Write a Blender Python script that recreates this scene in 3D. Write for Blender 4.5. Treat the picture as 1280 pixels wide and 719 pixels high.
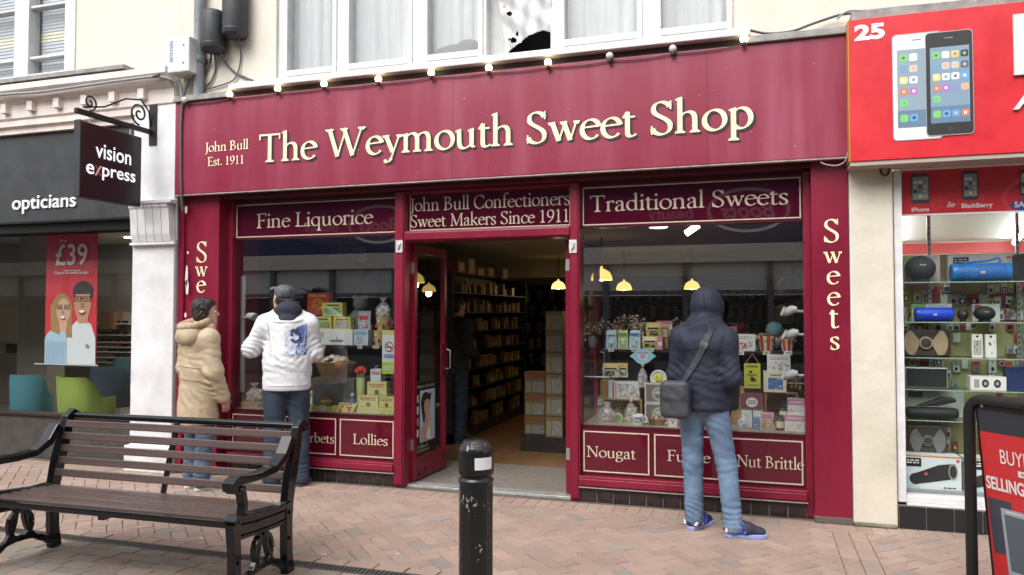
import bpy, bmesh, math, random
import numpy as np
from mathutils import Vector, Matrix
from mathutils.bvhtree import BVHTree
for o in list(bpy.data.objects): bpy.data.objects.remove(o)
R = math.radians
SC = bpy.context.scene
COL = SC.collection
rnd = random.Random(7)

# ---------------------------------------------------------------- camera, sky, sun, exposure
CAM = Vector((0, -6.0594, 1.55)); YAW = R(17.738); PITCH = R(1.839); FPX = 950.0
cd = bpy.data.cameras.new('camera'); cam = bpy.data.objects.new('camera', cd); COL.objects.link(cam)
cd.sensor_width = 36; cd.lens = FPX / 1280 * 36; cd.clip_start = .05; cd.clip_end = 600
cam.location = CAM; cam.rotation_euler = (R(90) + PITCH, 0, YAW); SC.camera = cam

SUN_EL, SUN_AZ = R(48), R(196)      # azimuth measured clockwise from +y (north): behind the viewer, to the side
w = bpy.data.worlds.new('World'); SC.world = w; w.use_nodes = True
nt = w.node_tree; bg = nt.nodes['Background']
sky = nt.nodes.new('ShaderNodeTexSky'); sky.sky_type = 'NISHITA'; sky.sun_disc = False
sky.sun_elevation = SUN_EL; sky.sun_rotation = SUN_AZ; sky.dust_density = 3.0; sky.air_density = 1.0; sky.ozone_density = 1.0
hs = nt.nodes.new('ShaderNodeHueSaturation'); hs.inputs['Saturation'].default_value = .22   # cloud cover: nearly neutral sky
nt.links.new(sky.outputs[0], hs.inputs['Color']); nt.links.new(hs.outputs[0], bg.inputs[0])
bg.inputs[1].default_value = .15
sl = bpy.data.lights.new('sun', 'SUN'); sl.energy = .75; sl.angle = R(50); sl.color = (1, .97, .92)
so = bpy.data.objects.new('sun', sl); COL.objects.link(so)
sd = Vector((math.sin(SUN_AZ) * math.cos(SUN_EL), math.cos(SUN_AZ) * math.cos(SUN_EL), math.sin(SUN_EL)))
so.rotation_euler = sd.to_track_quat('Z', 'Y').to_euler(); so.location = (0, -4, 14)
SC.view_settings.view_transform = 'Standard'; SC.view_settings.look = 'None'
SC.view_settings.exposure = 1.2; SC.view_settings.gamma = 1.0
SC.render.engine = 'CYCLES'
SC.cycles.max_bounces = 7; SC.cycles.transparent_max_bounces = 16; SC.cycles.diffuse_bounces = 4
SC.cycles.glossy_bounces = 4; SC.cycles.caustics_reflective = False; SC.cycles.caustics_refractive = False
SC.cycles.sample_clamp_indirect = 4.0
SC.cycles.use_denoising = True

# ---------------------------------------------------------------- survey helpers: where a sight line meets an upright plane y = Y
_th, _ph = YAW, PITCH
_fw = Vector((-math.sin(_th) * math.cos(_ph), math.cos(_th) * math.cos(_ph), math.sin(_ph)))
_rt = Vector((math.cos(_th), math.sin(_th), 0)); _up = _rt.cross(_fw)
def ray(px, py): return _fw + _rt * ((px - 640) / FPX) + _up * ((359.5 - py) / FPX)
def F(px, py, Y):
    r = ray(px, py); return CAM + r * ((Y - CAM.y) / r.y)
def FX(px, py, X):
    r = ray(px, py); return CAM + r * ((X - CAM.x) / r.x)
def G(px, py, Z=0):
    r = ray(px, py); return CAM + r * ((Z - CAM.z) / r.z)
def rect(b, Y):
    cx, cy = (b[0] + b[2]) / 2, (b[1] + b[3]) / 2
    return F(b[0], cy, Y).x, F(b[2], cy, Y).x, F(cx, b[3], Y).z, F(cx, b[1], Y).z

# ---------------------------------------------------------------- materials
MT = {}
def mat(name, col=(.5, .5, .5), rough=.5, metal=0, var=0, vscale=6, bump=0, bscale=60, col2=None, spec=.5, coat=0, stretch=(1, 1, 1), emit=None, est=0, detail=4):
    if name in MT: return MT[name]
    m = bpy.data.materials.new(name); m.use_nodes = True; n = m.node_tree; b = n.nodes['Principled BSDF']
    b.inputs['Roughness'].default_value = rough; b.inputs['Metallic'].default_value = metal
    b.inputs['Base Color'].default_value = (*col, 1); b.inputs['Specular IOR Level'].default_value = spec
    b.inputs['Coat Weight'].default_value = coat; b.inputs['Coat Roughness'].default_value = .08
    if emit: b.inputs['Emission Color'].default_value = (*emit, 1); b.inputs['Emission Strength'].default_value = est
    if var or bump:
        tc = n.nodes.new('ShaderNodeTexCoord'); mp = n.nodes.new('ShaderNodeMapping'); mp.inputs['Scale'].default_value = stretch
        n.links.new(tc.outputs['Object'], mp.inputs[0])
    if var:
        t = n.nodes.new('ShaderNodeTexNoise'); t.inputs['Scale'].default_value = vscale; t.inputs['Detail'].default_value = detail; t.inputs['Roughness'].default_value = .65
        n.links.new(mp.outputs[0], t.inputs[0])
        mr = n.nodes.new('ShaderNodeMapRange'); mr.inputs[1].default_value = .3; mr.inputs[2].default_value = .7
        n.links.new(t.outputs[0], mr.inputs[0])
        mx = n.nodes.new('ShaderNodeMix'); mx.data_type = 'RGBA'
        c2 = col2 or tuple(min(1, c * 1.25 + .01) for c in col)
        mx.inputs[6].default_value = (*(tuple(c * (1 - var) for c in col)), 1); mx.inputs[7].default_value = (*c2, 1)
        n.links.new(mr.outputs[0], mx.inputs[0]); n.links.new(mx.outputs[2], b.inputs['Base Color'])
        rr = n.nodes.new('ShaderNodeMapRange'); rr.inputs[3].default_value = max(.03, rough - .1); rr.inputs[4].default_value = min(1, rough + .12)
        n.links.new(t.outputs[0], rr.inputs[0]); n.links.new(rr.outputs[0], b.inputs['Roughness'])
    if bump:
        t2 = n.nodes.new('ShaderNodeTexNoise'); t2.inputs['Scale'].default_value = bscale; t2.inputs['Detail'].default_value = 3
        n.links.new(mp.outputs[0], t2.inputs[0])
        bp = n.nodes.new('ShaderNodeBump'); bp.inputs['Strength'].default_value = bump; bp.inputs['Distance'].default_value = .02 if bscale < 15 else .01
        n.links.new(t2.outputs[0], bp.inputs['Height']); n.links.new(bp.outputs[0], b.inputs['Normal'])
    MT[name] = m; return m
def glass(name, tint=(.93, .96, .95), ior=1.5, rough=0.0, boost=1.0):
    if name in MT: return MT[name]
    m = bpy.data.materials.new(name); m.use_nodes = True; n = m.node_tree
    for x in list(n.nodes):
        if x.type == 'BSDF_PRINCIPLED': n.nodes.remove(x)
    out = [x for x in n.nodes if x.type == 'OUTPUT_MATERIAL'][0]
    t = n.nodes.new('ShaderNodeBsdfTransparent'); t.inputs[0].default_value = (*tint, 1)
    g = n.nodes.new('ShaderNodeBsdfGlossy'); g.inputs['Roughness'].default_value = rough
    # the same reflectance from both sides of the thin pane (Schlick), so daylight passes inward as it does outward
    f = n.nodes.new('ShaderNodeLayerWeight'); f.inputs[0].default_value = .5
    pw = n.nodes.new('ShaderNodeMath'); pw.operation = 'POWER'; pw.inputs[1].default_value = 5; n.links.new(f.outputs['Facing'], pw.inputs[0])
    f0 = ((ior - 1) / (ior + 1)) ** 2 * boost
    mu = n.nodes.new('ShaderNodeMath'); mu.operation = 'MULTIPLY_ADD'; mu.inputs[1].default_value = 1 - f0; mu.inputs[2].default_value = f0; mu.use_clamp = True
    n.links.new(pw.outputs[0], mu.inputs[0])
    x = n.nodes.new('ShaderNodeMixShader'); n.links.new(mu.outputs[0], x.inputs[0]); n.links.new(t.outputs[0], x.inputs[1]); n.links.new(g.outputs[0], x.inputs[2])
    n.links.new(x.outputs[0], out.inputs[0]); MT[name] = m; return m
def film(name, col, alpha, rough=.4):
    # see-through plastic bag or film
    if name in MT: return MT[name]
    m = bpy.data.materials.new(name); m.use_nodes = True; b = m.node_tree.nodes['Principled BSDF']
    b.inputs['Base Color'].default_value = (*col, 1); b.inputs['Alpha'].default_value = alpha; b.inputs['Roughness'].default_value = rough
    MT[name] = m; return m

# ---------------------------------------------------------------- mesh builder: collects shapes, links them as ONE object
class MB:
    def __init__(s): s.v = []; s.f = []; s.m = []; s.ms = []; s.sm = []
    def mi(s, m):
        if m not in s.ms: s.ms.append(m)
        return s.ms.index(m)
    def add(s, vs, fs, m, smooth=False):
        k = len(s.v); s.v += [tuple(v) for v in vs]; i = s.mi(m)
        for f in fs: s.f.append([k + q for q in f]); s.m.append(i); s.sm.append(smooth)
        return s
    def box(s, x0, x1, y0, y1, z0, z1, m):
        vs = [(x, y, z) for z in (z0, z1) for y in (y0, y1) for x in (x0, x1)]
        return s.add(vs, [(0, 2, 3, 1), (4, 5, 7, 6), (0, 1, 5, 4), (2, 6, 7, 3), (0, 4, 6, 2), (1, 3, 7, 5)], m)
    def quad(s, a, b, c, d, m): return s.add([a, b, c, d], [(0, 1, 2, 3)], m)
    def poly(s, pts, m): return s.add(pts, [tuple(range(len(pts)))], m)
    def prism(s, pts, d, m):
        # pts: planar 3d polygon, d: extrusion vector
        d = Vector(d); P = [Vector(p) for p in pts]; n = len(P)
        return s.add(P + [p + d for p in P], [tuple(range(n)), tuple(range(2 * n - 1, n - 1, -1))] + [(i, i + n, (i + 1) % n + n, (i + 1) % n) for i in range(n)], m)
    def lathe(s, prof, c, m, seg=24, axis='z', sx=1, sy=1, smooth=True, caps=True):
        # prof: [(r, h)]
        c = Vector(c); vs = []; fs = []
        for r, h in prof:
            for i in range(seg):
                a = 2 * math.pi * i / seg; x, y = r * math.cos(a) * sx, r * math.sin(a) * sy
                p = {'z': Vector((x, y, h)), 'y': Vector((x, h, y)), 'x': Vector((h, x, y))}[axis]; vs.append(c + p)
        for k in range(len(prof) - 1):
            for i in range(seg):
                j = (i + 1) % seg; fs.append((k * seg + i, k * seg + j, (k + 1) * seg + j, (k + 1) * seg + i))
        s.add(vs, fs, m, smooth)
        if caps:
            n = len(prof)
            if prof[0][0] > 1e-5: s.add(vs[:seg], [tuple(range(seg))[::-1]], m)
            if prof[-1][0] > 1e-5: s.add(vs[(n - 1) * seg:], [tuple(range(seg))], m)
        return s
    def tube(s, path, r, m, seg=8, rs=None, flat=None, smooth=True):
        P = [Vector(p) for p in path]; n = len(P); vs = []; fs = []; up = None
        for i, p in enumerate(P):
            t = (P[min(i + 1, n - 1)] - P[max(i - 1, 0)]).normalized()
            if up is None:
                up = Vector((0, 0, 1)) if abs(t.z) < .9 else Vector((1, 0, 0))
            a = (up - t * up.dot(t)).normalized(); b = t.cross(a); up = a
            rr = rs[i] if rs else r
            for k in range(seg):
                an = 2 * math.pi * k / seg; q = a * math.cos(an) * rr + b * math.sin(an) * rr * (flat or 1); vs.append(p + q)
        for i in range(n - 1):
            for k in range(seg):
                j = (k + 1) % seg; fs.append((i * seg + k, i * seg + j, (i + 1) * seg + j, (i + 1) * seg + k))
        s.add(vs, fs, m, smooth); s.add(vs[:seg], [tuple(range(seg))[::-1]], m); s.add(vs[-seg:], [tuple(range(seg))], m)
        return s
    def ball(s, c, r, m, sx=1, sy=1, sz=1, seg=16):
        k = seg // 2; prof = [(max(1e-4, math.sin(math.pi * i / k)) * r, -math.cos(math.pi * i / k) * r * sz) for i in range(k + 1)]
        return s.lathe(prof, c, m, seg, sx=sx, sy=sy, caps=False)
    def build(s, name, parent=None, bevel=0, local=False, seg=2, origin=None):
        V = [Vector(v) for v in s.v]
        if origin is not None: L = Vector(origin)
        elif parent is None:
            lo = [min(v[i] for v in V) for i in range(3)]; hi = [max(v[i] for v in V) for i in range(3)]
            L = Vector(((lo[0] + hi[0]) / 2, (lo[1] + hi[1]) / 2, lo[2]))
        else: L = Vector()
        off = Vector() if local else wloc(parent)
        me = bpy.data.meshes.new(name); me.from_pydata([v - L - off for v in V] if not local else [v - L for v in V], [], s.f)
        for m in s.ms: me.materials.append(m)
        me.polygons.foreach_set('material_index', s.m); me.polygons.foreach_set('use_smooth', s.sm)
        me.validate(); me.update()
        o = bpy.data.objects.new(name, me); COL.objects.link(o); o.location = L
        if parent is not None: o.parent = parent
        if bevel:
            b = o.modifiers.new('bevel', 'BEVEL'); b.width = bevel; b.segments = seg; b.limit_method = 'ANGLE'; b.angle_limit = R(35); b.harden_normals = False
        return o
def wloc(p):
    v = Vector()
    while p is not None: v += p.location; p = p.parent
    return v
def tag(o, label=None, cat=None, group=None, kind=None):
    if label: o['label'] = label
    if cat: o['category'] = cat
    if group: o['group'] = group
    if kind: o['kind'] = kind
    return o
def thing(name, label, cat, loc=(0, 0, 0), rz=0, group=None):
    o = bpy.data.objects.new(name, None); COL.objects.link(o); o.empty_display_size = .1
    o.location = loc; o.rotation_euler = (0, 0, rz); return tag(o, label, cat, group)
def copy_tree(o, parent=None):
    c = o.copy(); COL.objects.link(c)
    if parent is not None: c.parent = parent; c.matrix_parent_inverse = o.matrix_parent_inverse
    for ch in [x for x in bpy.data.objects if x.parent == o]: copy_tree(ch, c)
    return c

# ---------------------------------------------------------------- lettering: serif letters drawn with a broad nib, sans letters from the built-in font
def _bz(p, n=12):
    o = []
    for i in range(n + 1):
        t = i / n; u = 1 - t
        o.append((u**3 * p[0] + 3 * u * u * t * p[2] + 3 * u * t * t * p[4] + t**3 * p[6], u**3 * p[1] + 3 * u * u * t * p[3] + 3 * u * t * t * p[5] + t**3 * p[7]))
    return o
# strokes: L straight nib stroke, B bezier nib stroke, E ellipse arc, H fixed-width line, D dot, S serif (x, y, half width), P flag on the top of a stem, W fixed-width wide stroke
GL = {
 'o': (44, 'E 22 21 17.5 19.5 0 360'), 'c': (37, 'E 22 21 17.5 19.5 48 318|D 33 34 4'),
 'e': (39, 'E 21 21 16.5 19.5 14 322|H 6 25 36 27 3.2'),
 'a': (39, 'B 6 35 11 43 27 45 27 29|L 27 30 27 7|B 27 8 27 0 32 1 37 5|B 27 26 8 22 4 14 6 8|B 6 8 8 -2 20 -1 27 7|D 8 33 4'),
 'b': (44, 'L 9 70 9 3|E 22 21 16 19.5 -140 140|P 9 70'), 'd': (46, 'L 35 70 35 4|E 21 21 16 19.5 40 320|P 35 70|H 35 1.5 43 3 3'),
 'f': (27, 'L 11 1 11 56|B 11 54 11 70 21 73 29 68|D 30 67 4|H 2 40 25 40 3.6|S 11 0 10'),
 'g': (42, 'E 19 28 12.5 12.5 0 360|H 29 38 40 38 4|B 12 17 3 10 5 4 17 4|B 17 4 42 6 41 -9 28 -16|B 28 -16 15 -22 1 -19 4 -9|B 4 -9 5 -3 9 0 14 3'),
 'h': (47, 'L 9 70 9 1|B 9 31 15 44 35 46 35 27|L 35 28 35 1|P 9 70|S 9 0 9|S 35 0 9'),
 'i': (20, 'L 10 41 10 1|P 10 41|S 10 0 9|D 10 59 5.2'), 'k': (44, 'L 9 70 9 1|H 11 20 33 40 3.2|L 17 25 36 2|P 9 70|S 9 0 9|S 37 0 8|S 33 41 7'),
 'l': (20, 'L 10 70 10 1|P 10 70|S 10 0 9'),
 'm': (71, 'L 9 41 9 1|B 9 31 14 44 34 46 34 27|L 34 28 34 1|B 34 31 40 44 59 46 59 27|L 59 28 59 1|P 9 41|S 9 0 9|S 34 0 9|S 59 0 9'),
 'n': (47, 'L 9 41 9 1|B 9 31 15 44 35 46 35 27|L 35 28 35 1|P 9 41|S 9 0 9|S 35 0 9'),
 'p': (46, 'L 10 41 10 -21|E 23 21 16 19.5 -140 140|P 10 41|S 10 -21 9'), 'q': (46, 'L 36 41 36 -21|E 21 21 16 19.5 40 320|S 36 -21 9'),
 'r': (31, 'L 9 41 9 1|B 9 29 14 41 20 44 26 40|D 26 38 4.6|P 9 41|S 9 0 9'),
 's': (32, 'B 26 36 21 43 6 43 6 32|B 6 32 6 23 26 21 26 10|B 26 10 26 -2 9 -2 5 5|H 27 41 27 31 2.8|H 4.5 13 4.5 1 2.8'),
 't': (28, 'L 11 50 11 9|B 11 10 11 -1 20 -1 27 5|H 2 40 25 40 3.6|H 3 40 11 51 3'),
 'u': (47, 'L 9 41 9 14|B 9 15 9 -5 27 -2 35 10|L 35 41 35 3|P 9 41|P 35 41|H 35 1.5 43 3 3'),
 'w': (60, 'L 7 41 20 2|H 20 2 32 39 3.2|L 29 41 42 2|H 42 2 54 41 3.2|S 6 41 7|S 29 41 7|S 54 41 6'),
 'y': (42, 'L 7 41 22 3|H 37 41 19 -10 3.4|B 19 -10 16 -17 12 -19 5 -18|D 6 -16 4|S 7 41 8|S 37 41 7'),
 'x': (42, 'L 7 41 35 1|H 35 41 8 1 3.2|S 7 41 7|S 35 41 7|S 7 0 7|S 35 0 7'),
 'T': (58, 'L 29 63 29 1|H 3 64 55 64 4.2|H 4.5 66 4.5 53 3|H 53.5 66 53.5 53 3|S 29 0 11'),
 'W': (92, 'L 8 65 27 2|H 27 2 46 62 3.6|L 42 65 62 2|H 62 2 83 65 3.6|S 8 65 10|S 42 65 9|S 83 65 9'),
 'S': (46, 'B 37 54 32 68 8 69 8 50|B 8 50 8 36 38 33 38 16|B 38 16 38 -4 12 -4 6 12|H 38.5 66 38.5 49 3|H 5 18 5 1 3'),
 'J': (26, 'L 15 65 15 8|B 15 8 15 -10 8 -15 -2 -16|S 15 65 10'),
 'B': (53, 'L 12 65 12 1|B 12 64 44 67 44 36 12 35|B 12 35 54 38 53 0 12 2|S 9 65 8|S 9 0 8'),
 'E': (50, 'L 12 65 12 1|H 12 64 42 64 4|H 12 34 34 34 3.6|H 12 2 44 2 4|H 42 66 42 54 3|H 34 40 34 28 3|H 45 0 45 14 3|S 9 65 8|S 9 0 8'),
 'F': (46, 'L 12 65 12 1|H 12 64 42 64 4|H 12 34 34 34 3.6|H 42 66 42 53 3|H 34 40 34 28 3|S 9 65 8|S 12 0 11'),
 'L': (48, 'L 12 65 12 1|H 12 2 43 2 4|H 44 0 45 15 3|S 12 65 11|S 9 0 8'),
 'C': (60, 'E 33 33 28 32 42 318|H 54 65 54 47 3|H 54 19 54 2 3'),
 'M': (79, 'H 13 1 15 65 3.6|L 14 65 39 3|H 39 3 65 65 3.6|L 66 65 68 1|S 12 65 6|S 13 0 9|S 68 65 8|S 68 0 10'),
 'N': (68, 'H 12 1 12 65 3.6|L 11 65 57 3|H 57 3 57 65 3.6|S 10 65 8|S 12 0 9|S 57 65 9'),
 '1': (40, 'L 20 62 20 1|H 9 57 20 64 3.2|S 20 0 12'), '9': (44, 'E 22 44 15.5 18.5 0 360|B 38 46 38 26 27 9 9 -1'), '.': (18, 'D 8 4 5'), ' ': (22, ''),
}
def _strokes(ch, A=8.4, Bn=2.7, ang=20):
    ca, sa = math.cos(R(ang)), math.sin(R(ang)); out = []
    for st in (GL[ch][1].split('|') if GL[ch][1] else []):
        t = st.split(); k = t[0]; a = [float(q) for q in t[1:]]
        if k in 'LBE':
            if k == 'L': pts = [(a[0], a[1]), (a[2], a[3])]
            elif k == 'B': pts = _bz(a)
            else: pts = [(a[0] + a[2] * math.cos(R(a[4] + (a[5] - a[4]) * i / 28)), a[1] + a[3] * math.sin(R(a[4] + (a[5] - a[4]) * i / 28))) for i in range(29)]
            n = len(pts); l = []; r = []; closed = k == 'E' and abs(a[5] - a[4]) > 359
            for i in range(n):
                i0, i1 = max(i - 1, 0), min(i + 1, n - 1)
                if closed and i in (0, n - 1): i0, i1 = n - 2, 1
                dx, dy = pts[i1][0] - pts[i0][0], pts[i1][1] - pts[i0][1]; q = math.hypot(dx, dy) or 1
                nx, ny = -dy / q, dx / q; hw = .5 * math.hypot(A * (nx * ca + ny * sa), Bn * (-nx * sa + ny * ca)) 
                l.append((pts[i][0] + nx * hw, pts[i][1] + ny * hw)); r.append((pts[i][0] - nx * hw, pts[i][1] - ny * hw))
            out.append([(l[i], l[i + 1], r[i + 1], r[i]) for i in range(n - 1)])
        elif k == 'H':
            x0, y0, x1, y1, wd = a; q = math.hypot(x1 - x0, y1 - y0); nx, ny = -(y1 - y0) / q * wd / 2, (x1 - x0) / q * wd / 2
            out.append([((x0 + nx, y0 + ny), (x1 + nx, y1 + ny), (x1 - nx, y1 - ny), (x0 - nx, y0 - ny))])
        elif k == 'D':
            out.append([tuple((a[0] + a[2] * math.cos(R(30 * i)), a[1] + a[2] * math.sin(R(30 * i))) for i in range(12))])
        elif k == 'S':
            x, y, hw = a; s = 1 if y < 1 else -1
            out.append([((x - hw, y), (x + hw, y), (x + hw, y + 2.4 * s), (x + 3.6, y + 6.5 * s), (x - 3.6, y + 6.5 * s), (x - hw, y + 2.4 * s))])
        elif k == 'P':
            x, y = a; out.append([((x - 9, y - 3), (x + 3.8, y + 2), (x + 3.8, y - 7), (x - 4, y - 7))])
    return out
def serif_width(t, sp=0): return sum(GL[c][0] + sp for c in t)
def serif(mb, text, p0, ux, uz, m, width=None, cap=None, sp=0, off=(0, -1, 0), weight=1.0, grow=0):
    # p0 baseline start, ux/uz unit vectors, width fits the line, cap = height of a capital (m)
    w_ = serif_width(text, sp); sy = cap / 66; sx = (width / w_) if width else sy
    p0, ux, uz, off = Vector(p0), Vector(ux), Vector(uz), Vector(off); x = 0; k = 0
    for ch in text:
        for st in _strokes(ch, 8.4 * weight + grow, 2.7 * (.5 + .5 * weight) + grow):
            k += 1; e = off * (.00012 * (k % 9))
            for pl in st: mb.poly([p0 + ux * ((x + q[0]) * sx) + uz * (q[1] * sy) + e for q in pl], m)
        x += GL[ch][0] + sp
_fc = {}
def sans_mesh(text, bold=0, shear=0):
    key = (text, bold, shear)
    if key in _fc: return _fc[key]
    c = bpy.data.curves.new('letters', 'FONT'); c.body = text; c.offset = bold; c.shear = shear; c.resolution_u = 4; c.fill_mode = 'FRONT'
    o = bpy.data.objects.new('letters', c); COL.objects.link(o); dg = bpy.context.evaluated_depsgraph_get(); dg.update()
    me = bpy.data.meshes.new_from_object(o.evaluated_get(dg)); vs = [v.co.copy() for v in me.vertices]; fs = [tuple(p.vertices) for p in me.polygons]
    bpy.data.objects.remove(o); bpy.data.curves.remove(c); bpy.data.meshes.remove(me); _fc[key] = (vs, fs); return vs, fs
def sans(mb, text, p0, ux, uz, m, height=None, width=None, bold=0, shear=0, mirror=False):
    # fits the text's own box: lower edge at p0
    vs, fs = sans_mesh(text, bold, shear)
    x0, x1 = min(v.x for v in vs), max(v.x for v in vs); y0, y1 = min(v.y for v in vs), max(v.y for v in vs)
    sy = height / (y1 - y0) if height else width / (x1 - x0); sx = width / (x1 - x0) if width else sy
    p0, ux, uz = Vector(p0), Vector(ux), Vector(uz)
    mb.add([p0 + ux * ((v.x - x0) * sx) + uz * ((v.y - y0) * sy) for v in vs], fs, m)
UX, UZ = Vector((1, 0, 0)), Vector((0, 0, 1))

# ---------------------------------------------------------------- colours of the place
MAR = mat('maroon_paint', (.205, .006, .027), .30, var=.25, vscale=2.2, col2=(.26, .013, .042), bump=.05, bscale=14, stretch=(1, 1, .35))
MARF = None
MARD = mat('maroon_glass_sign', (.085, .003, .014), .1, spec=.6)
CREAM = mat('cream_render', (.66, .615, .52), .8, var=.10, vscale=1.6, col2=(.71, .665, .575), bump=.25, bscale=25)
CREAMP = mat('cream_pier', (.66, .61, .49), .75, var=.14, vscale=2.2, col2=(.74, .69, .58), bump=.3, bscale=22)
WHITE = mat('white_paint', (.70, .70, .70), .42, var=.06, vscale=4, bump=.06, bscale=20)
WINW = mat('white_window_paint', (.66, .66, .655), .45, var=.14, vscale=7, col2=(.70, .70, .695), bump=.1, bscale=40)
GOLD = mat('cream_lettering', (.80, .71, .47), .5, var=.05, vscale=9)
GOLDP = mat('pale_lettering', (.62, .55, .42), .5)
INK = mat('black_shadow_lettering', (.012, .009, .009), .5)
GLASS = glass('shop_glass', (.84, .87, .86), 1.52, boost=5.2)
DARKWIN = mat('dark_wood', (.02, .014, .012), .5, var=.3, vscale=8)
TILE = mat('brown_glazed_tile', (.022, .014, .014), .22, var=.35, vscale=9, col2=(.05, .035, .033), bump=.1, bscale=30)
GROUT = mat('pale_grout', (.25, .23, .2), .9)
STEEL = mat('bare_metal', (.6, .6, .6), .35, .9)
GREYP = mat('grey_pipe_paint', (.19, .205, .22), .5, var=.2, vscale=9)
BLACKP = mat('black_plastic', (.018, .018, .02), .45)
CHAR = mat('charcoal_fascia', (.026, .028, .031), .45, var=.15, vscale=5)

def maroon_fascia():
    # weathered paint: long pale wash marks where rain has run down the board
    m = bpy.data.materials.new('weathered_maroon_paint'); m.use_nodes = True; n = m.node_tree; b = n.nodes['Principled BSDF']
    tc = n.nodes.new('ShaderNodeTexCoord'); mp = n.nodes.new('ShaderNodeMapping'); mp.inputs['Scale'].default_value = (1.5, 1, .22)
    n.links.new(tc.outputs['Object'], mp.inputs[0])
    t = n.nodes.new('ShaderNodeTexNoise'); t.inputs['Scale'].default_value = 2.6; t.inputs['Detail'].default_value = 6; n.links.new(mp.outputs[0], t.inputs[0])
    t2 = n.nodes.new('ShaderNodeTexNoise'); t2.inputs['Scale'].default_value = 1.3; t2.inputs['Detail'].default_value = 5; n.links.new(tc.outputs['Object'], t2.inputs[0])
    mr = n.nodes.new('ShaderNodeMapRange'); mr.inputs[1].default_value = .42; mr.inputs[2].default_value = .72; n.links.new(t.outputs[0], mr.inputs[0])
    mu = n.nodes.new('ShaderNodeMath'); mu.operation = 'MULTIPLY'; n.links.new(mr.outputs[0], mu.inputs[0]); n.links.new(t2.outputs[0], mu.inputs[1])
    mx = n.nodes.new('ShaderNodeMix'); mx.data_type = 'RGBA'; mx.inputs[6].default_value = (.225, .008, .038, 1); mx.inputs[7].default_value = (.36, .085, .14, 1)
    # one long pale run-off mark near the end by the red sign
    sx = n.nodes.new('ShaderNodeSeparateXYZ'); n.links.new(tc.outputs['Object'], sx.inputs[0]); last = mu
    for cx_, wd_, am_ in ((2.43, .13, .9), (2.62, .05, .6), (-2.7, .2, .35), (1.1, .05, .3)):
        s1 = n.nodes.new('ShaderNodeMath'); s1.operation = 'SUBTRACT'; s1.inputs[1].default_value = cx_; n.links.new(sx.outputs[0], s1.inputs[0]); s2 = n.nodes.new('ShaderNodeMath'); s2.operation = 'ABSOLUTE'; n.links.new(s1.outputs[0], s2.inputs[0])
        s3 = n.nodes.new('ShaderNodeMapRange'); s3.inputs[1].default_value = 0; s3.inputs[2].default_value = wd_; s3.inputs[3].default_value = am_; s3.inputs[4].default_value = 0; n.links.new(s2.outputs[0], s3.inputs[0]); s4 = n.nodes.new('ShaderNodeMath'); s4.operation = 'MULTIPLY_ADD'; n.links.new(s3.outputs[0], s4.inputs[0]); n.links.new(t2.outputs[0], s4.inputs[1]); n.links.new(last.outputs[0], s4.inputs[2]); last = s4
    n.links.new(last.outputs[0], mx.inputs[0])
    # small chips of lost paint
    v = n.nodes.new('ShaderNodeTexNoise'); v.inputs['Scale'].default_value = 38; v.inputs['Detail'].default_value = 2; n.links.new(tc.outputs['Object'], v.inputs[0])
    m2 = n.nodes.new('ShaderNodeMapRange'); m2.inputs[1].default_value = .755; m2.inputs[2].default_value = .77; n.links.new(v.outputs[0], m2.inputs[0])
    x2 = n.nodes.new('ShaderNodeMix'); x2.data_type = 'RGBA'; x2.inputs[7].default_value = (.5, .4, .38, 1)
    n.links.new(m2.outputs[0], x2.inputs[0]); n.links.new(mx.outputs[2], x2.inputs[6]); n.links.new(x2.outputs[2], b.inputs['Base Color'])
    rr = n.nodes.new('ShaderNodeMapRange'); rr.inputs[3].default_value = .3; rr.inputs[4].default_value = .5; n.links.new(t2.outputs[0], rr.inputs[0]); n.links.new(rr.outputs[0], b.inputs['Roughness'])
    return m
MARF = maroon_fascia()

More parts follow.
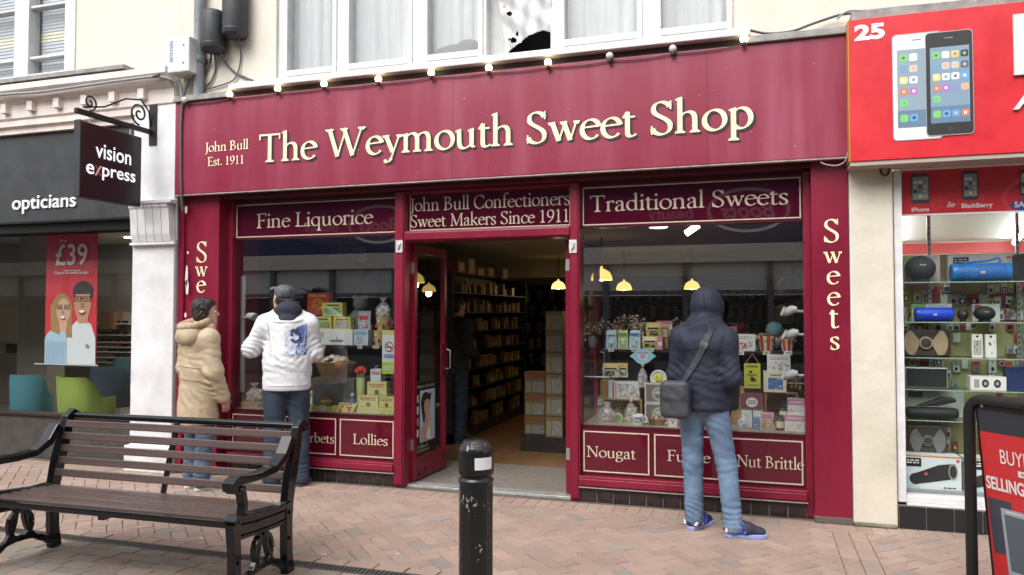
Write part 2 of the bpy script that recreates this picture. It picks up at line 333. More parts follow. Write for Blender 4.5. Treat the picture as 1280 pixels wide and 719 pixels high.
# ---------------------------------------------------------------- ground and paving
def brick_mat(name, rough=.85):
    m = bpy.data.materials.new(name); m.use_nodes = True; n = m.node_tree; b = n.nodes['Principled BSDF']; b.inputs['Roughness'].default_value = rough
    a = n.nodes.new('ShaderNodeAttribute'); a.attribute_name = 'tint'
    tc = n.nodes.new('ShaderNodeTexCoord')
    t = n.nodes.new('ShaderNodeTexNoise'); t.inputs['Scale'].default_value = 1.7; t.inputs['Detail'].default_value = 7; t.inputs['Roughness'].default_value = .7; n.links.new(tc.outputs['Object'], t.inputs[0])
    t2 = n.nodes.new('ShaderNodeTexNoise'); t2.inputs['Scale'].default_value = 90; t2.inputs['Detail'].default_value = 3; n.links.new(tc.outputs['Object'], t2.inputs[0])
    mr = n.nodes.new('ShaderNodeMapRange'); mr.inputs[1].default_value = .25; mr.inputs[2].default_value = .75; mr.inputs[3].default_value = .8; mr.inputs[4].default_value = 1.14; n.links.new(t.outputs[0], mr.inputs[0])
    mr2 = n.nodes.new('ShaderNodeMapRange'); mr2.inputs[3].default_value = .75; mr2.inputs[4].default_value = 1.25; n.links.new(t2.outputs[0], mr2.inputs[0])
    mu = n.nodes.new('ShaderNodeMath'); mu.operation = 'MULTIPLY'; n.links.new(mr.outputs[0], mu.inputs[0]); n.links.new(mr2.outputs[0], mu.inputs[1])
    mx = n.nodes.new('ShaderNodeVectorMath'); mx.operation = 'SCALE'; n.links.new(a.outputs['Color'], mx.inputs[0]); n.links.new(mu.outputs[0], mx.inputs['Scale'])
    # trodden-in spots
    v = n.nodes.new('ShaderNodeTexVoronoi'); v.inputs['Scale'].default_value = 5.5; n.links.new(tc.outputs['Object'], v.inputs[0])
    ms = n.nodes.new('ShaderNodeMapRange'); ms.inputs[1].default_value = .05; ms.inputs[2].default_value = .085; ms.inputs[3].default_value = .5; ms.inputs[4].default_value = 0; n.links.new(v.outputs['Distance'], ms.inputs[0])
    x2 = n.nodes.new('ShaderNodeMix'); x2.data_type = 'RGBA'; x2.inputs[7].default_value = (.09, .08, .075, 1)
    n.links.new(ms.outputs[0], x2.inputs[0]); n.links.new(mx.outputs[0], x2.inputs[6]); n.links.new(x2.outputs[2], b.inputs['Base Color'])
    bp = n.nodes.new('ShaderNodeBump'); bp.inputs['Strength'].default_value = .35; bp.inputs['Distance'].default_value = .004
    n.links.new(t2.outputs[0], bp.inputs['Height']); n.links.new(bp.outputs[0], b.inputs['Normal'])
    return m
BRICK = brick_mat('clay_paver')
SAND = mat('jointing_sand', (.115, .09, .072), .95, var=.3, vscale=8)
def clip_poly(P, x0, x1, y0, y1):
    for ax, lim, sg in ((0, x0, 1), (0, x1, -1), (1, y0, 1), (1, y1, -1)):
        out = []
        for i in range(len(P)):
            a, b = P[i], P[(i + 1) % len(P)]; da, db = (a[ax] - lim) * sg, (b[ax] - lim) * sg
            if da >= 0: out.append(a)
            if da * db < 0: t = da / (da - db); out.append((a[0] + (b[0] - a[0]) * t, a[1] + (b[1] - a[1]) * t))
        P = out
        if len(P) < 3: return []
    return P
def paving(name, bricks, pal, z=0.0):
    V, Fc, C = [], [], []
    for P in bricks:
        ar = abs(sum(P[i][0] * P[(i + 1) % len(P)][1] - P[(i + 1) % len(P)][0] * P[i][1] for i in range(len(P)))) / 2
        if ar < 4e-4: continue
        cx = sum(p[0] for p in P) / len(P); cy = sum(p[1] for p in P) / len(P)
        c = rnd.choice(pal); k = rnd.uniform(.9, 1.09); c = tuple(min(1, q * k) for q in c)
        zz = z + rnd.uniform(-.0012, .0012); tx, ty = rnd.gauss(0, .006), rnd.gauss(0, .006); n = len(P); b0 = len(V)
        def ins(p, d):
            q = Vector((p[0] - cx, p[1] - cy)); l = q.length or 1; q *= max(.2, 1 - d * 1.3 / l); return cx + q.x, cy + q.y
        for d, dz in ((.0026, -.012), (.0032, -.0032), (.0068, 0)):
            for p in P:
                x, y = ins(p, d); V.append((x, y, zz + dz + tx * (x - cx) + ty * (y - cy)))
        for k2 in (0, 1):
            for i in range(n): j = (i + 1) % n; Fc.append((b0 + k2 * n + i, b0 + k2 * n + j, b0 + (k2 + 1) * n + j, b0 + (k2 + 1) * n + i)); C.append(c)
        Fc.append(tuple(b0 + 2 * n + i for i in range(n))); C.append(c)
    me = bpy.data.meshes.new(name); me.from_pydata(V, [], Fc); me.materials.append(BRICK)
    at = me.color_attributes.new('tint', 'FLOAT_COLOR', 'CORNER'); d = []
    for f, c in zip(me.polygons, C):
        for _ in range(f.loop_total): d += [*c, 1]
    at.data.foreach_set('color', d)
    o = bpy.data.objects.new(name, me); COL.objects.link(o); tag(o, kind='structure'); return o
PINK = [(.365, .262, .212)] * 10 + [(.38, .26, .208), (.345, .25, .205), (.355, .27, .225), (.33, .25, .21), (.39, .275, .222), (.30, .255, .225)]
GREY = [(.29, .235, .19)] * 4 + [(.31, .255, .21), (.255, .21, .175), (.325, .26, .21), (.27, .235, .205)]
g = MB(); g.box(-150, 150, -150, 150, -.3, -.0075, SAND); tag(g.build('ground'), kind='structure')
B = []
c45 = math.sqrt(.5); Wb, XM0, XM1 = .1, -8.6, 3.2
for i in range(-110, 111):
    for j in range(-60, 61):
        for q in ([(0, 0), (2, 0), (2, 1), (0, 1)], [(0, 1), (1, 1), (1, 3), (0, 3)]):
            P = []
            for u, v in q:
                x, y = (u + i + 2 * j) * Wb, (v + i - 2 * j) * Wb
                P.append((c45 * (x - y) - 2.6, c45 * (x + y) - 1.0))
            cx, cy = P[0]
            if not (XM0 - .3 < cx < XM1 + .3 and -2.3 < cy < .2): continue
            for a0, a1 in ((XM0, .50), (.72, XM1)):
                Q = clip_poly(P, a0, a1, -1.80, -.165)
                if Q: B.append(Q)
for k in range(int(1.6 / .2)):
    y0 = -1.80 + k * .2044
    for xx in (.50, .61): B.append([(xx, y0), (xx + .11, y0), (xx + .11, y0 + .2044), (xx, y0 + .2044)])
x = XM0
while x < XM1:                                     # soldier course against the shop fronts, edge course along the channel
    B.append([(x, -.165), (x + .103, -.165), (x + .103, .045), (x, .045)])
    B.append([(x, -1.9), (x + .2, -1.9), (x + .2, -1.80), (x, -1.80)]) if int(round((x - XM0) / .103)) % 2 == 0 else None
    x += .103
paving('pavement', B, PINK)
d = MB(); d.box(XM0, XM1, -.172, .05, -.0074, -.0048, mat('pale_mortar', (.36, .33, .29), .9)); tag(d.build('mortar_bed'), kind='structure')
B = []; row = 0; y = -2.0
while y > -5.6:
    x = XM0 - rnd.uniform(0, .2)
    while x < XM1:
        B.append([(x, y - .105), (x + .21, y - .105), (x + .21, y), (x, y)]); x += .21
    y -= .105; row += 1
paving('street', B, GREY)
# slotted drain channel between the two pavings
DRN = mat('dark_cast_iron', (.10, .09, .08), .6, .3, var=.3, vscale=20)
d = MB(); d.box(XM0, XM1, -1.992, -1.908, -.007, -.004, mat('dark_slot', (.012, .012, .012), .9))
d.box(XM0, XM1, -1.999, -1.985, -.006, .001, DRN); d.box(XM0, XM1, -1.915, -1.901, -.006, .001, DRN)
x = XM0
while x < XM1: d.box(x, x + .014, -1.985, -1.915, -.006, -.0005, DRN); x += .03
tag(d.build('drain_channel'), 'dark slotted drain channel crossing the brick paving behind the bench', 'drain')
# litter spots
for i, (px, py) in enumerate(((435, 651), (405, 694), (252, 674), (497, 693))):
    p = G(px, py); l = MB(); a = rnd.uniform(0, 3)
    l.poly([(p.x + .022 * math.cos(a + t) * (1 + .3 * math.sin(3 * t)), p.y + .014 * math.sin(a + t), .0045) for t in [k * .7 for k in range(9)]], mat('trodden_gum', (.55, .53, .5), .8))
    o = l.build('litter_scrap'); tag(o, 'pale flattened scrap trodden on the paving near the bench', 'litter', 'pale scraps trodden on the paving')

# ================================================================ the sweet shop building
XL0, XL1 = -5.305, -4.885          # left pier
XR0, XR1 = .405, .66               # right pier
YFAS, YFR, YGL = -.10, .14, .185   # fascia face, window frame face, glass
ZF0 = F(1000, 199, YFAS).z; ZF1 = F(1000, 49, YFAS).z
shop = thing('sweet_shop', 'cream rendered building with a wide maroon sweet shop front', 'shop building', (-2.3, .3, 0))
def part(mb, name, parent, **k): return mb.build(name, parent, **k)
# fascia board
f = MB(); f.box(XL0 - .02, XR1, YFAS, .10, ZF0, ZF1, MARF); fas = part(f, 'fascia_board', shop, bevel=.006)
b = MB(); b.box(XL0 - .02, XR1, YFAS - .004, YFAS + .05, ZF0 - .012, ZF0 - .002, mat('pale_edge_trim', (.36, .31, .28), .6, var=.4, vscale=12)); part(b, 'edge_trim', fas)
for px in (884, 566):                              # board joints
    q = F(px, 150, YFAS).x; b = MB(); b.box(q - .002, q + .002, YFAS - .0008, YFAS, ZF0 + .006, ZF1 - .006, mat('joint_line', (.10, .02, .03), .7)); part(b, 'board_joint', fas)
def fascia_text(text, bl, br, cap_px, weight, shadow, name):
    # bl / br: baseline start and end as seen, cap_px: capital height at the middle
    a, c = F(*bl, YFAS), F(*br, YFAS); cx, cy = (bl[0] + br[0]) / 2, (bl[1] + br[1]) / 2
    cap = F(cx, cy - cap_px, YFAS).z - F(cx, cy, YFAS).z; z = (a.z + c.z) / 2
    t = MB()
    if shadow:
        serif(t, text, (a.x + .014, YFAS - .004, z - .014), UX, UZ, INK, width=c.x - a.x, cap=cap, weight=weight, grow=2.2)
    serif(t, text, (a.x, YFAS - .0065, z), UX, UZ, GOLD, width=c.x - a.x, cap=cap, weight=weight)
    part(t, name, fas)
fascia_text('The Weymouth Sweet Shop', (323, 200), (944, 165), 39, 1.12, True, 'lettering')
fascia_text('John Bull', (257, 190), (311, 187), 12, 1.0, False, 'lettering')
fascia_text('Est. 1911', (260, 207.5), (306, 205), 11, 1.0, False, 'lettering')
# piers with upright lettering
for nm, x0, x1, pxc, ys, caps in (('pier', XL0, XL1, None, None, None), ('pier', XR0, XR1, None, None, None)):
    p = MB(); p.box(x0, x1, 0, .62, 0, ZF0 + .02, MAR)
    if x0 < -4: p.box(x0 - .03, x0 + .035, -.03, .02, 0, ZF0 - .013, MAR)
    else: p.box(x0 - .003, x1 + .003, -.006, .3, 0, .05, mat('dirty_plinth', (.12, .1, .085), .8))
    pr = part(p, nm, shop, bevel=.006)
    t = MB()
    L = [('S', 252.5, 328, 26), ('w', 252, 346, 13), ('e', 251.5, 366, 15), ('e', 251, 389, 15), ('t', 250.5, 411, 19), ('s', 250, 431, 15)] if x0 < -4 else \
        [('S', 1039.5, 303, 29), ('w', 1041, 329.5, 15), ('e', 1041.5, 355.5, 16.5), ('e', 1042, 382, 16.5), ('t', 1042.5, 410, 22), ('s', 1043.5, 437, 16)]
    for ch, px, py, hp in L:
        q = F(px, py, 0); h = F(px, py - hp, 0).z - q.z
        unit = h / {'S': 66, 't': 50}.get(ch, 42); wd = GL[ch][0] * unit
        serif(t, ch, (q.x - wd / 2, -.0045, q.z), UX, UZ, GOLD, cap=unit * 66, weight=1.05)
    part(t, 'lettering', pr)
    if x0 < -4:                                    # paint scraped down to the white on the corner
        c = MB(); cm = mat('chipped_white', (.72, .68, .64), .8)
        for (px, py, hh, ww) in ((233, 262, 9, 4), (233.5, 344, 26, 3.4), (234, 360, 20, 4), (232, 394, 6, 3), (235, 316, 4, 2.5)):
            q = F(px, py, -.031); s = .0088
            c.poly([(q.x + rnd.uniform(.35, .6) * ww * s * math.cos(a), -.0335, q.z + hh * s * .5 * rnd.uniform(.7, 1.1) * math.sin(a)) for a in [k * .7 for k in range(9)]], cm)
        part(c, 'paint_chip', pr)
# upper wall with a long window; everything above the fascia
ZU0 = ZF1 + .0
WX0 = F(345, 60, .0).x; WX1 = F(918, 20, .0).x
ZS = F(640, 66, -.0).z            # window sill top
u = MB(); ZT = 6.4
XWL = XL0 - .05; XWR = 4.8
u.box(XWL, WX0, 0, .45, ZF0 + .05, ZT, CREAM); u.box(WX1, XWR, 0, .45, ZF0 + .25, ZT, CREAM); u.box(WX0, WX1, 0, .45, ZF0 + .05, ZS - .03, CREAM); u.box(WX0, WX1, 0, .45, 5.5, ZT, CREAM)
part(u, 'upper_wall', shop)
# lead flashing and window ledge above the fascia
LEAD = mat('weathered_lead', (.27, .26, .245), .6, var=.35, vscale=10, bump=.2, bscale=30)
LX0 = F(287, 104, -.11).x; LX1 = F(938, 37, -.11).x; LZ = F(640, 67, -.13).z
for a_, b_ in ((XL0 - .03, LX0 + .03), (LX1 - .03, XR1 + .02)):
    l = MB(); l.box(a_, b_, YFAS - .03, .002, ZF1 + .001, ZF1 + .035, LEAD); l.box(a_, b_, YFAS - .015, .002, ZF1 + .035, ZF1 + .06, LEAD); part(l, 'lead_flashing', shop, bevel=.005)
l = MB(); l.box(LX0, LX1, -.13, .05, LZ - .05, LZ, WINW); l.box(LX0 + .02, LX1 - .02, -.05, .04, ZF1 + .002, LZ - .0505, mat('ledge_gap_shade', (.06, .05, .045), .9)); l.box(LX0 + .01, LX1 - .01, -.09, .06, LZ, LZ + .022, WINW)  # dark box fills the gap under the ledge: shade put into its colour
part(l, 'window_ledge', shop, bevel=.006)
ZB = LZ + .022
win = MB()
panes = [(360, 416, 85), (437, 510, 74), (535, 598, 67), (608, 688, 58), (706, 796, 45), (826, 908, 33)]
YWF = .03
edges = [(F(a, c - 40, YWF).x, F(b_, c - 40, YWF).x, F((a + b_) / 2, c, YWF).z) for a, b_, c in panes]
zb = sum(e[2] for e in edges) / 6; zb = max(zb, ZB + .04)
ZWT = 5.45
xs = [WX0] + [q for e in edges for q in e[:2]] + [WX1]
for i in range(0, 14, 2): win.box(xs[i], xs[i + 1], YWF, .16, ZB, ZWT, WINW)
for e in edges: 
    if e is not edges[3]: win.box(e[0], e[1], YWF + .02, .14, ZB, zb, WINW)
    win.box(e[0], e[1], YWF + .02, .14, ZWT - .1, ZWT, WINW)
win.box(edges[3][0], edges[3][1], YWF + .02, .14, ZB, ZB + .012, WINW)
wo = part(win, 'upper_window', shop, bevel=.006)
for i in (0, 1, 2, 4, 5):                          # raised casement lines
    e = edges[i]; m2 = MB()
    for a0, a1 in ((e[0] - .045, e[0] - .0), (e[1], e[1] + .045)): m2.box(a0, a1, YWF - .014, YWF + .01, ZB + .004, ZWT - .02, WINW)
    m2.box(e[0] - .045, e[1] + .045, YWF - .012, YWF + .01, zb - .055, zb + .001, WINW)
    part(m2, 'sash', wo, bevel=.005)
GLU = glass('upper_glass', (.93, .95, .95), 1.52, boost=3.2)
for i in (0, 1, 2, 4, 5):
    e = edges[i]; gl = MB(); gl.quad((e[0], .085, zb), (e[1], .085, zb), (e[1], .085, ZWT - .1), (e[0], .085, ZWT - .1), GLU); part(gl, 'pane', wo)
CURT = mat('grey_net_curtain', (.40, .41, .41), .9, var=.12, vscale=3, stretch=(3, 1, .4))
for i, e in enumerate(edges):
    if i == 3: continue
    cu = MB(); n = 40; x0, x1 = e[0] - .06, e[1] + .06; V = []; ph = rnd.uniform(0, 6)
    for k in range(n + 1):
        x = x0 + (x1 - x0) * k / n; y = .2 + .02 * math.sin(k * .17 + ph) + .003 * math.sin(k * .7 + ph * 2)
        V += [(x, y, ZB - .02), (x + .01 * math.sin(k), y + .02 * math.sin(k * .9), ZWT)]
    cu.add(V, [(2 * k, 2 * k + 2, 2 * k + 3, 2 * k + 1) for k in range(n)], CURT, True); tag(cu.build('curtain'), ['pale grey curtain behind the upper pane beside the black cable sleeves', 'pale grey curtain with a wide fold behind the second upper pane from the cable sleeves', 'pale grey curtain in the upper pane with the dark bundle on its sill', None, 'pale curtain behind the wide upper pane beside the torn sheet', 'pale curtain behind the last upper pane nearest the red fascia'][i], 'curtain', 'net curtains in the upper windows')
# room behind the torn sheet
rm = MB(); DK = mat('unlit_room', (.05, .042, .04), .9); rm.box(WX0 - .1, WX1 + .1, 1.5, 1.55, ZB - .25, ZWT + .1, DK); rm.box(WX0 - .1, WX1 + .1, .45, 1.55, ZB - .3, ZB - .25, DK); rm.box(WX0 - .1, WX1 + .1, .45, 1.55, ZWT + .1, ZWT + .15, DK); rm.box(WX0 - .15, WX0 - .1, .45, 1.55, ZB - .3, ZWT, DK); rm.box(WX1 + .1, WX1 + .15, .45, 1.55, ZB - .3, ZWT, DK); part(rm, 'upper_room', shop)
e = edges[3]; gb = MB(); GREYB = mat('grey_board', (.46, .46, .455), .7, var=.08, vscale=3)
xa = F(607, 30, .10).x; xb = F(634, 60, .10).x; xt = F(619, 2, .10).x
gb.prism([(xa, .12, ZB), (xb + .02, .12, ZB), (xb - .12, .12, ZWT), (xa, .12, ZWT)], (0, .012, 0), GREYB); tag(gb.build('blocking_board'), 'grey board blocking part of the open upper window beside the torn white sheet', 'board')
# torn plastic sheet hung in the open light
def torn_sheet():
    n, mz = 70, 90; x0, x1 = F(618, 10, .06).x, e[1] + .01; zl, zh = ZB + .012, ZB + 1.1
    holes = [((637, 17), 3.6, 3), ((642, 50.5), 4, 3.4), ((646.5, 42.5), 1.6, 3.4), ((630, 9), 1.6, .8), ((637, 49), 2, 1.6)]
    low = [(634, 66), (641, 60), (645, 57), (650, 54), (657, 47), (664, 43), (672, 39.5), (680, 38), (690, 41)]
    V = []; Fc = []
    for k in range(mz + 1):
        for i in range(n + 1):
            t = i / n; zz = zl + (zh - zl) * (k / mz); left = x0 + (F(634, 60, .06).x - x0) * max(0, 1 - (k / mz) / .62)
            x = left + (x1 - left) * t
            y = .055 + .03 * math.sin(9 * t + 5 * zz) * (1 - .5 * t) + .015 * math.sin(23 * t - 9 * zz) + .01 * math.sin(30 * zz + 12 * t)
            V.append((x, y, zz))
    def px(v):
        d = Vector(v) - CAM; z = d.dot(_fw); return 640 + FPX * d.dot(_rt) / z, 359.5 - FPX * d.dot(_up) / z
    P = [px(v) for v in V]
    for k in range(mz):
        for i in range(n):
            q = [k * (n + 1) + i, k * (n + 1) + i + 1, (k + 1) * (n + 1) + i + 1, (k + 1) * (n + 1) + i]
            cx = sum(P[a][0] for a in q) / 4; cy = sum(P[a][1] for a in q) / 4
            yl = np.interp(cx, [a[0] for a in low], [a[1] for a in low])
            if cy > yl: continue
            if any(((cx - h[0][0]) / h[1]) ** 2 + ((cy - h[0][1]) / h[2]) ** 2 < 1 for h in holes): continue
            Fc.append(q)
    s = MB(); s.add(V, Fc, mat('white_plastic_sheet', (.60, .61, .62), .4, bump=.2, bscale=12), True)
    return s
tag(torn_sheet().build('torn_sheet'), 'torn white plastic sheet with ragged holes hanging in the open upper window', 'plastic sheet')
bd = MB(); q = F(567, 60, .16); bd.ball((q.x, .19, zb + .05), .11, mat('dark_bundle', (.05, .05, .052), .8, var=.3, vscale=14), sx=2.0, sy=.35, sz=.75); bd.ball((q.x + .12, .19, zb + .10), .08, MT['dark_bundle'], sx=1.4, sy=.4, sz=.8)
tag(bd.build('dark_bundle'), 'dark cloth bundle lying behind the glass of an upper pane', 'bundle')

# ---------------- shop window frames, glass, sign panels
PX0, PX1, PX2, PX3 = F(495, 420, YFR).x, F(508, 420, YFR).x, F(714, 450, YFR).x, F(726, 450, YFR).x
ZSG0 = (F(298, 297.6, YFR).z + F(1005.7, 272.3, YFR).z) / 2; ZSG1 = (F(298, 252, YFR).z + F(1004, 221, YFR).z) / 2
ZPT = (F(291.5, 515.5, YFR).z + F(1008, 548.7, YFR).z) / 2     # top of the painted lower panels
ZM1 = (F(400, 571, YFR).z + F(1014, 613, YFR).z) / 2; ZM0 = ZM1 - .085
ZH = ZF0 - .01
fr = MB()
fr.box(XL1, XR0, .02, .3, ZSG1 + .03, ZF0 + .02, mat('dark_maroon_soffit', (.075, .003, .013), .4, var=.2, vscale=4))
fr.box(XL1 - .002, XL1 + .05, .13, .26, 0, ZSG1 + .028, MAR)
fr.box(XR0 - .05, XR0 + .002, .13, .26, 0, ZSG1 + .028, MAR)
part(fr, 'window_surround', shop, bevel=.004)
for x0, x1 in ((PX0, PX1), (PX2, PX3)):
    p = MB(); p.box(x0, x1, .10, .27, 0, ZSG1 + .028, MAR); p.box(x0 + .012, x1 - .012, .088, .1005, .02, ZSG1 + .02, MAR); po = part(p, 'door_post', shop, bevel=.006)
    hgt = F((x0 > -2) and 717 or 500, 308, .08).z; xc = (x0 + x1) / 2 + (.005 if x0 < -2 else -.01)
    h = MB(); h.box(xc - .032, xc + .032, .078, .088, hgt - .055, hgt + .055, mat('galvanised_plate', (.62, .62, .62), .45, .4, var=.2, vscale=20)); h.tube([(xc - .01, .072, hgt - .03), (xc + .008, .066, hgt), (xc + .012, .072, hgt + .03)], .006, STEEL); part(h, 'bracket_plate', po)
def gold_frame(mb, x0, x1, y, z0, z1, t, m):
    mb.box(x0, x1, y - .003, y, z0, z0 + t, m); mb.box(x0, x1, y - .003, y, z1 - t, z1, m); mb.box(x0, x0 + t, y - .003, y, z0 + t, z1 - t, m); mb.box(x1 - t, x1, y - .003, y, z0 + t, z1 - t, m)
SIGNS = [('Fine Liquorice', XL1 + .05, PX0, (321.5, 284.5), (467, 281), 18.5), ('Traditional Sweets', PX3, XR0 - .05, (737, 265), (986, 256), 21)]
SIGNG = mat('maroon_back_painted_glass', (.075, .003, .013), .025, spec=.9)
for text, x0, x1, bl, br, cp in SIGNS:
    p = MB(); p.box(x0, x1, YGL - .008, YGL + .02, ZSG0, ZSG1, SIGNG); so_ = part(p, 'sign_panel', shop)
    t = MB(); gold_frame(t, x0 + .012, x1 - .012, YGL - .008, ZSG0 + .004, ZSG1 - .012, .010, GOLDP)
    a, c = F(*bl, YGL), F(*br, YGL); mx, my = (bl[0] + br[0]) / 2, (bl[1] + br[1]) / 2; cap = F(mx, my - cp, YGL).z - F(mx, my, YGL).z
    serif(t, text, (a.x, YGL - .0105, (a.z + c.z) / 2), UX, UZ, GOLDP, width=c.x - a.x, cap=cap, weight=.95)
    part(t, 'lettering', so_)
    # thin dark rail and the big pane
    RL = mat('dark_maroon_rail', (.06, .003, .012), .3)
    for a0, a1, b0, b1 in ((.02, .03, ZSG0 - .022, ZSG0 - .001), (.03, .03, ZPT + .001, ZPT + .028), (.02, .02, ZSG1, ZSG1 + .029)): r = MB(); r.box(x0, x1, YFR + a0, YGL + a1, b0, b1, RL); part(r, 'window_rail', shop)
    gp = MB(); gp.quad((x0, YGL, ZPT + .028), (x1, YGL, ZPT + .028), (x1, YGL, ZSG0 - .022), (x0, YGL, ZSG0 - .022), GLASS); part(gp, 'window_pane', shop)
# transom sign over the door
T0 = (F(510, 290.5, YFR).z + F(715.6, 282, YFR).z) / 2; T1 = (F(511.7, 240.4, YFR).z + F(714, 230.8, YFR).z) / 2
p = MB(); p.box(PX1, PX2, YGL - .008, YGL + .02, T0 + .002, ZSG1, SIGNG); so_ = part(p, 'sign_panel', shop)
t = MB(); gold_frame(t, PX1 + .012, PX2 - .012, YGL - .008, T0 + .012, T1, .008, GOLDP)
for text, bl, br, cp in (('John Bull Confectioners', (512.5, 265), (714, 256), 17), ('Sweet Makers Since 1911', (512.5, 285), (713.5, 277), 16)):
    a, c = F(*bl, YGL), F(*br, YGL); mx, my = (bl[0] + br[0]) / 2, (bl[1] + br[1]) / 2; cap = F(mx, my - cp, YGL).z - F(mx, my, YGL).z
    serif(t, text, (a.x + .005, YGL - .0105, (a.z + c.z) / 2), UX, UZ, GOLDP, width=c.x - a.x - .01, cap=cap, weight=.92)
part(t, 'lettering', so_)
ZD1 = (F(520, 302, YFR).z + F(700, 297, YFR).z) / 2
tb = MB(); tb.box(PX1, PX2, .10, .28, ZD1, T0, MAR); tb.box(PX1, PX2, .12, .28, ZSG1 + .001, ZSG1 + .03, MAR); tb.box(PX1 + .002, PX2 - .002, .085, .1005, ZD1 + .012, T0 - .012, MAR); part(tb, 'door_head', shop, bevel=.005)
# painted panels under the windows
def lower(x0, x1, texts, ntiles):
    n = 3; q = (x1 - x0) / n
    bk = MB(); bk.box(x0, x1, YFR + .012, .3, ZM1 - .01, ZPT, mat('maroon_panel_frame', (.11, .004, .018), .28)); part(bk, 'stall_panel', shop)
    for i, (txt, bl, br, cp) in enumerate(texts):
        a0, a1 = x0 + q * i + .012, x0 + q * (i + 1) - .012
        p = MB(); p.box(a0, a1, YFR + .004, YFR + .013, ZM1 + .02, ZPT - .012, mat('maroon_panel_gloss', (.105, .0035, .016), .07, spec=.6)); po = part(p, 'sign_panel', shop)
        t = MB(); gold_frame(t, a0 + .008, a1 - .008, YFR + .004, ZM1 + .028, ZPT - .016, .010, GOLDP)
        a, c = F(*bl, YFR), F(*br, YFR); mx, my = (bl[0] + br[0]) / 2, (bl[1] + br[1]) / 2; cap = F(mx, my - cp, YFR).z - F(mx, my, YFR).z
        serif(t, txt, (a.x, YFR + .001, (a.z + c.z) / 2), UX, UZ, GOLDP, width=c.x - a.x, cap=cap, weight=.95)
        t.build('lettering', po)
    m2 = MB(); m2.box(x0 - .01, x1 + .01, .085, .3, ZM0, ZM1, MAR); m2.box(x0 - .005, x1 + .005, .07, .0855, ZM0 + .012, ZM1 - .018, MAR); m2.box(x0 - .01, x1 + .01, .082, .3, ZM0 - .012, ZM0 - .001, mat('pale_drip_edge', (.42, .34, .33), .5)); part(m2, 'sill_moulding', shop, bevel=.008)
    r = MB(); r.box(x0, x1, .128, .3, -.02, ZM0 - .013, GROUT); ro = part(r, 'stall_riser', shop)
    tw = (x1 - x0) / ntiles; tl = MB()
    for k in range(ntiles): tl.box(x0 + k * tw + .004, x0 + (k + 1) * tw - .004, .116 + rnd.uniform(0, .003), .129, -.02, ZM0 - .016, TILE)
    tl.build('tile_course', ro, bevel=.004)
lower(XL1 + .05, PX0, [('Fondant', (294, 546), (341, 547.5), 11.5), ('Sherbets', (364, 553), (418, 553), 12), ('Lollies', (441, 554.5), (485, 558), 13)], 15)
lower(PX3, XR0 - .05, [('Nougat', (733, 571), (795, 574.5), 14), ('Fudge', (834, 575.5), (888, 580), 14), ('Nut Brittle', (921, 583), (1005, 588), 15)], 13)

# ---------------- doors
def door_leaf(x0, y0, ang, wd, poster, hinge_right):
    t = thing('shop_door', 'x', 'door')        # stays a part: label and category removed below
    for k in ('label', 'category'): del t[k]
    t.parent = shop; t.location = Vector((x0, y0, 0)) - wloc(shop); t.rotation_euler = (0, 0, ang)
    d = MB(); zt = ZD1 - .01; th = .045
    d.box(0, .06, 0, th, .02, zt, MAR); d.box(wd - .06, wd, 0, th, .02, zt, MAR); d.box(.06, wd - .06, .001, th - .001, zt - .08, zt, MAR); d.box(.06, wd - .06, .001, th - .001, .02, .22, MAR)
    d.build('door_frame', t, bevel=.005, local=True, origin=(0, 0, 0))
    gg = MB(); gg.quad((.06, th / 2, .22), (wd - .06, th / 2, .22), (wd - .06, th / 2, zt - .08), (.06, th / 2, zt - .08), GLASS); gg.build('pane', t, local=True, origin=(0, 0, 0))
    h = MB(); sg = -1 if not hinge_right else 1
    h.box(wd - .15, wd - .012, -.014, .0, .93, 1.24, MAR); h.tube([(wd - .03, -.015, .99), (wd - .03, -.05, 1.0), (wd - .03, -.05, 1.17), (wd - .03, -.015, 1.18)], .008, STEEL); h.build('push_plate', t, local=True, origin=(0, 0, 0), bevel=.003)
    for zz in (.3, 1.9): k = MB(); k.box(-.006, .0, .005, th - .005, zz, zz + .1, STEEL); k.build('hinge', t, local=True, origin=(0, 0, 0))
    for zz in (.10, .07):                               # scuffs
        s = MB(); s.lathe([(.022, 0), (.022, .002)], (.1 + (zz - .07) * 4, -.003, zz), INK, 8, 'y'); s.build('kick_mark', t, local=True, origin=(0, 0, 0))
    return t
dl = door_leaf(F(518, 450, .245).x, .245, R(88), .70, True, False)
# poster on the open leaf (leaf-local): a white boarder and a girl with a finger to her lips on blue
po = MB(); pk = mat('black_poster', (.012, .011, .012), .35); sk = mat('poster_skin', (.55, .33, .25), .5)
bl_ = mat('poster_blue', (.42, .58, .68), .5); hr = mat('poster_hair', (.03, .022, .02), .5); pw = mat('poster_white', (.75, .74, .72), .5)
yy = .0195
def pp(pts, m, dy=0): po.poly([(a, yy - dy, b) for a, b in pts], m)
def pe(cx, cz, rx, rz, m, dy, n=18, a0=0): pp([(cx + rx * math.cos(2 * math.pi * k / n), cz + rz * math.sin(2 * math.pi * k / n)) for k in range(n)], m, dy)
pp([(.065, .24), (.50, .24), (.50, .90), (.065, .90)], pk); pp([(.15, .34), (.47, .34), (.47, .82), (.15, .82)], bl_, .0006)
pe(.27, .70, .10, .10, hr, .0012); pp([(.17, .70), (.22, .52), (.27, .52), (.30, .72)], hr, .0014); pe(.30, .66, .062, .085, sk, .0020); pp([(.2, .78), (.39, .78), (.37, .715), (.29, .735), (.23, .70)], hr, .0026)
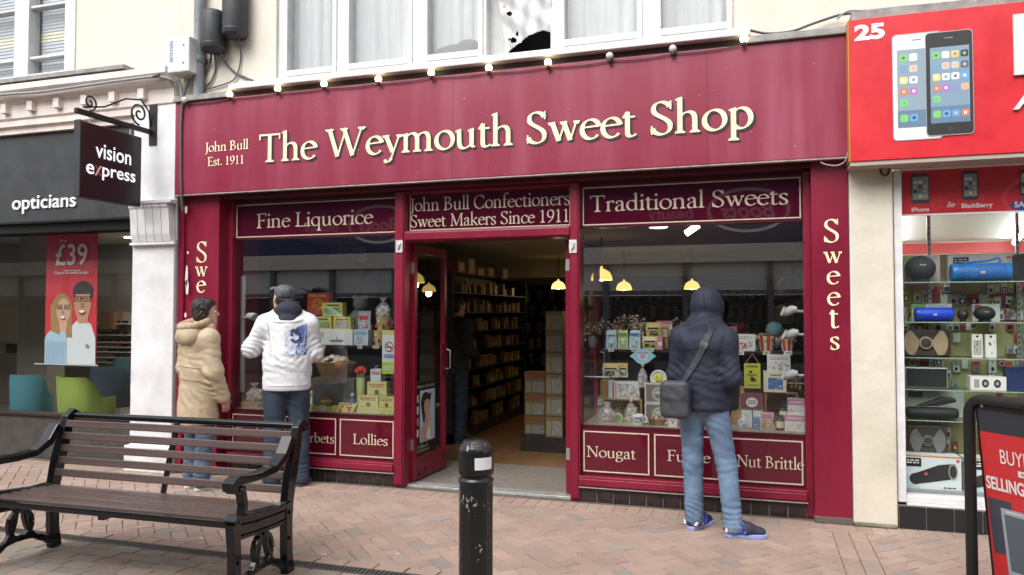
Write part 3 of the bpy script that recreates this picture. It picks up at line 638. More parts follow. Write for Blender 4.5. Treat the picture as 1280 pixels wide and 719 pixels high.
pp([(.16, .345), (.42, .345), (.40, .46), (.32, .54), (.31, .60), (.27, .60), (.25, .52), (.18, .47)], sk, .0016); pp([(.30, .40), (.39, .42), (.37, .58), (.345, .64), (.335, .57), (.31, .5)], mat('poster_skin_light', (.66, .44, .36), .5), .0032); pp([(.28, .36), (.40, .345), (.36, .46), (.3, .45)], pw, .0036)
for i in range(4): pp([(.075, .40 + i * .105), (.125, .40 + i * .105), (.125, .47 + i * .105), (.075, .47 + i * .105)], [pw, mat('poster_pink', (.6, .22, .3), .5), pw, mat('poster_yellow', (.6, .52, .25), .5)][i], .0008)
serif(po, 'Traditional', (.10, yy - .001, .293), UX, UZ, GOLDP, width=.22, cap=.028); serif(po, 'Confectioners', (.10, yy - .001, .257), UX, UZ, GOLDP, width=.26, cap=.026); serif(po, 'Makers of the best', (.09, yy - .001, .845), UX, UZ, GOLDP, width=.36, cap=.028)
po.build('poster', dl, local=True, origin=(0, 0, 0))
drr = door_leaf(F(713, 450, .245).x, .245, R(80), .70, False, True)
th_ = MB(); th_.box(PX1, PX2, .16, .30, -.01, .012, mat('worn_metal_strip', (.5, .5, .49), .4, .5, var=.2, vscale=12)); part(th_, 'threshold', shop, bevel=.003)
lf = MB(); q = F(695, 560, .34); lf.box(PX2 - .075, PX2 - .045, .30, .31, .05, .75, mat('pale_upright', (.5, .48, .43), .6)); tag(lf.build('pale_upright'), 'narrow pale upright strip standing behind the open door edge', 'strip')

# ---------------- interior shell
WALLI = mat('interior_cream', (.52, .48, .38), .85); CEIL = mat('interior_ceiling', (.58, .54, .45), .9)
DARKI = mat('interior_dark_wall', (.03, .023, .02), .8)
IX0, IX1, IY1, ICZ = XL0 + .05, XR0 + .12, 9.6, 2.42
def shell(): 
    s = MB(); s.box(IX0 - .1, IX1 + .1, .3, IY1, ICZ, ICZ + .08, CEIL); so_ = part(s, 'ceiling', shop)
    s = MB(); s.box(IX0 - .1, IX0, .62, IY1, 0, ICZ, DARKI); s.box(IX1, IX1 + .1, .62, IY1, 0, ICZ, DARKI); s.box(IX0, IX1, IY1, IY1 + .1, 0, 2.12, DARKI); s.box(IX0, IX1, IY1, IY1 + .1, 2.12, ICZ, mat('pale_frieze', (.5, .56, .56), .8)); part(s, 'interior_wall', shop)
    s = MB(); s.box(IX0, IX1, 6.3, 6.6, 2.13, ICZ - .001, mat('interior_beam', (.36, .32, .23), .85)); part(s, 'ceiling_beam', shop)  # beam face is lit less than the ceiling: that shade is in its colour
shell()
def plank_floor():
    m = bpy.data.materials.new('oak_strip_floor'); m.use_nodes = True; n = m.node_tree; b = n.nodes['Principled BSDF']; b.inputs['Roughness'].default_value = .3
    tc = n.nodes.new('ShaderNodeTexCoord'); mp = n.nodes.new('ShaderNodeMapping'); mp.inputs['Rotation'].default_value = (0, 0, R(90)); n.links.new(tc.outputs['Object'], mp.inputs[0])
    k = n.nodes.new('ShaderNodeTexBrick'); k.inputs['Color1'].default_value = (.30, .16, .075, 1); k.inputs['Color2'].default_value = (.21, .11, .05, 1); k.inputs['Mortar'].default_value = (.06, .03, .015, 1)
    k.inputs['Scale'].default_value = 1; k.inputs['Mortar Size'].default_value = .002; k.inputs['Brick Width'].default_value = 1.1; k.inputs['Row Height'].default_value = .09; n.links.new(mp.outputs[0], k.inputs[0]); n.links.new(k.outputs[0], b.inputs['Base Color']); return m
s = MB(); s.box(IX0, IX1, 1.32, IY1, -.006, .008, plank_floor()); tag(s.build('shop_floor'), kind='structure')
s = MB(); s.box(IX0, IX1, .301, 1.32, -.006, .006, mat('entrance_matting', (.19, .165, .14), .95, var=.2, vscale=25, bump=.4, bscale=200)); tag(s.build('entrance_floor'), kind='structure')
# pendant lamps and ceiling lamps that are switched on
LAMPG = mat('glowing_shade', (.8, .6, .15), .4, emit=(1, .68, .2), est=.75); LAMPB = mat('lamp_bulb', (1, .9, .7), .4, emit=(1, .85, .55), est=9)
def pendant(px, py, Y, wpx, label):
    p = F(px, py, Y); d = (p - CAM).dot(_fw); r = wpx / 2 / FPX * d
    t = thing('pendant_lamp', label, 'lamp', (p.x, p.y, p.z - r * .55), group='yellow pendant lamps inside the sweet shop')
    a = MB(); a.lathe([(r, 0), (r * .97, r * .3), (r * .75, r * .75), (r * .4, r * .98), (r * .12, r * 1.1), (r * .1, r * 1.3)], (0, 0, 0), LAMPG, 24, caps=False); a.build('lamp_shade', t, local=True, origin=(0, 0, 0))
    a = MB(); a.tube([(0, 0, r * 1.25), (0, 0, ICZ - t.location.z)], .008, BLACKP, 6); a.build('cord', t, local=True, origin=(0, 0, 0))
    a = MB(); a.ball((0, 0, r * .25), r * .32, LAMPB); a.build('bulb', t, local=True, origin=(0, 0, 0))
    L = bpy.data.lights.new('bulb_light', 'POINT'); L.energy = 1.0; L.color = (1, .78, .45); L.shadow_soft_size = .05
    lo = bpy.data.objects.new('bulb_light', L); COL.objects.link(lo); lo.parent = t; lo.location = (0, 0, -.03)
pendant(752, 343, 2.6, 27, 'large yellow dome pendant lamp seen just inside the wide window by the door post')
pendant(780, 357, 4.6, 20, 'smaller yellow dome pendant lamp beside the largest one')
pendant(865, 356, 4.6, 20, 'yellow pendant lamp glowing right above the hooded man')
pendant(698, 356, 5.6, 18, 'small yellow pendant lamp seen through the open doorway')
q = F(823, 284, 1.3); a = MB(); a.lathe([(.08, -.018), (.09, -.01), (.09, 0)], (q.x, 1.3, min(ICZ, q.z + .01)), mat('lit_downlight', (1, 1, .9), .4, emit=(1, .95, .8), est=2), 20); tag(a.build('ceiling_light'), 'round lit ceiling light above the window display', 'ceiling light')
q = F(866, 284, 1.5); a = MB(); a.tube([(q.x - .06, 1.45, ICZ - .11), (q.x + .05, 1.5, ICZ - .03)], .032, mat('lit_spot', (1, 1, 1), .4, emit=(1, .98, .92), est=2), 12); a.tube([(q.x, 1.48, ICZ - .06), (q.x, 1.48, ICZ)], .012, WHITE); tag(a.build('spotlight'), 'small white tube spotlight fixed to the shop ceiling', 'spotlight')

# ================================================================ goods in the sweet shop windows
_pm = {}
def C(r, g, b_, rough=.45):
    k = (round(r, 3), round(g, 3), round(b_, 3), rough)
    if k not in _pm: _pm[k] = mat('print_%d_%d_%d_%d' % (r * 255, g * 255, b_ * 255, rough * 100), (r, g, b_), rough)
    return _pm[k]
cW, cCR, cY, cYG, cR, cBL, cLB, cBK, cBR, cPK, cGN, cGY, cMAR = C(.78, .77, .74), C(.72, .66, .48), C(.72, .58, .16), C(.62, .63, .18), C(.55, .05, .04), C(.06, .16, .42), C(.38, .56, .70), C(.015, .014, .016), C(.22, .12, .06), C(.66, .22, .34), C(.14, .32, .10), C(.35, .35, .34), C(.17, .07, .08)
WOOD = mat('crate_wood', (.38, .22, .10), .75, var=.3, vscale=9, stretch=(1, 1, 5), bump=.15, bscale=40)
CLEAR = film('clear_cellophane', (.85, .86, .87), .28, .15)
def art(mb, x0, x1, z0, z1, y, items):
    w_, h_ = x1 - x0, z1 - z0; k = 0
    for it in items:
        k += 1; yy = y - .0008 - .0004 * k
        if it[0] == 'r': mb.quad((x0 + it[1] * w_, yy, z0 + it[2] * h_), (x0 + it[3] * w_, yy, z0 + it[2] * h_), (x0 + it[3] * w_, yy, z0 + it[4] * h_), (x0 + it[1] * w_, yy, z0 + it[4] * h_), it[5])
        elif it[0] == 'e': mb.poly([(x0 + (it[1] + it[3] * math.cos(R(a))) * w_, yy, z0 + (it[2] + it[4] * math.sin(R(a))) * h_) for a in range(0, 360, 18)], it[5])
        elif it[0] == 'p': mb.poly([(x0 + u * w_, yy, z0 + v * h_) for u, v in it[1]], it[2])
        elif it[0] == 'l':                                  # rows of small print drawn as broken bars
            n = it[5]
            for r_ in range(n):
                u = it[1]; zc = it[2] + (it[4] - it[2]) * (r_ + .5) / n; hh = (it[4] - it[2]) / n * .28
                while u < it[3] - .02:
                    L = rnd.uniform(.03, .09); e = min(u + L, it[3]); mb.quad((x0 + u * w_, yy, z0 + (zc - hh) * h_), (x0 + e * w_, yy, z0 + (zc - hh) * h_), (x0 + e * w_, yy, z0 + (zc + hh) * h_), (x0 + u * w_, yy, z0 + (zc + hh) * h_), it[6]); u = e + .02
        elif it[0] == 'n':                                  # picture of many small coloured shapes
            for _ in range(it[5]):
                u, v = rnd.uniform(it[1], it[3]), rnd.uniform(it[2], it[4]); a, b = rnd.uniform(.02, .08), rnd.uniform(.02, .08); yy -= .00006
                m_ = rnd.choice(it[6]); n = rnd.choice((4, 5, 7)); t0 = rnd.uniform(0, 6)
                mb.poly([(x0 + min(it[3], max(it[1], u + a * math.cos(t0 + 6.283 * q / n))) * w_, yy, z0 + min(it[4], max(it[2], v + b * math.sin(t0 + 6.283 * q / n))) * h_) for q in range(n)], m_)
def carton(name, label, cat, b, Y, depth, body, items=(), base=None, group=None, bevel=.003, rz=0, side=None):
    x0, x1, z0, z1 = rect(b, Y)
    if base is not None: z1 += base - z0; z0 = base
    m = MB(); m.box(x0, x1, Y, Y + depth, z0, z1, body)
    if side: m.quad((x1 + .001, Y + .002, z0 + .002), (x1 + .001, Y + depth - .002, z0 + .002), (x1 + .001, Y + depth - .002, z1 - .002), (x1 + .001, Y + .002, z1 - .002), side)
    art(m, x0, x1, z0, z1, Y, items)
    o = m.build(name, bevel=0); o.rotation_euler.z = rz
    return tag(o, label, cat, group)
def pouch(name, label, b, Y, body, items=(), base=None, top=None, cat='sweet packet', group=None):
    # pillow packet: flat seal on top, bulging front
    x0, x1, z0, z1 = rect(b, Y)
    if base is not None: z1 += base - z0; z0 = base
    m = MB(); n = 10; V = []; w_, h_ = x1 - x0, z1 - z0
    for side in (-1, 1):
        for k in range(n + 1):
            for i in range(n + 1):
                u, v = i / n, k / n; bul = (math.sin(math.pi * u) ** .6) * (math.sin(math.pi * min(1, v * 1.12 + .02)) ** .5 if v * 1.12 + .02 < 1 else 0)
                V.append((x0 + u * w_ + .02 * w_ * math.sin(v * 9) * (1 if i in (0, n) else 0), Y + .03 + side * (.002 + .13 * w_ * bul), z0 + v * h_ + (.012 * h_ * math.sin(u * 21) if k == n else 0)))
    N = (n + 1) ** 2; Fs = []; Ft = []
    for s_ in (0, 1):
        for k in range(n):
            for i in range(n):
                a = s_ * N + k * (n + 1) + i; q = (a, a + 1, a + n + 2, a + n + 1); (Ft if (top and k >= n - 3) else Fs).append(q)
    m.add(V, Fs, body, True)
    if Ft: m.add(V, Ft, top, True)
    yb = Y + .03 - .002 - .13 * w_ - .001
    art(m, x0, x1, z0, z1, yb, items)
    return tag(m.build(name), label, cat, group)
def clear_bag(name, label, b, Y, colours, base=None, n=26, tie=True, cat='sweet bag'):
    x0, x1, z0, z1 = rect(b, Y)
    if base is not None: z1 += base - z0; z0 = base
    cx, w_, h_ = (x0 + x1) / 2, (x1 - x0), z1 - z0; m = MB()
    m.lathe([(.42 * w_, 0), (.5 * w_, .12 * h_), (.48 * w_, .5 * h_), (.2 * w_, .74 * h_), (.06 * w_, .8 * h_), (.2 * w_, .93 * h_), (.26 * w_, h_)], (cx, Y + .06, z0), CLEAR, 14, sy=.6, caps=False)
    o = tag(m.build(name), label, cat)
    s = MB()
    for _ in range(n):
        r_ = rnd.uniform(.07, .11) * w_; a = rnd.uniform(0, 6.28); d = math.sqrt(rnd.random()) * .36 * w_
        s.ball((cx + d * math.cos(a), Y + .06 + d * .55 * math.sin(a), z0 + rnd.uniform(.06, .58) * h_), r_, rnd.choice(colours), seg=8)
    s.build('sweets', o)
    if tie: s = MB(); s.lathe([(.075 * w_, -.008), (.085 * w_, 0), (.075 * w_, .008)], (cx, Y + .06, z0 + .8 * h_), cR, 10, sy=.7); s.build('tie', o)
    return o
def crate(label, b, Y, depth, base, open_front=True):
    x0, x1, z0, z1 = rect(b, Y); z1 += base - z0; z0 = base; m = MB(); t = .014
    m.box(x0, x1, Y, Y + depth, z0, z0 + t, WOOD); m.box(x0, x1, Y, Y + depth, z1 - t, z1, WOOD); m.box(x0, x0 + t, Y + .001, Y + depth - .001, z0 + t, z1 - t, WOOD); m.box(x1 - t, x1, Y + .001, Y + depth - .001, z0 + t, z1 - t, WOOD)
    n = 3; hh = (z1 - z0 - 2 * t) / n
    for k in range(n): m.box(x0 + t, x1 - t, Y + depth - .012, Y + depth - .002, z0 + t + hh * k + .006, z0 + t + hh * (k + 1) - .006, WOOD)
    for sx, ex in ((x0 + t, 1), (x1 - t, -1)): m.prism([(sx, Y + .02, z1 - t), (sx + ex * .035, Y + .02, z1 - t), (sx, Y + .02, z1 - t - .04)], (0, .01, 0), WOOD)
    return tag(m.build('wooden_crate', bevel=.002), label, 'crate')
def jar(label, b, Y, content, base=None, lid=cBK, lab=cW, group=None, name='jar'):
    x0, x1, z0, z1 = rect(b, Y)
    if base is not None: z1 += base - z0; z0 = base
    r_ = (x1 - x0) / 2; h_ = z1 - z0; m = MB(); c = ((x0 + x1) / 2, Y + r_, z0)
    m.lathe([(.9 * r_, 0), (r_, .06 * h_), (r_, .75 * h_), (.75 * r_, .84 * h_)], c, content, 16)
    o = tag(m.build(name), label, 'jar', group)
    l = MB(); l.lathe([(.8 * r_, .84 * h_), (.82 * r_, h_)], c, lid, 16); l.build('lid', o)
    a = MB(); a.lathe([(1.012 * r_, .2 * h_), (1.012 * r_, .62 * h_)], c, lab, 16, caps=False); a.build('paper_label', o)
    return o
ZW = ZPT + .03                     # floor of the window display
IXW0, IXW1 = XL1 + .12, XR0 - .12
ZSH = 1.222                        # upper display shelf
for x0, x1, lab in ((XL1 + .05, PX0, 'wooden display floor behind the window over the painted panels Fondant to Lollies'), (PX3, XR0 - .05, 'wooden display floor behind the window over the painted panels Nougat to Nut Brittle')):
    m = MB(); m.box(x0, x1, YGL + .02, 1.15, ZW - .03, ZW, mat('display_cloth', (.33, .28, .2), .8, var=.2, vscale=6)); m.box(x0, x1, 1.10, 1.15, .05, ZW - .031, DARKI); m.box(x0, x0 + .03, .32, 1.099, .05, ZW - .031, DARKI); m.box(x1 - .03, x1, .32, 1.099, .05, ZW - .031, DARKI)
    tag(m.build('display_plinth'), lab, 'plinth')
def shelf(label, px0, px1, py, Y, depth, z=None, gl=False, posts=True, back=None):
    a, c = F(px0, py, Y), F(px1, py, Y); z = z or (a.z + c.z) / 2; t = thing('display_shelf', label, 'shelf', ((a.x + c.x) / 2, Y + depth / 2, ZW))
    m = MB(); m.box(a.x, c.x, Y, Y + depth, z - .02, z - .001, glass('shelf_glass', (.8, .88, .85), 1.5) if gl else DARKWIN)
    if gl: m.box(a.x, c.x, Y - .003, Y, z - .012, z - .001, mat('glass_edge', (.62, .70, .68), .2))
    m.build('shelf_board', t)
    if posts:
        for x in (a.x + .01, c.x - .04):
            p = MB(); p.box(x, x + .03, Y + depth - .04, Y + depth - .01, ZW, z - .021, DARKWIN); p.build('shelf_post', t)
    if back:
        p = MB(); p.box(a.x, c.x, Y + depth, Y + depth + .012, ZW, back, DARKI); p.build('back_board', t)
    return z
shelf('dark shelf over the wooden crate, holding gift bags and yellow pouches', 752, 836, 435, .58, .3, ZSH, back=ZSH - .022)
shelf('dark shelf holding a picture box and two sweet buckets in front of the red row', 908, 1003, 440, .58, .3, ZSH, back=ZSH - .022)
shelf('dark shelf holding boxes and bags beside the man in the white jacket', 384, 478, 432, .60, .3, ZSH)
shelf('clear glass shelf with a pale front edge beside the door post', 724, 762, 470, .30, .12, None, True, False)
shelf('short clear glass shelf with a pale front edge beside the white spotlights', 985, 1006, 478, .34, .14, None, True, False)
# --- window over Nougat ... Nut Brittle, from the door post towards the red pier
SB = [('e', .5, .45, .3, .22, cW), ('n', .2, .2, .8, .8, 14, [cW, cBL, C(.2, .3, .5), cGY])]
def gift_bag(label, b, Y, body, base, stripes):
    x0, x1, z0, z1 = rect(b, Y); z1 += base - z0; z0 = base; w_ = x1 - x0; m = MB(); z2 = z0 + .86 * (z1 - z0)
    V = [(x0, Y, z0), (x1, Y, z0), (x1, Y + .07, z0), (x0, Y + .07, z0), (x0 + .05 * w_, Y + .015, z2), (x1 - .05 * w_, Y + .015, z2), (x1 - .05 * w_, Y + .055, z2), (x0 + .05 * w_, Y + .055, z2), (x0 + .08 * w_, Y + .033, z1), (x1 - .08 * w_, Y + .033, z1)]
    m.add(V, [(0, 1, 5, 4), (1, 2, 6, 5), (2, 3, 7, 6), (3, 0, 4, 7), (4, 5, 9, 8), (6, 7, 8, 9), (0, 3, 2, 1)], body)
    art(m, x0 + .06 * w_, x1 - .06 * w_, z0, z2, Y - .002, [('r', .02, .9, .98, 1.0, stripes), ('e', .5, .5, .28, .2, cW), ('n', .2, .2, .8, .75, 12, [stripes, cW, cGN, cLB]), ('l', .2, .08, .8, .2, 2, cGY)])
    return tag(m.build('gift_bag'), label, 'gift bag')
gift_bag('sky blue gift bag at the end of the dark shelf by the door post', (757, 411, 771, 434.5), .62, cLB, ZSH, cW)
gift_bag('green and cream striped gift bag between two blue ones', (772, 411, 785, 434.5), .62, C(.55, .6, .28), ZSH, cGN)
gift_bag('pale blue gift bag next to the yellow sweet pouches', (786, 411, 800.5, 434.5), .62, C(.45, .62, .74), ZSH, cBL)
LQ = [('r', .05, .5, .95, .72, cCR), ('n', .15, .14, .85, .45, 26, [cBK, cBK, C(.05, .04, .04)]), ('r', .12, .55, .88, .66, cBK)]
pouch('sweet_pouch', 'lower yellow pouch of black liquorice sweets on the dark shelf', (802.5, 419, 821, 435.6), .62, cY, LQ, ZSH, C(.75, .6, .3))
pouch('sweet_pouch', 'upper yellow pouch of black sweets standing behind the lower one', (807, 402.6, 826, 422), .72, cY, LQ, ZSH + .10, C(.62, .46, .1))
m = MB(); q = F(815, 427, .72); m.box(q.x - .09, q.x + .1, .70, .84, ZSH, ZSH + .099, cBR); tag(m.build('riser_block'), 'brown riser block behind the lower yellow pouch', 'block')
carton('sweet_box', 'pink topped carton with a picture of red sweets beside the hooded head', 'box', (820, 386, 840, 405), .86, .08, cW, [('r', 0, .78, 1, 1, cPK), ('n', .15, .1, .85, .55, 24, [cR, C(.6, .25, .1), cCR]), ('l', .15, .58, .85, .75, 2, cR)], base=ZSH + .11)
m = MB(); q = F(832, 410, .86); m.box(q.x - .1, q.x + .09, .85, .97, ZSH, ZSH + .109, cMAR); tag(m.build('riser_block'), 'maroon riser block under the pink topped carton', 'block')
carton('sweet_box', 'narrow pink packet beside the lower yellow pouch', 'box', (821.5, 419, 828, 435.6), .62, .06, cPK, [('r', .1, .3, .9, .6, cW)], base=ZSH)
def wrapped_sweet():
    x0, x1, z0, z1 = rect((787, 436, 820, 455.6), .50); cx, cz, w_, h_ = (x0 + x1) / 2, (z0 + z1) / 2, x1 - x0, z1 - z0; m = MB(); pb = C(.35, .60, .72, .25)
    pts = [(-.5, 0), (-.36, .2), (-.2, .42), (0, .5), (.2, .44), (.36, .2), (.5, .02), (.36, -.14), (.2, -.38), (0, -.5), (-.2, -.42), (-.36, -.14)]
    m.prism([(cx + u * w_, .50, cz + v * h_) for u, v in pts], (0, .03, 0), pb); art(m, x0, x1, z0, z1, .50, [('e', .5, .5, .2, .28, C(.5, .7, .8)), ('p', [(.40, .5), (.5, .34), (.6, .5), (.56, .6), (.5, .55), (.44, .6)], cPK), ('r', .38, .62, .62, .68, cPK), ('l', .3, .7, .7, .8, 1, cR)])
    return m
o = tag(wrapped_sweet().build('candy_sign'), 'pale blue hanging sign shaped like a wrapped sweet with a pink heart', 'sign')
pouch('sweet_pouch', 'wide gold topped pouch of black sweets on the boxes above the crate', (752.5, 454, 773, 472), .50, cCR, LQ, None, C(.62, .44, .12))
pouch('sweet_pouch', 'narrow gold topped pouch tucked behind the wide one', (773, 454, 784, 472), .54, cCR, LQ, None, C(.62, .44, .12))
ZCR = rect((752.6, 495, 802.6, 520), .46); crt = crate('pale wooden crate turned on its side under the floral gift box', (752.6, 495, 802.6, 523), .46, .26, ZW)
ZC1 = ZW + (ZCR[3] - rect((752.6, 495, 802.6, 523), .46)[2])
carton('sweet_box', 'brown patterned carton at the end of the crate by the door post', 'box', (750.5, 472.7, 760, 494.7), .47, .16, C(.42, .22, .08), [('n', .1, .1, .9, .9, 14, [C(.6, .35, .1), cBR, cR])], base=ZC1)
carton('sweet_box', 'plain white narrow box between the brown carton and the floral gift box', 'box', (760.5, 472.7, 765.5, 494.7), .47, .16, C(.66, .70, .72), [], base=ZC1)
carton('gift_box', 'white gift box with grey floral print and a red ribbon edge', 'box', (766, 474, 799, 494.7), .47, .14, cW, [('r', .0, 0, .05, 1, cR), ('r', .1, 0, .14, 1, C(.4, .16, .14)), ('n', .2, .08, .97, .92, 60, [cGY, C(.5, .45, .46), C(.62, .6, .6), C(.45, .35, .38)])], base=ZC1)
clear_bag('sweet_cone', 'clear cone bag of pink and white sweets beside the gift box', (795.6, 454, 808.5, 486), .42, [cPK, cW, C(.8, .5, .6)], n=34)
OV = [('r', 0, .93, 1, 1, cW), ('r', 0, 0, .05, 1, cW), ('e', .62, .45, .34, .36, C(.62, .66, .5)), ('e', .62, .45, .30, .31, C(.30, .42, .30)), ('l', .42, .45, .84, .6, 1, cW), ('l', .42, .25, .84, .42, 2, cBK), ('r', .05, 0, 1, .05, cW)]
hb = rect((806, 484, 838, 534), .45); hm = (hb[3] - hb[2]) / 2
carton('gift_box', 'grey brown box with white edges and a green oval label, upper of two', 'box', (806, 484.5, 838, 509), .45, .22, C(.26, .20, .19), OV, base=ZW + hm + .001, side=cW)
carton('gift_box', 'grey brown box with white edges and a green oval label, lower of two', 'box', (806, 509.5, 838, 534), .45, .22, C(.26, .20, .19), OV, base=ZW, side=cW)
q = F(822.7, 474, .50); m = MB(); rp = (rect((812, 464, 833, 485), .5)[1] - rect((812, 464, 833, 485), .5)[0]) / 2
m.lathe([(.001, .006), (.62 * rp, .006), (.68 * rp, .002), (rp, -.012), (rp, -.016), (.6 * rp, .014), (.001, .014)], (0, 0, 0), cW, 28, 'y'); m.lathe([(.001, .0045), (.55 * rp, .0045), (.55 * rp, .0055)], (0, 0, 0), C(.72, .62, .05), 24, 'y')
for k in range(9): m.ball((.3 * rp * math.cos(k * 2.1), .004, .3 * rp * math.sin(k * 1.3)), .1 * rp, C(.4, .5, .06), seg=6)
o = m.build('plate', origin=(0, 0, 0)); o.location = (q.x, .53, q.z + .004); o.rotation_euler = (R(-14), 0, 0); tag(o, 'white plate with a yellow centre propped on the oval label boxes', 'plate')
jar('small preserve jar with a pale label standing on the crate base', (753, 506, 764, 520), .40, C(.22, .16, .06), None, C(.5, .45, .2))
clear_bag('sweet_bag', 'low clear bag of mixed purple and green sweets in the window corner', (745, 516, 768, 541), .33, [C(.3, .16, .5), cGN, cW, cR, C(.5, .4, .6)], base=ZW, n=40, tie=False)
m = MB(); q = F(772, 523, .4); m.lathe([(.042, 0), (.042, .02), (.03, .028)], (q.x, .42, q.z), C(.6, .55, .35), 20, 'y'); m.lathe([(.03, -.002), (.03, 0)], (q.x, .42, q.z), cGN, 20, 'y'); tag(m.build('round_tin'), 'small round tin with a green and cream lid in the window corner', 'tin')
clear_bag('sweet_bag', 'clear tied bag of pale fudge pieces behind the mug', (779, 505, 796, 536), .36, [cCR, cW, C(.6, .5, .35)], base=ZW, n=30)
def mug(label, b, Y, col, picture):
    x0, x1, z0, z1 = rect(b, Y); r_ = (x1 - x0) / 2; h_ = z1 - z0; cx = (x0 + x1) / 2; t = thing('mug', label, 'mug', (cx, Y + r_, ZW))
    m = MB(); m.lathe([(.92 * r_, 0), (r_, .01), (r_, h_), (.9 * r_, h_), (.88 * r_, .02)], (0, 0, 0), col, 24); m.build('cup', t, local=True, origin=(0, 0, 0))
    h2 = MB(); h2.tube([(r_ * .95 + .9 * r_ * math.sin(a) * .8, 0, h_ * .5 + h_ * .3 * math.cos(a)) for a in [k * .314 for k in range(11)]], .007, col, 8); h2.build('handle', t, local=True, origin=(0, 0, 0))
    p = MB(); n = 10; V = []
    for k in range(n + 1):
        a = R(-140 + 100 * k / n); V += [(1.012 * r_ * math.cos(a), 1.012 * r_ * math.sin(a), .2 * h_), (1.012 * r_ * math.cos(a), 1.012 * r_ * math.sin(a), .82 * h_)]
    p.add(V, [(2 * k, 2 * k + 2, 2 * k + 3, 2 * k + 1) for k in range(n)], picture, True); p.build('printed_picture', t, local=True, origin=(0, 0, 0))
mug('white mug printed with a blue picture at the front of the window', (790, 522, 804, 534.5), .27, cW, mat('mug_print', (.12, .25, .45), .3, var=.8, vscale=40, col2=(.6, .7, .75)))
def basket(name, label, b, Y, base, wick, cont, n=30):
    x0, x1, z0, z1 = rect(b, Y); z1 += base - z0; z0 = base; cx = (x0 + x1) / 2; r_ = (x1 - x0) / 2; h_ = z1 - z0; t = thing(name, label, 'basket', (cx, Y + r_ * .6, z0))
    m = MB(); 
    for k in range(7): a = k / 6; m.tube([((.72 + .25 * a) * r_ * math.cos(q), (.72 + .25 * a) * r_ * .62 * math.sin(q), .03 * h_ + a * .5 * h_) for q in [i * math.pi / 12 for i in range(25)]], .05 * h_, wick, 6)
    m.lathe([(.05 * r_, .02 * h_), (.72 * r_, .02 * h_)], (0, 0, 0), wick, 20, sy=.62, caps=False); m.build('wicker', t, local=True, origin=(0, 0, 0))
    s = MB()
    for _ in range(n):
        a = rnd.uniform(0, 6.28); d = math.sqrt(rnd.random()) * .85; zz = .45 + (1 - d) * .4 * rnd.uniform(.7, 1.2)
        s.ball((d * r_ * math.cos(a), d * r_ * .6 * math.sin(a), zz * h_), rnd.uniform(.12, .2) * r_, rnd.choice(cont), sx=rnd.uniform(.8, 1.4), sz=rnd.uniform(.4, .8), seg=8)
    s.build('sweet_packets', t, local=True, origin=(0, 0, 0))
WICK = mat('wicker', (.26, .13, .05), .7, var=.3, vscale=30)
basket('sweet_basket', 'shallow basket of cream wrapped sweets in front of the oval label boxes', (809, 523, 832, 538), .28, ZW, WICK, [cCR, C(.5, .42, .28), C(.4, .3, .18), C(.55, .5, .4)])
def fox_box():
    x0, x1, z0, z1 = rect((834.5, 526, 847.5, 542), .25); z1 += ZW - z0; z0 = ZW; m = MB(); m.box(x0, x1, .25, .33, z0, z1, C(.72, .20, .05)); h = z1 - z0; w_ = x1 - x0
    for s in (0, 1): m.prism([(x0 + (.02 + .7 * s) * w_, .26, z1), (x0 + (.28 + .7 * s) * w_, .26, z1), (x0 + (.12 + .76 * s) * w_, .26, z1 + .3 * h)], (0, .03, 0), C(.72, .20, .05))
    art(m, x0, x1, z0, z1, .25, [('e', .28, .45, .24, .26, cW), ('e', .72, .45, .24, .26, cW), ('r', .1, .0, .9, .25, cW), ('e', .33, .55, .07, .07, cBK), ('e', .67, .55, .07, .07, cBK), ('e', .5, .38, .08, .07, cBK)]); return m
tag(fox_box().build('fox_box', bevel=.002), 'orange and white gift box with pointed ears below the shoulder bag', 'box')
def twigs(label, px, py, Y, n, spread, h_):
    q = F(px, py, Y); t = thing('dried_flowers', label, 'flowers', (q.x, Y, ZSH)); s = MB(); b = MB(); tw = mat('dry_twig', (.12, .09, .05), .9); fl = [C(.45, .20, .22), C(.5, .33, .26), C(.3, .28, .1), C(.55, .42, .36)]
    for _ in range(n):
        a, l = rnd.uniform(0, 6.28), rnd.uniform(.6, 1) * h_; e = (spread * rnd.uniform(.2, 1) * math.cos(a), .4 * spread * math.sin(a), l); s.tube([(0, 0, 0), (e[0] * .3, e[1] * .3, l * .6), e], .003, tw, 5)
        for _ in range(7): b.ball((e[0] + rnd.gauss(0, .018), e[1] + rnd.gauss(0, .012), e[2] - rnd.random() * .1), rnd.uniform(.006, .013), rnd.choice(fl), seg=6)
    p = MB(); p.lathe([(.03, 0), (.045, .06), (.035, .1)], (0, 0, 0), C(.2, .2, .16), 14); p.build('vase', t, local=True, origin=(0, 0, 0)); s.build('stems', t, local=True, origin=(0, 0, 0)); b.build('flower_heads', t, local=True, origin=(0, 0, 0))
twigs('wide spray of dried pink flowers in a vase behind the blue gift bags', 772, 410, .80, 16, .16, .30)
twigs('dried pink and green flowers in a vase behind the yellow pouches', 800, 408, .80, 14, .13, .30)
twigs('dried flower spray half hidden behind the hooded man', 848, 405, .80, 10, .10, .30)
twigs('dark green dried foliage in a vase near the door post', 741, 420, .84, 14, .10, .26)
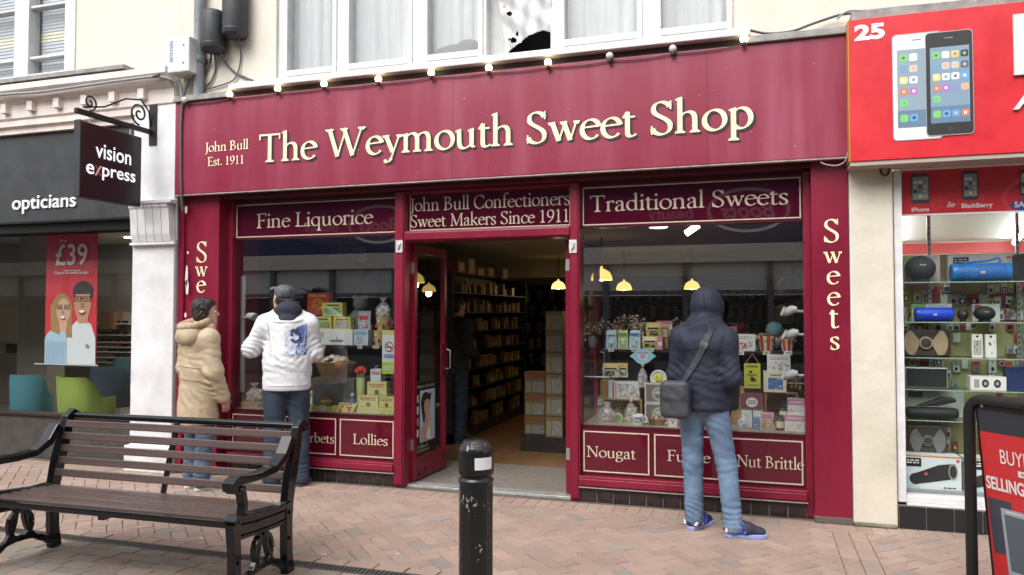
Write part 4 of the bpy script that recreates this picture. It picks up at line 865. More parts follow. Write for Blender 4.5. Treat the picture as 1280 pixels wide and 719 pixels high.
# little price cards along the displays
for i, (px, py, Y) in enumerate(((764, 437.5, .575), (793, 437.5, .575), (813, 437.5, .575), (925, 441.5, .575), (958, 441.5, .575), (985, 441.5, .575), (404, 434, .595), (450, 434, .595), (470, 434, .595), (748, 536, .24), (777, 537, .24), (815, 540, .22), (934, 545, .25), (975, 545, .25), (402, 518, .24), (430, 519.5, .24), (465, 519, .25))):
    q = F(px, py, Y); m = MB(); w_ = rnd.uniform(.022, .034); m.box(q.x - w_, q.x + w_, Y - .004, Y - .002, q.z - .014, q.z + .016, rnd.choice([cW, cW, C(.7, .68, .4)])); art(m, q.x - w_, q.x + w_, q.z - .014, q.z + .016, Y - .004, [('l', .15, .2, .85, .8, 2, cBK)]); tag(m.build('price_card'), 'small pale price card fixed to a shelf edge or sill in the sweet windows', 'price card', 'price cards in the sweet shop windows')
# --- beyond the hooded man
carton('gift_box', 'long white box printed with a grey and red sweet picture on the upper shelf', 'box', (908.5, 417.6, 944, 438.5), .62, .12, cW, [('n', .06, .12, .94, .6, 46, [cGY, cR, C(.5, .4, .4), C(.35, .4, .5), cW]), ('l', .3, .7, .9, .9, 2, cGY)], base=ZSH)
def bucket(label, b, top):
    x0, x1, z0, z1 = rect(b, .66); z1 += ZSH - z0; z0 = ZSH; r_ = (x1 - x0) / 2; cx = (x0 + x1) / 2; h_ = z1 - z0; t = thing('sweet_bucket', label, 'bucket', (cx, .66 + r_, z0)); m = MB(); n = 16
    V = []; Fa = []; Fb = []
    for k in range(n):
        a = 2 * math.pi * k / n; V += [(.72 * r_ * math.cos(a), .72 * r_ * math.sin(a), 0), (r_ * math.cos(a), r_ * math.sin(a), .82 * h_)]
    m.add(V, [(2 * k, (2 * k + 2) % (2 * n), (2 * k + 3) % (2 * n), 2 * k + 1) for k in range(0, n, 2)], cR); m.add(V, [(2 * k, (2 * k + 2) % (2 * n), (2 * k + 3) % (2 * n), 2 * k + 1) for k in range(1, n, 2)], cCR)
    for k in range(n):
        a = 2 * math.pi * (k + .5) / n
        if k % 2: m.ball((.98 * r_ * math.cos(a), .98 * r_ * math.sin(a), .62 * h_), .13 * r_, cBR if k % 4 == 1 else cY, seg=6, sz=1.5)
    m.build('tub', t, local=True, origin=(0, 0, 0)); s = MB()
    for _ in range(34): a, d = rnd.uniform(0, 6.28), math.sqrt(rnd.random()) * .85 * r_; s.ball((d * math.cos(a), d * math.sin(a), h_ * (.8 + .14 * rnd.random())), .13 * r_, rnd.choice(top), seg=6)
    s.build('popcorn', t, local=True, origin=(0, 0, 0))
bucket('red and cream striped bucket heaped with brown sweets', (946, 416, 971, 439), [cBR, C(.3, .2, .1), C(.16, .1, .06)])
bucket('red and cream striped bucket nearest the white spotlights', (974.6, 418, 995, 439), [cCR, C(.6, .5, .3), cBR])
m = MB(); q = F(968, 412, .95); m.ball((q.x, .97, ZSH + .17), .075, mat('teal_plush', (.16, .30, .33), .95, bump=.4, bscale=60)); m.ball((q.x, .97, ZSH + .06), .07, MT['teal_plush'], sz=1.0); tag(m.build('plush_toy'), 'round teal plush shape peeping over the striped buckets', 'soft toy')
m = MB()
for k in range(46): q = F(901 + 31 * k / 45, 409.5 + rnd.uniform(-3.5, 3.5), 1.6); m.ball(q, .028, C(.62, .02, .015, .25), seg=6)
a_, b_ = F(900, 416, 1.6), F(932, 416, 1.6); m.box(a_.x, b_.x, 1.55, 1.66, a_.z - .1, a_.z - .01, DARKWIN); tag(m.build('red_sweet_row'), 'row of bright red wrapped sweets behind the hooded man', 'sweets')
def hanging_sign_board():
    x0, x1, z0, z1 = rect((930, 454.5, 950.6, 485.5), .56); t = thing('hanging_board', 'lime yellow hanging board with a black figure on a string', 'sign', ((x0 + x1) / 2, .56, z0)); m = MB(); m.box(x0, x1, .56, .568, z0, z1, C(.50, .50, .05))
    art(m, x0, x1, z0, z1, .56, [('l', .15, .82, .85, .94, 1, cBK), ('e', .42, .66, .1, .05, cBK), ('e', .56, .34, .16, .07, cBK), ('e', .48, .42, .1, .05, cBK), ('p', [(.36, .28), (.44, .34), (.7, .34), (.78, .26), (.6, .3)], cBK), ('l', .2, .5, .8, .58, 1, cBK), ('l', .1, .1, .9, .18, 1, cGN)]); m.build('board', t)
    s = MB(); p = F(940.5, 440, .56); s.tube([(x0 + .01, .562, z1), (p.x, .562, ZSH - .02), (x1 - .01, .562, z1)], .003, C(.4, .3, .15), 5); s.build('string', t)
hanging_sign_board()
cr2 = crate('upright wooden crate under the stacked picture boxes by the red pier', (956, 490, 998, 534), .50, .24, ZW); zc = ZW + (rect((956, 490, 998, 534), .5)[3] - rect((956, 490, 998, 534), .5)[2])
carton('gift_box', 'cream box with a blue window picture lying on the upright crate', 'box', (954.5, 464, 983, 489), .48, .2, cCR, [('r', .2, .15, .85, .72, cBL), ('n', .22, .18, .83, .7, 30, [cLB, cW, cBL, C(.2, .35, .5)]), ('l', .3, .78, .8, .92, 1, cBR)], base=zc, side=C(.22, .10, .03))
zc2 = zc + (rect((954.5, 464, 983, 489), .48)[3] - rect((954.5, 464, 983, 489), .48)[2])
carton('gift_box', 'white picture box on top of the cream one by the spotlights', 'box', (959, 442.7, 988, 464), .48, .14, cW, [('n', .06, .1, .94, .6, 40, [cGY, C(.45, .3, .3), C(.35, .42, .55), cW]), ('l', .1, .7, .9, .9, 2, cGY)], base=zc2 + .001, side=C(.26, .12, .08))
x_, y_ = F(992, 478, .5), 0; m = MB()
for k in range(40): m.ball((x_.x + rnd.uniform(-.075, .055), .56 + rnd.uniform(-.05, .05), zc + rnd.uniform(.02, .13)), .018, rnd.choice([cBR, C(.3, .12, .03), C(.2, .07, .02)]), seg=6)
tag(m.build('toffee_pile'), 'pile of brown wrapped toffees beside the cream box', 'sweets')
carton('gift_box', 'plain white box with a dark strip standing under the maroon oval box', 'box', (927, 514, 954, 537), .44, .14, cW, [('r', .48, 0, .52, 1, cBK), ('l', .1, .3, .4, .7, 3, C(.6, .6, .6))], base=ZW)
zq = ZW + (rect((927, 514, 954, 537), .44)[3] - rect((927, 514, 954, 537), .44)[2])
carton('gift_box', 'maroon box with a cream oval label on the plain white box', 'box', (926, 496, 954, 514), .43, .15, C(.20, .06, .08), [('e', .5, .45, .26, .34, cW), ('l', .32, .3, .7, .62, 3, cBK)], base=zq + .001)
jar('dark preserve jar stacked inside the upright crate', (974, 507.5, 983, 524.6), .42, C(.05, .03, .02), None, cBK, cCR)
jar('dark preserve jar beside the pink boxes at the front', (970, 526, 980.5, 545), .30, C(.05, .03, .02), ZW, cBK, cCR)
PKI = [('r', 0, .62, 1, 1, C(.62, .25, .40)), ('l', .1, .72, .9, .9, 1, cW), ('n', .1, .08, .9, .5, 18, [C(.7, .5, .58), cPK, cW])]
zp = (rect((982, 528, 1008, 546), .32)[3] - rect((982, 528, 1008, 546), .32)[2])
carton('pink_box', 'lower pink and white sweet box in the corner by the red pier', 'box', (981, 527, 1006, 547), .32, .16, cW, PKI, base=ZW)
carton('pink_box', 'upper pink and white sweet box in the corner by the red pier', 'box', (985, 509, 1006, 528), .36, .12, cW, PKI, base=ZW + (rect((981, 527, 1006, 547), .32)[3] - rect((981, 527, 1006, 547), .32)[2]) + .001)
clear_bag('sweet_bag', 'bright blue bag of sweets at the front beside the hooded man', (921, 529, 937, 547), .30, [C(.15, .42, .62), C(.3, .6, .75), cW], base=ZW, n=40, tie=False)
carton('blue_tin', 'dark blue square tin next to the bright blue bag', 'tin', (940.5, 530, 951, 545), .31, .07, C(.10, .22, .42, .25), [('n', .1, .1, .9, .9, 14, [cLB, cBL, cW])], base=ZW)
pouch('sweet_pouch', 'clear pouch of pink and yellow sweets before the white box', (950, 523, 967, 546), .27, C(.6, .5, .45), [('n', .1, .08, .9, .6, 50, [cPK, cY, cW, C(.6, .4, .1), cR]), ('r', .1, .72, .9, .9, cPK)], ZW, C(.72, .5, .56))
clear_bag('sweet_bag', 'tall clear bag of golden sweets just beside the hooded man', (915, 452, 927, 486), .56, [C(.55, .35, .08), C(.65, .45, .15)], base=ZSH - .30, n=36)
m = MB(); q = F(921, 500, .56); m.box(q.x - .07, q.x + .06, .54, .74, ZW, ZSH - .301, WOOD); tag(m.build('riser_block'), 'tall pale wooden riser under the golden sweet bag', 'block')
# white lamps on upright tubes at both ends of the window
def spot_tube(label, px, y0, y1, Y, heads, flip):
    a, b = F(px, y0, Y), F(px, y1, Y); t = thing('spotlight_rail', label, 'light rail', (a.x, Y, b.z)); m = MB(); m.box(a.x - .018, a.x + .018, Y, Y + .03, b.z, a.z, WHITE); m.build('rail', t)
    for hx, hy in heads:
        p = F(hx, hy, Y - .02); h = MB(); s = 1 if flip else -1
        h.tube([(a.x, Y, p.z - .02), (p.x, Y - .02, p.z - .01)], .011, WHITE, 8); h.tube([(p.x - s * .03, Y - .02, p.z + .0), (p.x, Y - .02, p.z), (p.x + s * .055, Y - .035, p.z + .01 * s - .01), (p.x + s * .075, Y - .04, p.z - .012)], .03, WHITE, 12, rs=[.022, .034, .033, .04]); h.build('lamp_head', t)
spot_tube('white upright rail with three small spotlights beside the red pier', 1008, 268, 508, .28, [(991, 387), (993, 416), (992, 467)], False)
spot_tube('white upright rail with a spotlight behind the man in white', 303, 345, 490, .30, [(312, 395)], True)

# small packets filling the back rows of both displays
FILL = []
for px, Y, z in [(rnd.uniform(745, 1000), rnd.uniform(.6, .95), ZW) for _ in range(26)] + [(rnd.uniform(760, 1000), .8, ZSH) for _ in range(12)] + [(rnd.uniform(345, 490), rnd.uniform(.62, .95), ZW) for _ in range(22)] + [(rnd.uniform(390, 480), .8, ZSH) for _ in range(8)]:
    x = F(px, 480, Y).x; w_, h_ = rnd.uniform(.03, .055), rnd.uniform(.1, .24); c = rnd.choice([cW, cCR, cY, cPK, cLB, C(.5, .1, .08), cGN, C(.4, .25, .1), cYG]); m = MB(); t0 = rnd.uniform(.005, .02)
    if not (IXW0 < x < IXW1): continue
    m.prism([(x - w_, Y, z), (x + w_, Y, z), (x + w_ * .9, Y + .02, z + h_), (x - w_ * .9, Y + .02, z + h_)], (0, .04, 0), c); art(m, x - w_, x + w_, z, z + h_, Y - .001, [('r', .12, .55, .88, .85, rnd.choice([cW, cBK, cCR])), ('n', .15, .1, .85, .5, 9, [cR, cY, cW, cBL, cBR]), ('l', .2, .6, .8, .8, 2, rnd.choice([cBK, cR]))])
    tag(m.build('sweet_packet'), 'small bright sweet packet in the back rows of the window displays', 'sweet packet', 'small packets in the window displays')
# --- window over Fondant ... Lollies
def pic(c1, c2, c3): return [('r', .08, .12, .92, .62, c1), ('n', .1, .14, .9, .6, 24, [c2, c3, c1]), ('l', .15, .7, .85, .9, 1, cBK)]
carton('sweet_box', 'tall red box with a green and yellow picture behind the white jacket', 'box', (384, 367.5, 411, 395), .78, .08, C(.5, .06, .03), [('e', .5, .45, .3, .3, C(.6, .2, .05)), ('n', .2, .15, .8, .6, 20, [cY, cGN, cR, cBK]), ('l', .1, .78, .9, .92, 1, cY)], base=ZSH + .30)
m = MB(); q0, q1 = F(386, 400, .78), F(432, 400, .78); m.box(q0.x, q1.x, .76, .89, ZSH, ZSH + .295, DARKWIN); tag(m.build('riser_block'), 'dark riser block under the red box and yellow picture box', 'block')
carton('fudge_box', 'yellow box with a lake picture standing on the pair of yellow boxes', 'box', (403, 378, 428, 395), .66, .08, C(.62, .56, .12), pic(cGN, cLB, C(.3, .3, .25)), base=ZSH + .285)
carton('fudge_box', 'yellow picture box resting on the boat box, on the white jacket side', 'box', (392.5, 395, 414, 411.5), .64, .1, C(.62, .56, .12), pic(C(.2, .3, .15), C(.4, .5, .5), cGN), base=ZSH + .148)
carton('fudge_box', 'yellow picture box resting on the boat box, on the door side', 'box', (417, 395, 438, 411.5), .64, .1, C(.64, .58, .14), pic(C(.4, .4, .35), C(.3, .3, .3), cW), base=ZSH + .148)
carton('gift_box', 'wide white box with a small blue boat drawing on the shelf', 'box', (395, 412, 440.6, 431.5), .62, .16, cW, [('p', [(.36, .32), (.78, .34), (.72, .18), (.44, .18)], C(.10, .25, .38)), ('p', [(.56, .34), (.58, .62), (.60, .34)], cBL), ('l', .08, .4, .22, .8, 3, cGN)], base=ZSH)
m = MB(); q = F(447, 400, .80); pl = mat('grey_plush', (.16, .16, .18), .95, bump=.5, bscale=50); m.ball((q.x, .82, ZSH + .20), .11, pl, sz=1.5); m.ball((q.x - .1, .82, ZSH + .22), .06, pl, sz=1.5); m.ball((q.x + .03, .80, ZSH + .41), .075, pl); m.ball((q.x - .03, .8, ZSH + .47), .03, pl); m.ball((q.x + .09, .8, ZSH + .47), .03, pl); tag(m.build('plush_toy'), 'grey plush animal sitting behind the red and white bag', 'soft toy')
m = MB(); q = F(457, 380, .9); bp_ = mat('black_plush', (.012, .012, .014), .95, bump=.4, bscale=60); m.ball((q.x, .92, ZSH + .46), .075, bp_); m.ball((q.x, .92, ZSH + .30), .085, bp_, sz=1.6)
for s in (-1, 1): m.ball((q.x + s * .03, .85, ZSH + .475), .013, C(.7, .55, .05), seg=8); m.prism([(q.x + s * .03, .92, ZSH + .52), (q.x + s * .075, .92, ZSH + .50), (q.x + s * .06, .92, ZSH + .57)], (0, .02, 0), bp_)
tag(m.build('plush_toy'), 'black plush cat with yellow eyes at the back of the shelf', 'soft toy')
pouch('sweet_pouch', 'red white and blue packet standing on the pale blue box', (446, 388, 461.5, 412), .66, C(.50, .52, .56), [('r', .15, .55, .85, .75, cR), ('n', .12, .1, .88, .5, 30, [cR, cW, cBL]), ('r', .2, .3, .8, .36, cW)], ZSH + .148, cGY)
carton('gift_box', 'pale blue and white box under the red white and blue packet', 'box', (442, 412, 460, 431), .64, .1, C(.55, .66, .74), [('n', .08, .1, .92, .6, 26, [cW, cLB, cR, cBL]), ('l', .1, .66, .9, .9, 2, cBL)], base=ZSH)
def stand_pot(label, b, base, cols):
    x0, x1, z0, z1 = rect(b, .64); z1 += base - z0; z0 = base; r_ = (x1 - x0) / 2; m = MB(); h_ = z1 - z0
    m.lathe([(.75 * r_, 0), (r_, h_)], ((x0 + x1) / 2, .64 + r_, z0), C(.55, .42, .2), 16)
    for k in range(10):
        a = 2 * math.pi * k / 10; m.ball(((x0 + x1) / 2 + .92 * r_ * math.cos(a), .64 + r_ + .92 * r_ * math.sin(a), z0 + h_ * (.35 + .3 * (k % 2))), .2 * r_, cols[k % len(cols)], seg=6, sz=1.6)
    return tag(m.build('sweet_pot'), label, 'pot')
stand_pot('striped orange and cream pot at the bottom beside the leaflet stand', (464, 413, 478, 431.5), ZSH, [cR, cY, cBR])
stand_pot('striped orange and cream pot stacked on another pot', (466, 396, 485, 413), ZSH + .142, [cR, cW, cBR])
clear_bag('sweet_bag', 'clear tied bag of white sweets on top of the stacked pots', (466, 374, 485, 399), .64, [cW, cCR, C(.6, .58, .5)], base=ZSH + .27, n=36)
def leaflet():
    x0, x1, z0, z1 = rect((477.7, 413, 495.5, 467.7), .24); m = MB(); m.box(x0, x1, .24, .25, z0, z1, C(.66, .70, .70))
    art(m, x0, x1, z0, z1, .24, [('r', 0, .9, 1, 1, C(.62, .6, .2)), ('r', 0, 0, 1, .27, C(.38, .60, .06)), ('e', .5, .62, .32, .115, C(.25, .06, .06)), ('e', .5, .62, .25, .09, cW), ('r', .3, .6, .7, .63, cBK), ('p', [(.26, .68), (.32, .70), (.74, .56), (.68, .54)], C(.4, .05, .05)), ('l', .12, .36, .88, .46, 3, cBL), ('l', .15, .08, .85, .2, 2, cW)]); return m
tag(leaflet().build('window_notice'), 'tall white and green no smoking notice in the window by the door post', 'notice')
m = MB(); x0, x1, z0, z1 = rect((390, 473, 442.6, 515), .50); m.box(x0, x1, .50, .9, ZW, z1, mat('grey_box_cloth', (.13, .12, .115), .9, var=.2, vscale=8)); tag(m.build('display_block', bevel=.006), 'dark grey cloth covered block under the wicker basket', 'block')
basket('wicker_basket', 'wide brown wicker basket heaped with wrapped sweets beside the white jacket', (388, 437, 435, 471.5), .50, z1, WICK, [C(.5, .36, .16), C(.62, .5, .28), cCR, C(.4, .25, .1), cW], 46)
m = MB(); q = F(424, 457, .47); m.ball((q.x, .47, q.z), .05, C(.55, .16, .03), sz=1, seg=12); tag(m.build('orange_packet'), 'small orange packet hanging at the basket side', 'packet')
def lolly_jar():
    x0, x1, z0, z1 = rect((443.5, 472, 453, 516), .40); r_ = (x1 - x0) / 2; t = thing('lolly_jar', 'tall pale green jar with bright red lollies on top', 'jar', ((x0 + x1) / 2, .40 + r_, ZW)); h_ = z1 - ZW
    m = MB(); m.lathe([(.9 * r_, 0), (r_, .02), (r_, h_), (.9 * r_, h_)], (0, 0, 0), C(.45, .46, .18), 16); m.build('tub', t, local=True, origin=(0, 0, 0))
    s = MB()
    for k in range(16): a, d = k * 2.4, .2 + .06 * k; s.ball((1.2 * r_ * d * math.cos(a), 1.2 * r_ * d * math.sin(a), h_ + .05 + .04 * math.cos(d * 1.4)), .02, C(.7, .03, .02, .2), seg=8); s.tube([(0, 0, h_ - .02), (1.2 * r_ * d * math.cos(a), 1.2 * r_ * d * math.sin(a), h_ + .04)], .003, cW, 5)
    s.build('lollies', t, local=True, origin=(0, 0, 0))
lolly_jar()
zy = rect((448, 501.5, 473, 516), .34); zyb = ZW + .002
carton('price_tray', 'wide flat lime yellow tray under the yellow boxes', 'tray', (446, 514, 494, 520), .26, .2, C(.6, .58, .22), [], base=ZW)
zt = ZW + (rect((446, 514, 494, 520), .26)[3] - rect((446, 514, 494, 520), .26)[2])
YT = [('l', .1, .6, .9, .9, 2, C(.5, .15, .05)), ('e', .5, .28, .12, .2, cBR), ('l', .1, .05, .9, .15, 1, cGN)]
carton('fudge_box', 'pale yellow box with red print on the tray, nearer the lolly jar', 'box', (448, 501.5, 472.5, 516), .30, .1, C(.66, .64, .28), YT, base=zt)
carton('fudge_box', 'pale yellow box with red print on the tray, nearer the door post', 'box', (474, 501.5, 492.5, 516), .30, .1, C(.66, .64, .28), YT, base=zt)
zt2 = zt + (rect((448, 501.5, 472.5, 516), .3)[3] - rect((448, 501.5, 472.5, 516), .3)[2])
carton('fudge_box', 'pale yellow box with red print standing on the two below it', 'box', (459, 484, 483, 501.5), .31, .09, C(.68, .66, .3), YT, base=zt2 + .001)
carton('tall_box', 'tall slim white box behind the pale yellow boxes', 'box', (463, 452.6, 476, 500), .44, .1, C(.64, .70, .74), [('r', .1, .86, .9, .94, cPK), ('l', .2, .3, .8, .7, 5, C(.5, .56, .6))], base=zt2 - .12)
m = MB(); q = F(470, 505, .44); m.box(q.x - .08, q.x + .2, .43, .58, ZW, zt2 - .121, cBR); tag(m.build('riser_block'), 'brown riser block behind the pale yellow boxes', 'block')
carton('blue_box', 'small pale blue patterned box by the door post behind the yellow boxes', 'box', (485, 486, 496, 502), .44, .08, C(.5, .58, .64), [('n', .1, .1, .9, .9, 18, [cW, cBL, cGY])], base=zt2 - .12)
m = MB(); q = F(406, 507, .42); m.ball((q.x, .44, ZW + .062), .062, C(.42, .30, .12), sx=1.05, sz=.75); m.ball((q.x, .44, ZW + .09), .05, C(.25, .1, .04), sz=.6); tag(m.build('sweet_bun'), 'round golden novelty bun in front of the grey block', 'cake')
m = MB(); x0, x1, z0, z1 = rect((419, 509, 442, 519), .30); m.prism([(x0, .28, ZW), (x1, .28, ZW), (x1 + .01, .36, ZW + .075), (x0 + .02, .36, ZW + .075)], (0, .012, -.004), cY)
for k in range(26): u, v = rnd.random(), rnd.random(); m.ball((x0 + .01 + u * (x1 - x0 - .01), .275 + v * .075, ZW + .004 + v * .068), .010, rnd.choice([cR, cR, cW, C(.6, .3, .05)]), seg=6)
tag(m.build('sweet_packet'), 'flat red and yellow sweet packet leaning at the front', 'packet')
m = MB(); q = F(439, 500, .34); m.lathe([(.02, 0), (.024, .06), (.02, .1), (.008, .14)], (q.x, .36, ZW), cBL, 12); m.ball((q.x, .36, ZW + .15), .018, cW, seg=10); tag(m.build('blue_figure'), 'small blue and white figure beside the lolly jar', 'figure')
m = MB(); q0, q1 = F(301, 513, .30), F(326, 513, .30); m.box(q0.x, q1.x, .27, .42, ZW, ZW + .045, WOOD); tag(m.build('wooden_tray', bevel=.003), 'low wooden tray in the window corner behind the beige parka', 'tray')
o = clear_bag('sweet_bag', 'clear bag of orange sweets on the low wooden tray', (302, 488, 324, 512), .29, [C(.65, .28, .12), cW, C(.7, .45, .3)], base=ZW + .046, n=40)
m = MB()
x0, x1, z0, z1 = rect((374, 512, 420, 519), .28)
for k in range(9): m.box(x0 + (x1 - x0) * k / 9, x0 + (x1 - x0) * (k + .85) / 9, .27, .34, ZW, ZW + .03 + .01 * (k % 3), [cY, cCR, cW, C(.6, .5, .1)][k % 4])
tag(m.build('fudge_bars'), 'row of small cream and yellow bars along the front sill', 'sweets')
# stacked yellowish boxes on a cupboard further in, above the white jacket
cb = MB(); q0, q1 = F(398, 330, 2.6), F(458, 330, 2.6); cb.box(q0.x, q1.x, 2.55, 2.9, 0.008, q0.z - .002, DARKWIN); tag(cb.build('tall_cupboard'), 'tall dark cupboard inside topped with stacked gold boxes', 'cupboard')
for i, (b, c) in enumerate((((404, 305, 419, 317), C(.5, .2, .16)), ((421, 308, 448, 318), C(.5, .42, .15)), ((403, 318, 420, 329.5), C(.5, .18, .2)), ((421, 318.5, 448, 329.5), C(.55, .46, .18)))):
    carton('sweet_box', ['small reddish box at the top of the stack on the tall cupboard', 'gold box at the top of the stack on the tall cupboard', 'pinkish box in the bottom row on the tall cupboard', 'wide gold box in the bottom row on the tall cupboard'][i], 'box', b, 2.6, .2, c, [('n', .1, .1, .9, .9, 10, [cY, cBR, cCR])])

# ================================================================ inside: shelving, boxes, jars, a customer in the shade
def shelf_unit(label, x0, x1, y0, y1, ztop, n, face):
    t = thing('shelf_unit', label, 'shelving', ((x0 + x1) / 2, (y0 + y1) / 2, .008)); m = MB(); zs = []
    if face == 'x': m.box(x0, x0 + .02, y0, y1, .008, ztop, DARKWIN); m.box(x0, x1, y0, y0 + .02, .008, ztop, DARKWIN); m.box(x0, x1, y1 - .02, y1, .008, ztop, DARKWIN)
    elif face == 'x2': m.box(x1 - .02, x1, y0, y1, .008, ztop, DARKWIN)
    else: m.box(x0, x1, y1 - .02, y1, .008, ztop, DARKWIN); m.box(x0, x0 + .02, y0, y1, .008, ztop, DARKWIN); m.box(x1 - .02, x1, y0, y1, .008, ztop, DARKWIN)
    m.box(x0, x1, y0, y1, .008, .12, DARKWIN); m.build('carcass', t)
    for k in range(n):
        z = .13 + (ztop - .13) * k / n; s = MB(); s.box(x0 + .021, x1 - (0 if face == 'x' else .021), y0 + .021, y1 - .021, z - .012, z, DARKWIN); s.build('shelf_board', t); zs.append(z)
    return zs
FB = [('r', .0, .0, 1, .35, C(.5, .36, .06)), ('r', .1, .42, .9, .85, C(.62, .48, .2))]
gx = F(596, 430, 3.0).x
zs = shelf_unit('dark open shelving stocked with yellow fudge boxes inside the doorway', gx - .42, gx, 2.2, 5.2, 2.02, 8, 'x')
proto = None; cnt = 0
for k, z in enumerate(zs):
    y = 2.3
    while y < 5.0:
        if rnd.random() < .8:
            if proto is None:
                m = MB(); m.box(-.07, .0, -.033, .033, 0, .15, C(.25, .18, .045)); m.quad((.001, -.03, .02), (.001, .03, .02), (.001, .03, .07), (.001, -.03, .07), C(.36, .30, .15)); m.quad((.001, -.03, .10), (.001, .03, .10), (.001, .03, .135), (.001, -.03, .135), C(.35, .16, .04))
                proto = m.build('fudge_box', origin=(0, 0, 0)); tag(proto, 'yellow fudge box in the packed rows on the dark shelving inside', 'box', 'yellow fudge boxes on the shelving'); o = proto
                pv = [proto]
                for c_ in (C(.32, .28, .16), C(.22, .09, .05), C(.16, .12, .05)):
                    o2 = proto.copy(); o2.data = proto.data.copy(); o2.data.materials[0] = c_; pv.append(o2)
            else: o = copy_tree(pv[rnd.choice((0, 0, 1, 2, 3))])
            o.location = (gx - .02 - rnd.uniform(0, .03), y, z + .001); o.scale = (1, rnd.uniform(.55, 1.05), rnd.uniform(.6, 1.12)); cnt += 1
        y += .082 if rnd.random() < .8 else .30
for i, (y, h, c) in enumerate(((2.4, .14, C(.26, .06, .06)), (2.75, .2, C(.34, .2, .16)), (3.1, .1, C(.4, .32, .1)), (3.5, .12, C(.3, .25, .08)), (4.1, .15, C(.2, .16, .08)))):
    m = MB(); m.box(gx - .3, gx - .02, y, y + .24, 2.022, 2.022 + h, c); m.quad((gx - .019, y + .03, 2.04), (gx - .019, y + .21, 2.04), (gx - .019, y + .21, 2.01 + h), (gx - .019, y + .03, 2.01 + h), C(.6, .5, .3)); tag(m.build('stock_box'), ['dark red stock box on top of the shelving, nearest the door leaf', 'tall pinkish stock box standing on the shelving', 'low yellow stock box on top of the shelving', 'low gold stock box on top of the shelving', 'brown stock box on the far end of the shelving'][i], 'box')
# box stacks beside the open door
def stack(px0, px1, y0, y1, Y, n, caps, names, labs):
    a = F(px0, 480, Y).x; c = F(px1, 480, Y).x; zb, zt_ = F((px0 + px1) / 2, y1, Y).z, F((px0 + px1) / 2, y0, Y).z; h = (zt_ - zb) / n
    for k in range(n):
        m = MB(); z0 = zb + h * k; m.box(a, c, Y, Y + .22, z0, z0 + h * .97, C(.22, .18, .09))
        if caps: m.box(a - .004, c + .004, Y - .006, Y + .226, z0 + h * .72, z0 + h * .985, C(.28, .12, .05))
        art(m, a, c, z0, z0 + h * (.7 if caps else .97), Y, [('r', .35, .1, .95, .8, C(.3, .3, .28)), ('n', .36, .12, .94, .78, 16, [cGY, C(.2, .25, .2), C(.5, .48, .4)]), ('r', .06, .1, .3, .8, C(.36, .32, .17))])
        tag(m.build('fudge_carton'), labs % ['bottom', 'second', 'third', 'fourth', 'fifth', 'sixth', 'topmost'][k if k < n - 1 else 6], 'carton')
    return a, c, zb
stack(656, 681, 465, 547, 2.3, 3, True, None, '%s carton with a brown lid in the low stack by the open door')
a, c, zb = stack(682, 703, 388, 547, 2.1, 6, False, None, '%s plain cream carton in the tall stack by the open door')
m = MB(); q0 = F(652, 552, 2.1).x; m.box(q0, c + .1, 2.06, 2.6, .008, max(.03, zb - .001), DARKWIN); tag(m.build('stack_plinth'), 'low dark plinth under the two stacks of cartons', 'plinth')
# back wall shelving with rows of jars
zs = shelf_unit('tall dark shelving full of sweet jars along the back wall', IX0 + .3, IX1 - .3, 8.9, 9.25, 2.08, 6, 'y')
JG = [C(.35, .33, .3, .15), C(.3, .12, .08, .15), C(.2, .22, .12, .15), C(.38, .28, .12, .15)]
protos = []
for i in range(4):
    m = MB(); m.lathe([(.062, 0), (.068, .02), (.068, .16), (.045, .195)], (0, 0, 0), JG[i], 12); o = m.build('sweet_jar', origin=(0, 0, 0)); l = MB(); l.lathe([(.05, .195), (.05, .225)], (0, 0, 0), C(.45, .45, .46, .3), 12); l.build('lid', o, local=True, origin=(0, 0, 0)); tag(o, 'glass sweet jar in the dim rows on the back wall shelving', 'jar', 'sweet jars on the back shelving'); protos.append(o)
k = 0
for z in zs[1:]:
    x = IX0 + .42
    while x < IX1 - .4:
        o = protos[k] if k < 4 else copy_tree(protos[rnd.randrange(4)]); o.location = (x, 9.0, z + .001); k += 1; x += rnd.choice((.17, .17, .18, .26))
zs = shelf_unit('dark shelving with jars on the side wall behind the wide window', IX1 - .34, IX1 - .02, 3.0, 7.0, 2.05, 6, 'x2')
for z in zs[2:]:
    y = 3.2
    while y < 6.8: o = copy_tree(protos[rnd.randrange(4)]); o.location = (IX1 - .18, y, z + .001); o['label'] = 'glass sweet jar in the dim rows on the side wall shelving'; o['group'] = 'sweet jars on the side shelving'; y += rnd.choice((.18, .2, .3))
cn = MB(); cn.box(-2.0, -.4, 4.6, 5.2, .008, 1.0, DARKWIN); cn.box(-2.05, -.35, 4.55, 5.25, 1.0, 1.04, mat('counter_top', (.12, .08, .05), .35)); tag(cn.build('shop_counter', bevel=.006), 'dark serving counter deep inside the sweet shop', 'counter')
zs = shelf_unit('dark free standing shelving with jars in the middle of the shop', -2.9, -2.4, 5.9, 6.2, 1.95, 6, 'y')
for z in zs[1:]:
    for x in (-2.8, -2.65, -2.5): o = copy_tree(protos[rnd.randrange(4)]); o.location = (x, 6.0, z + .001); o['label'] = 'glass sweet jar on the free standing shelving'; o['group'] = 'sweet jars on the free standing shelving'
zs = shelf_unit('dark shelving at the back of the window beside the open door leaf', -4.6, -3.75, 2.95, 3.2, 1.9, 6, 'y')
for z in zs[1:]:
    x = -4.5
    while x < -3.85: o = copy_tree(protos[rnd.randrange(4)]); o.location = (x, 3.02, z + .001); o['label'] = 'glass sweet jar on the shelving behind the boxes and plush toys'; o['group'] = 'sweet jars behind the boxes window'; x += .17

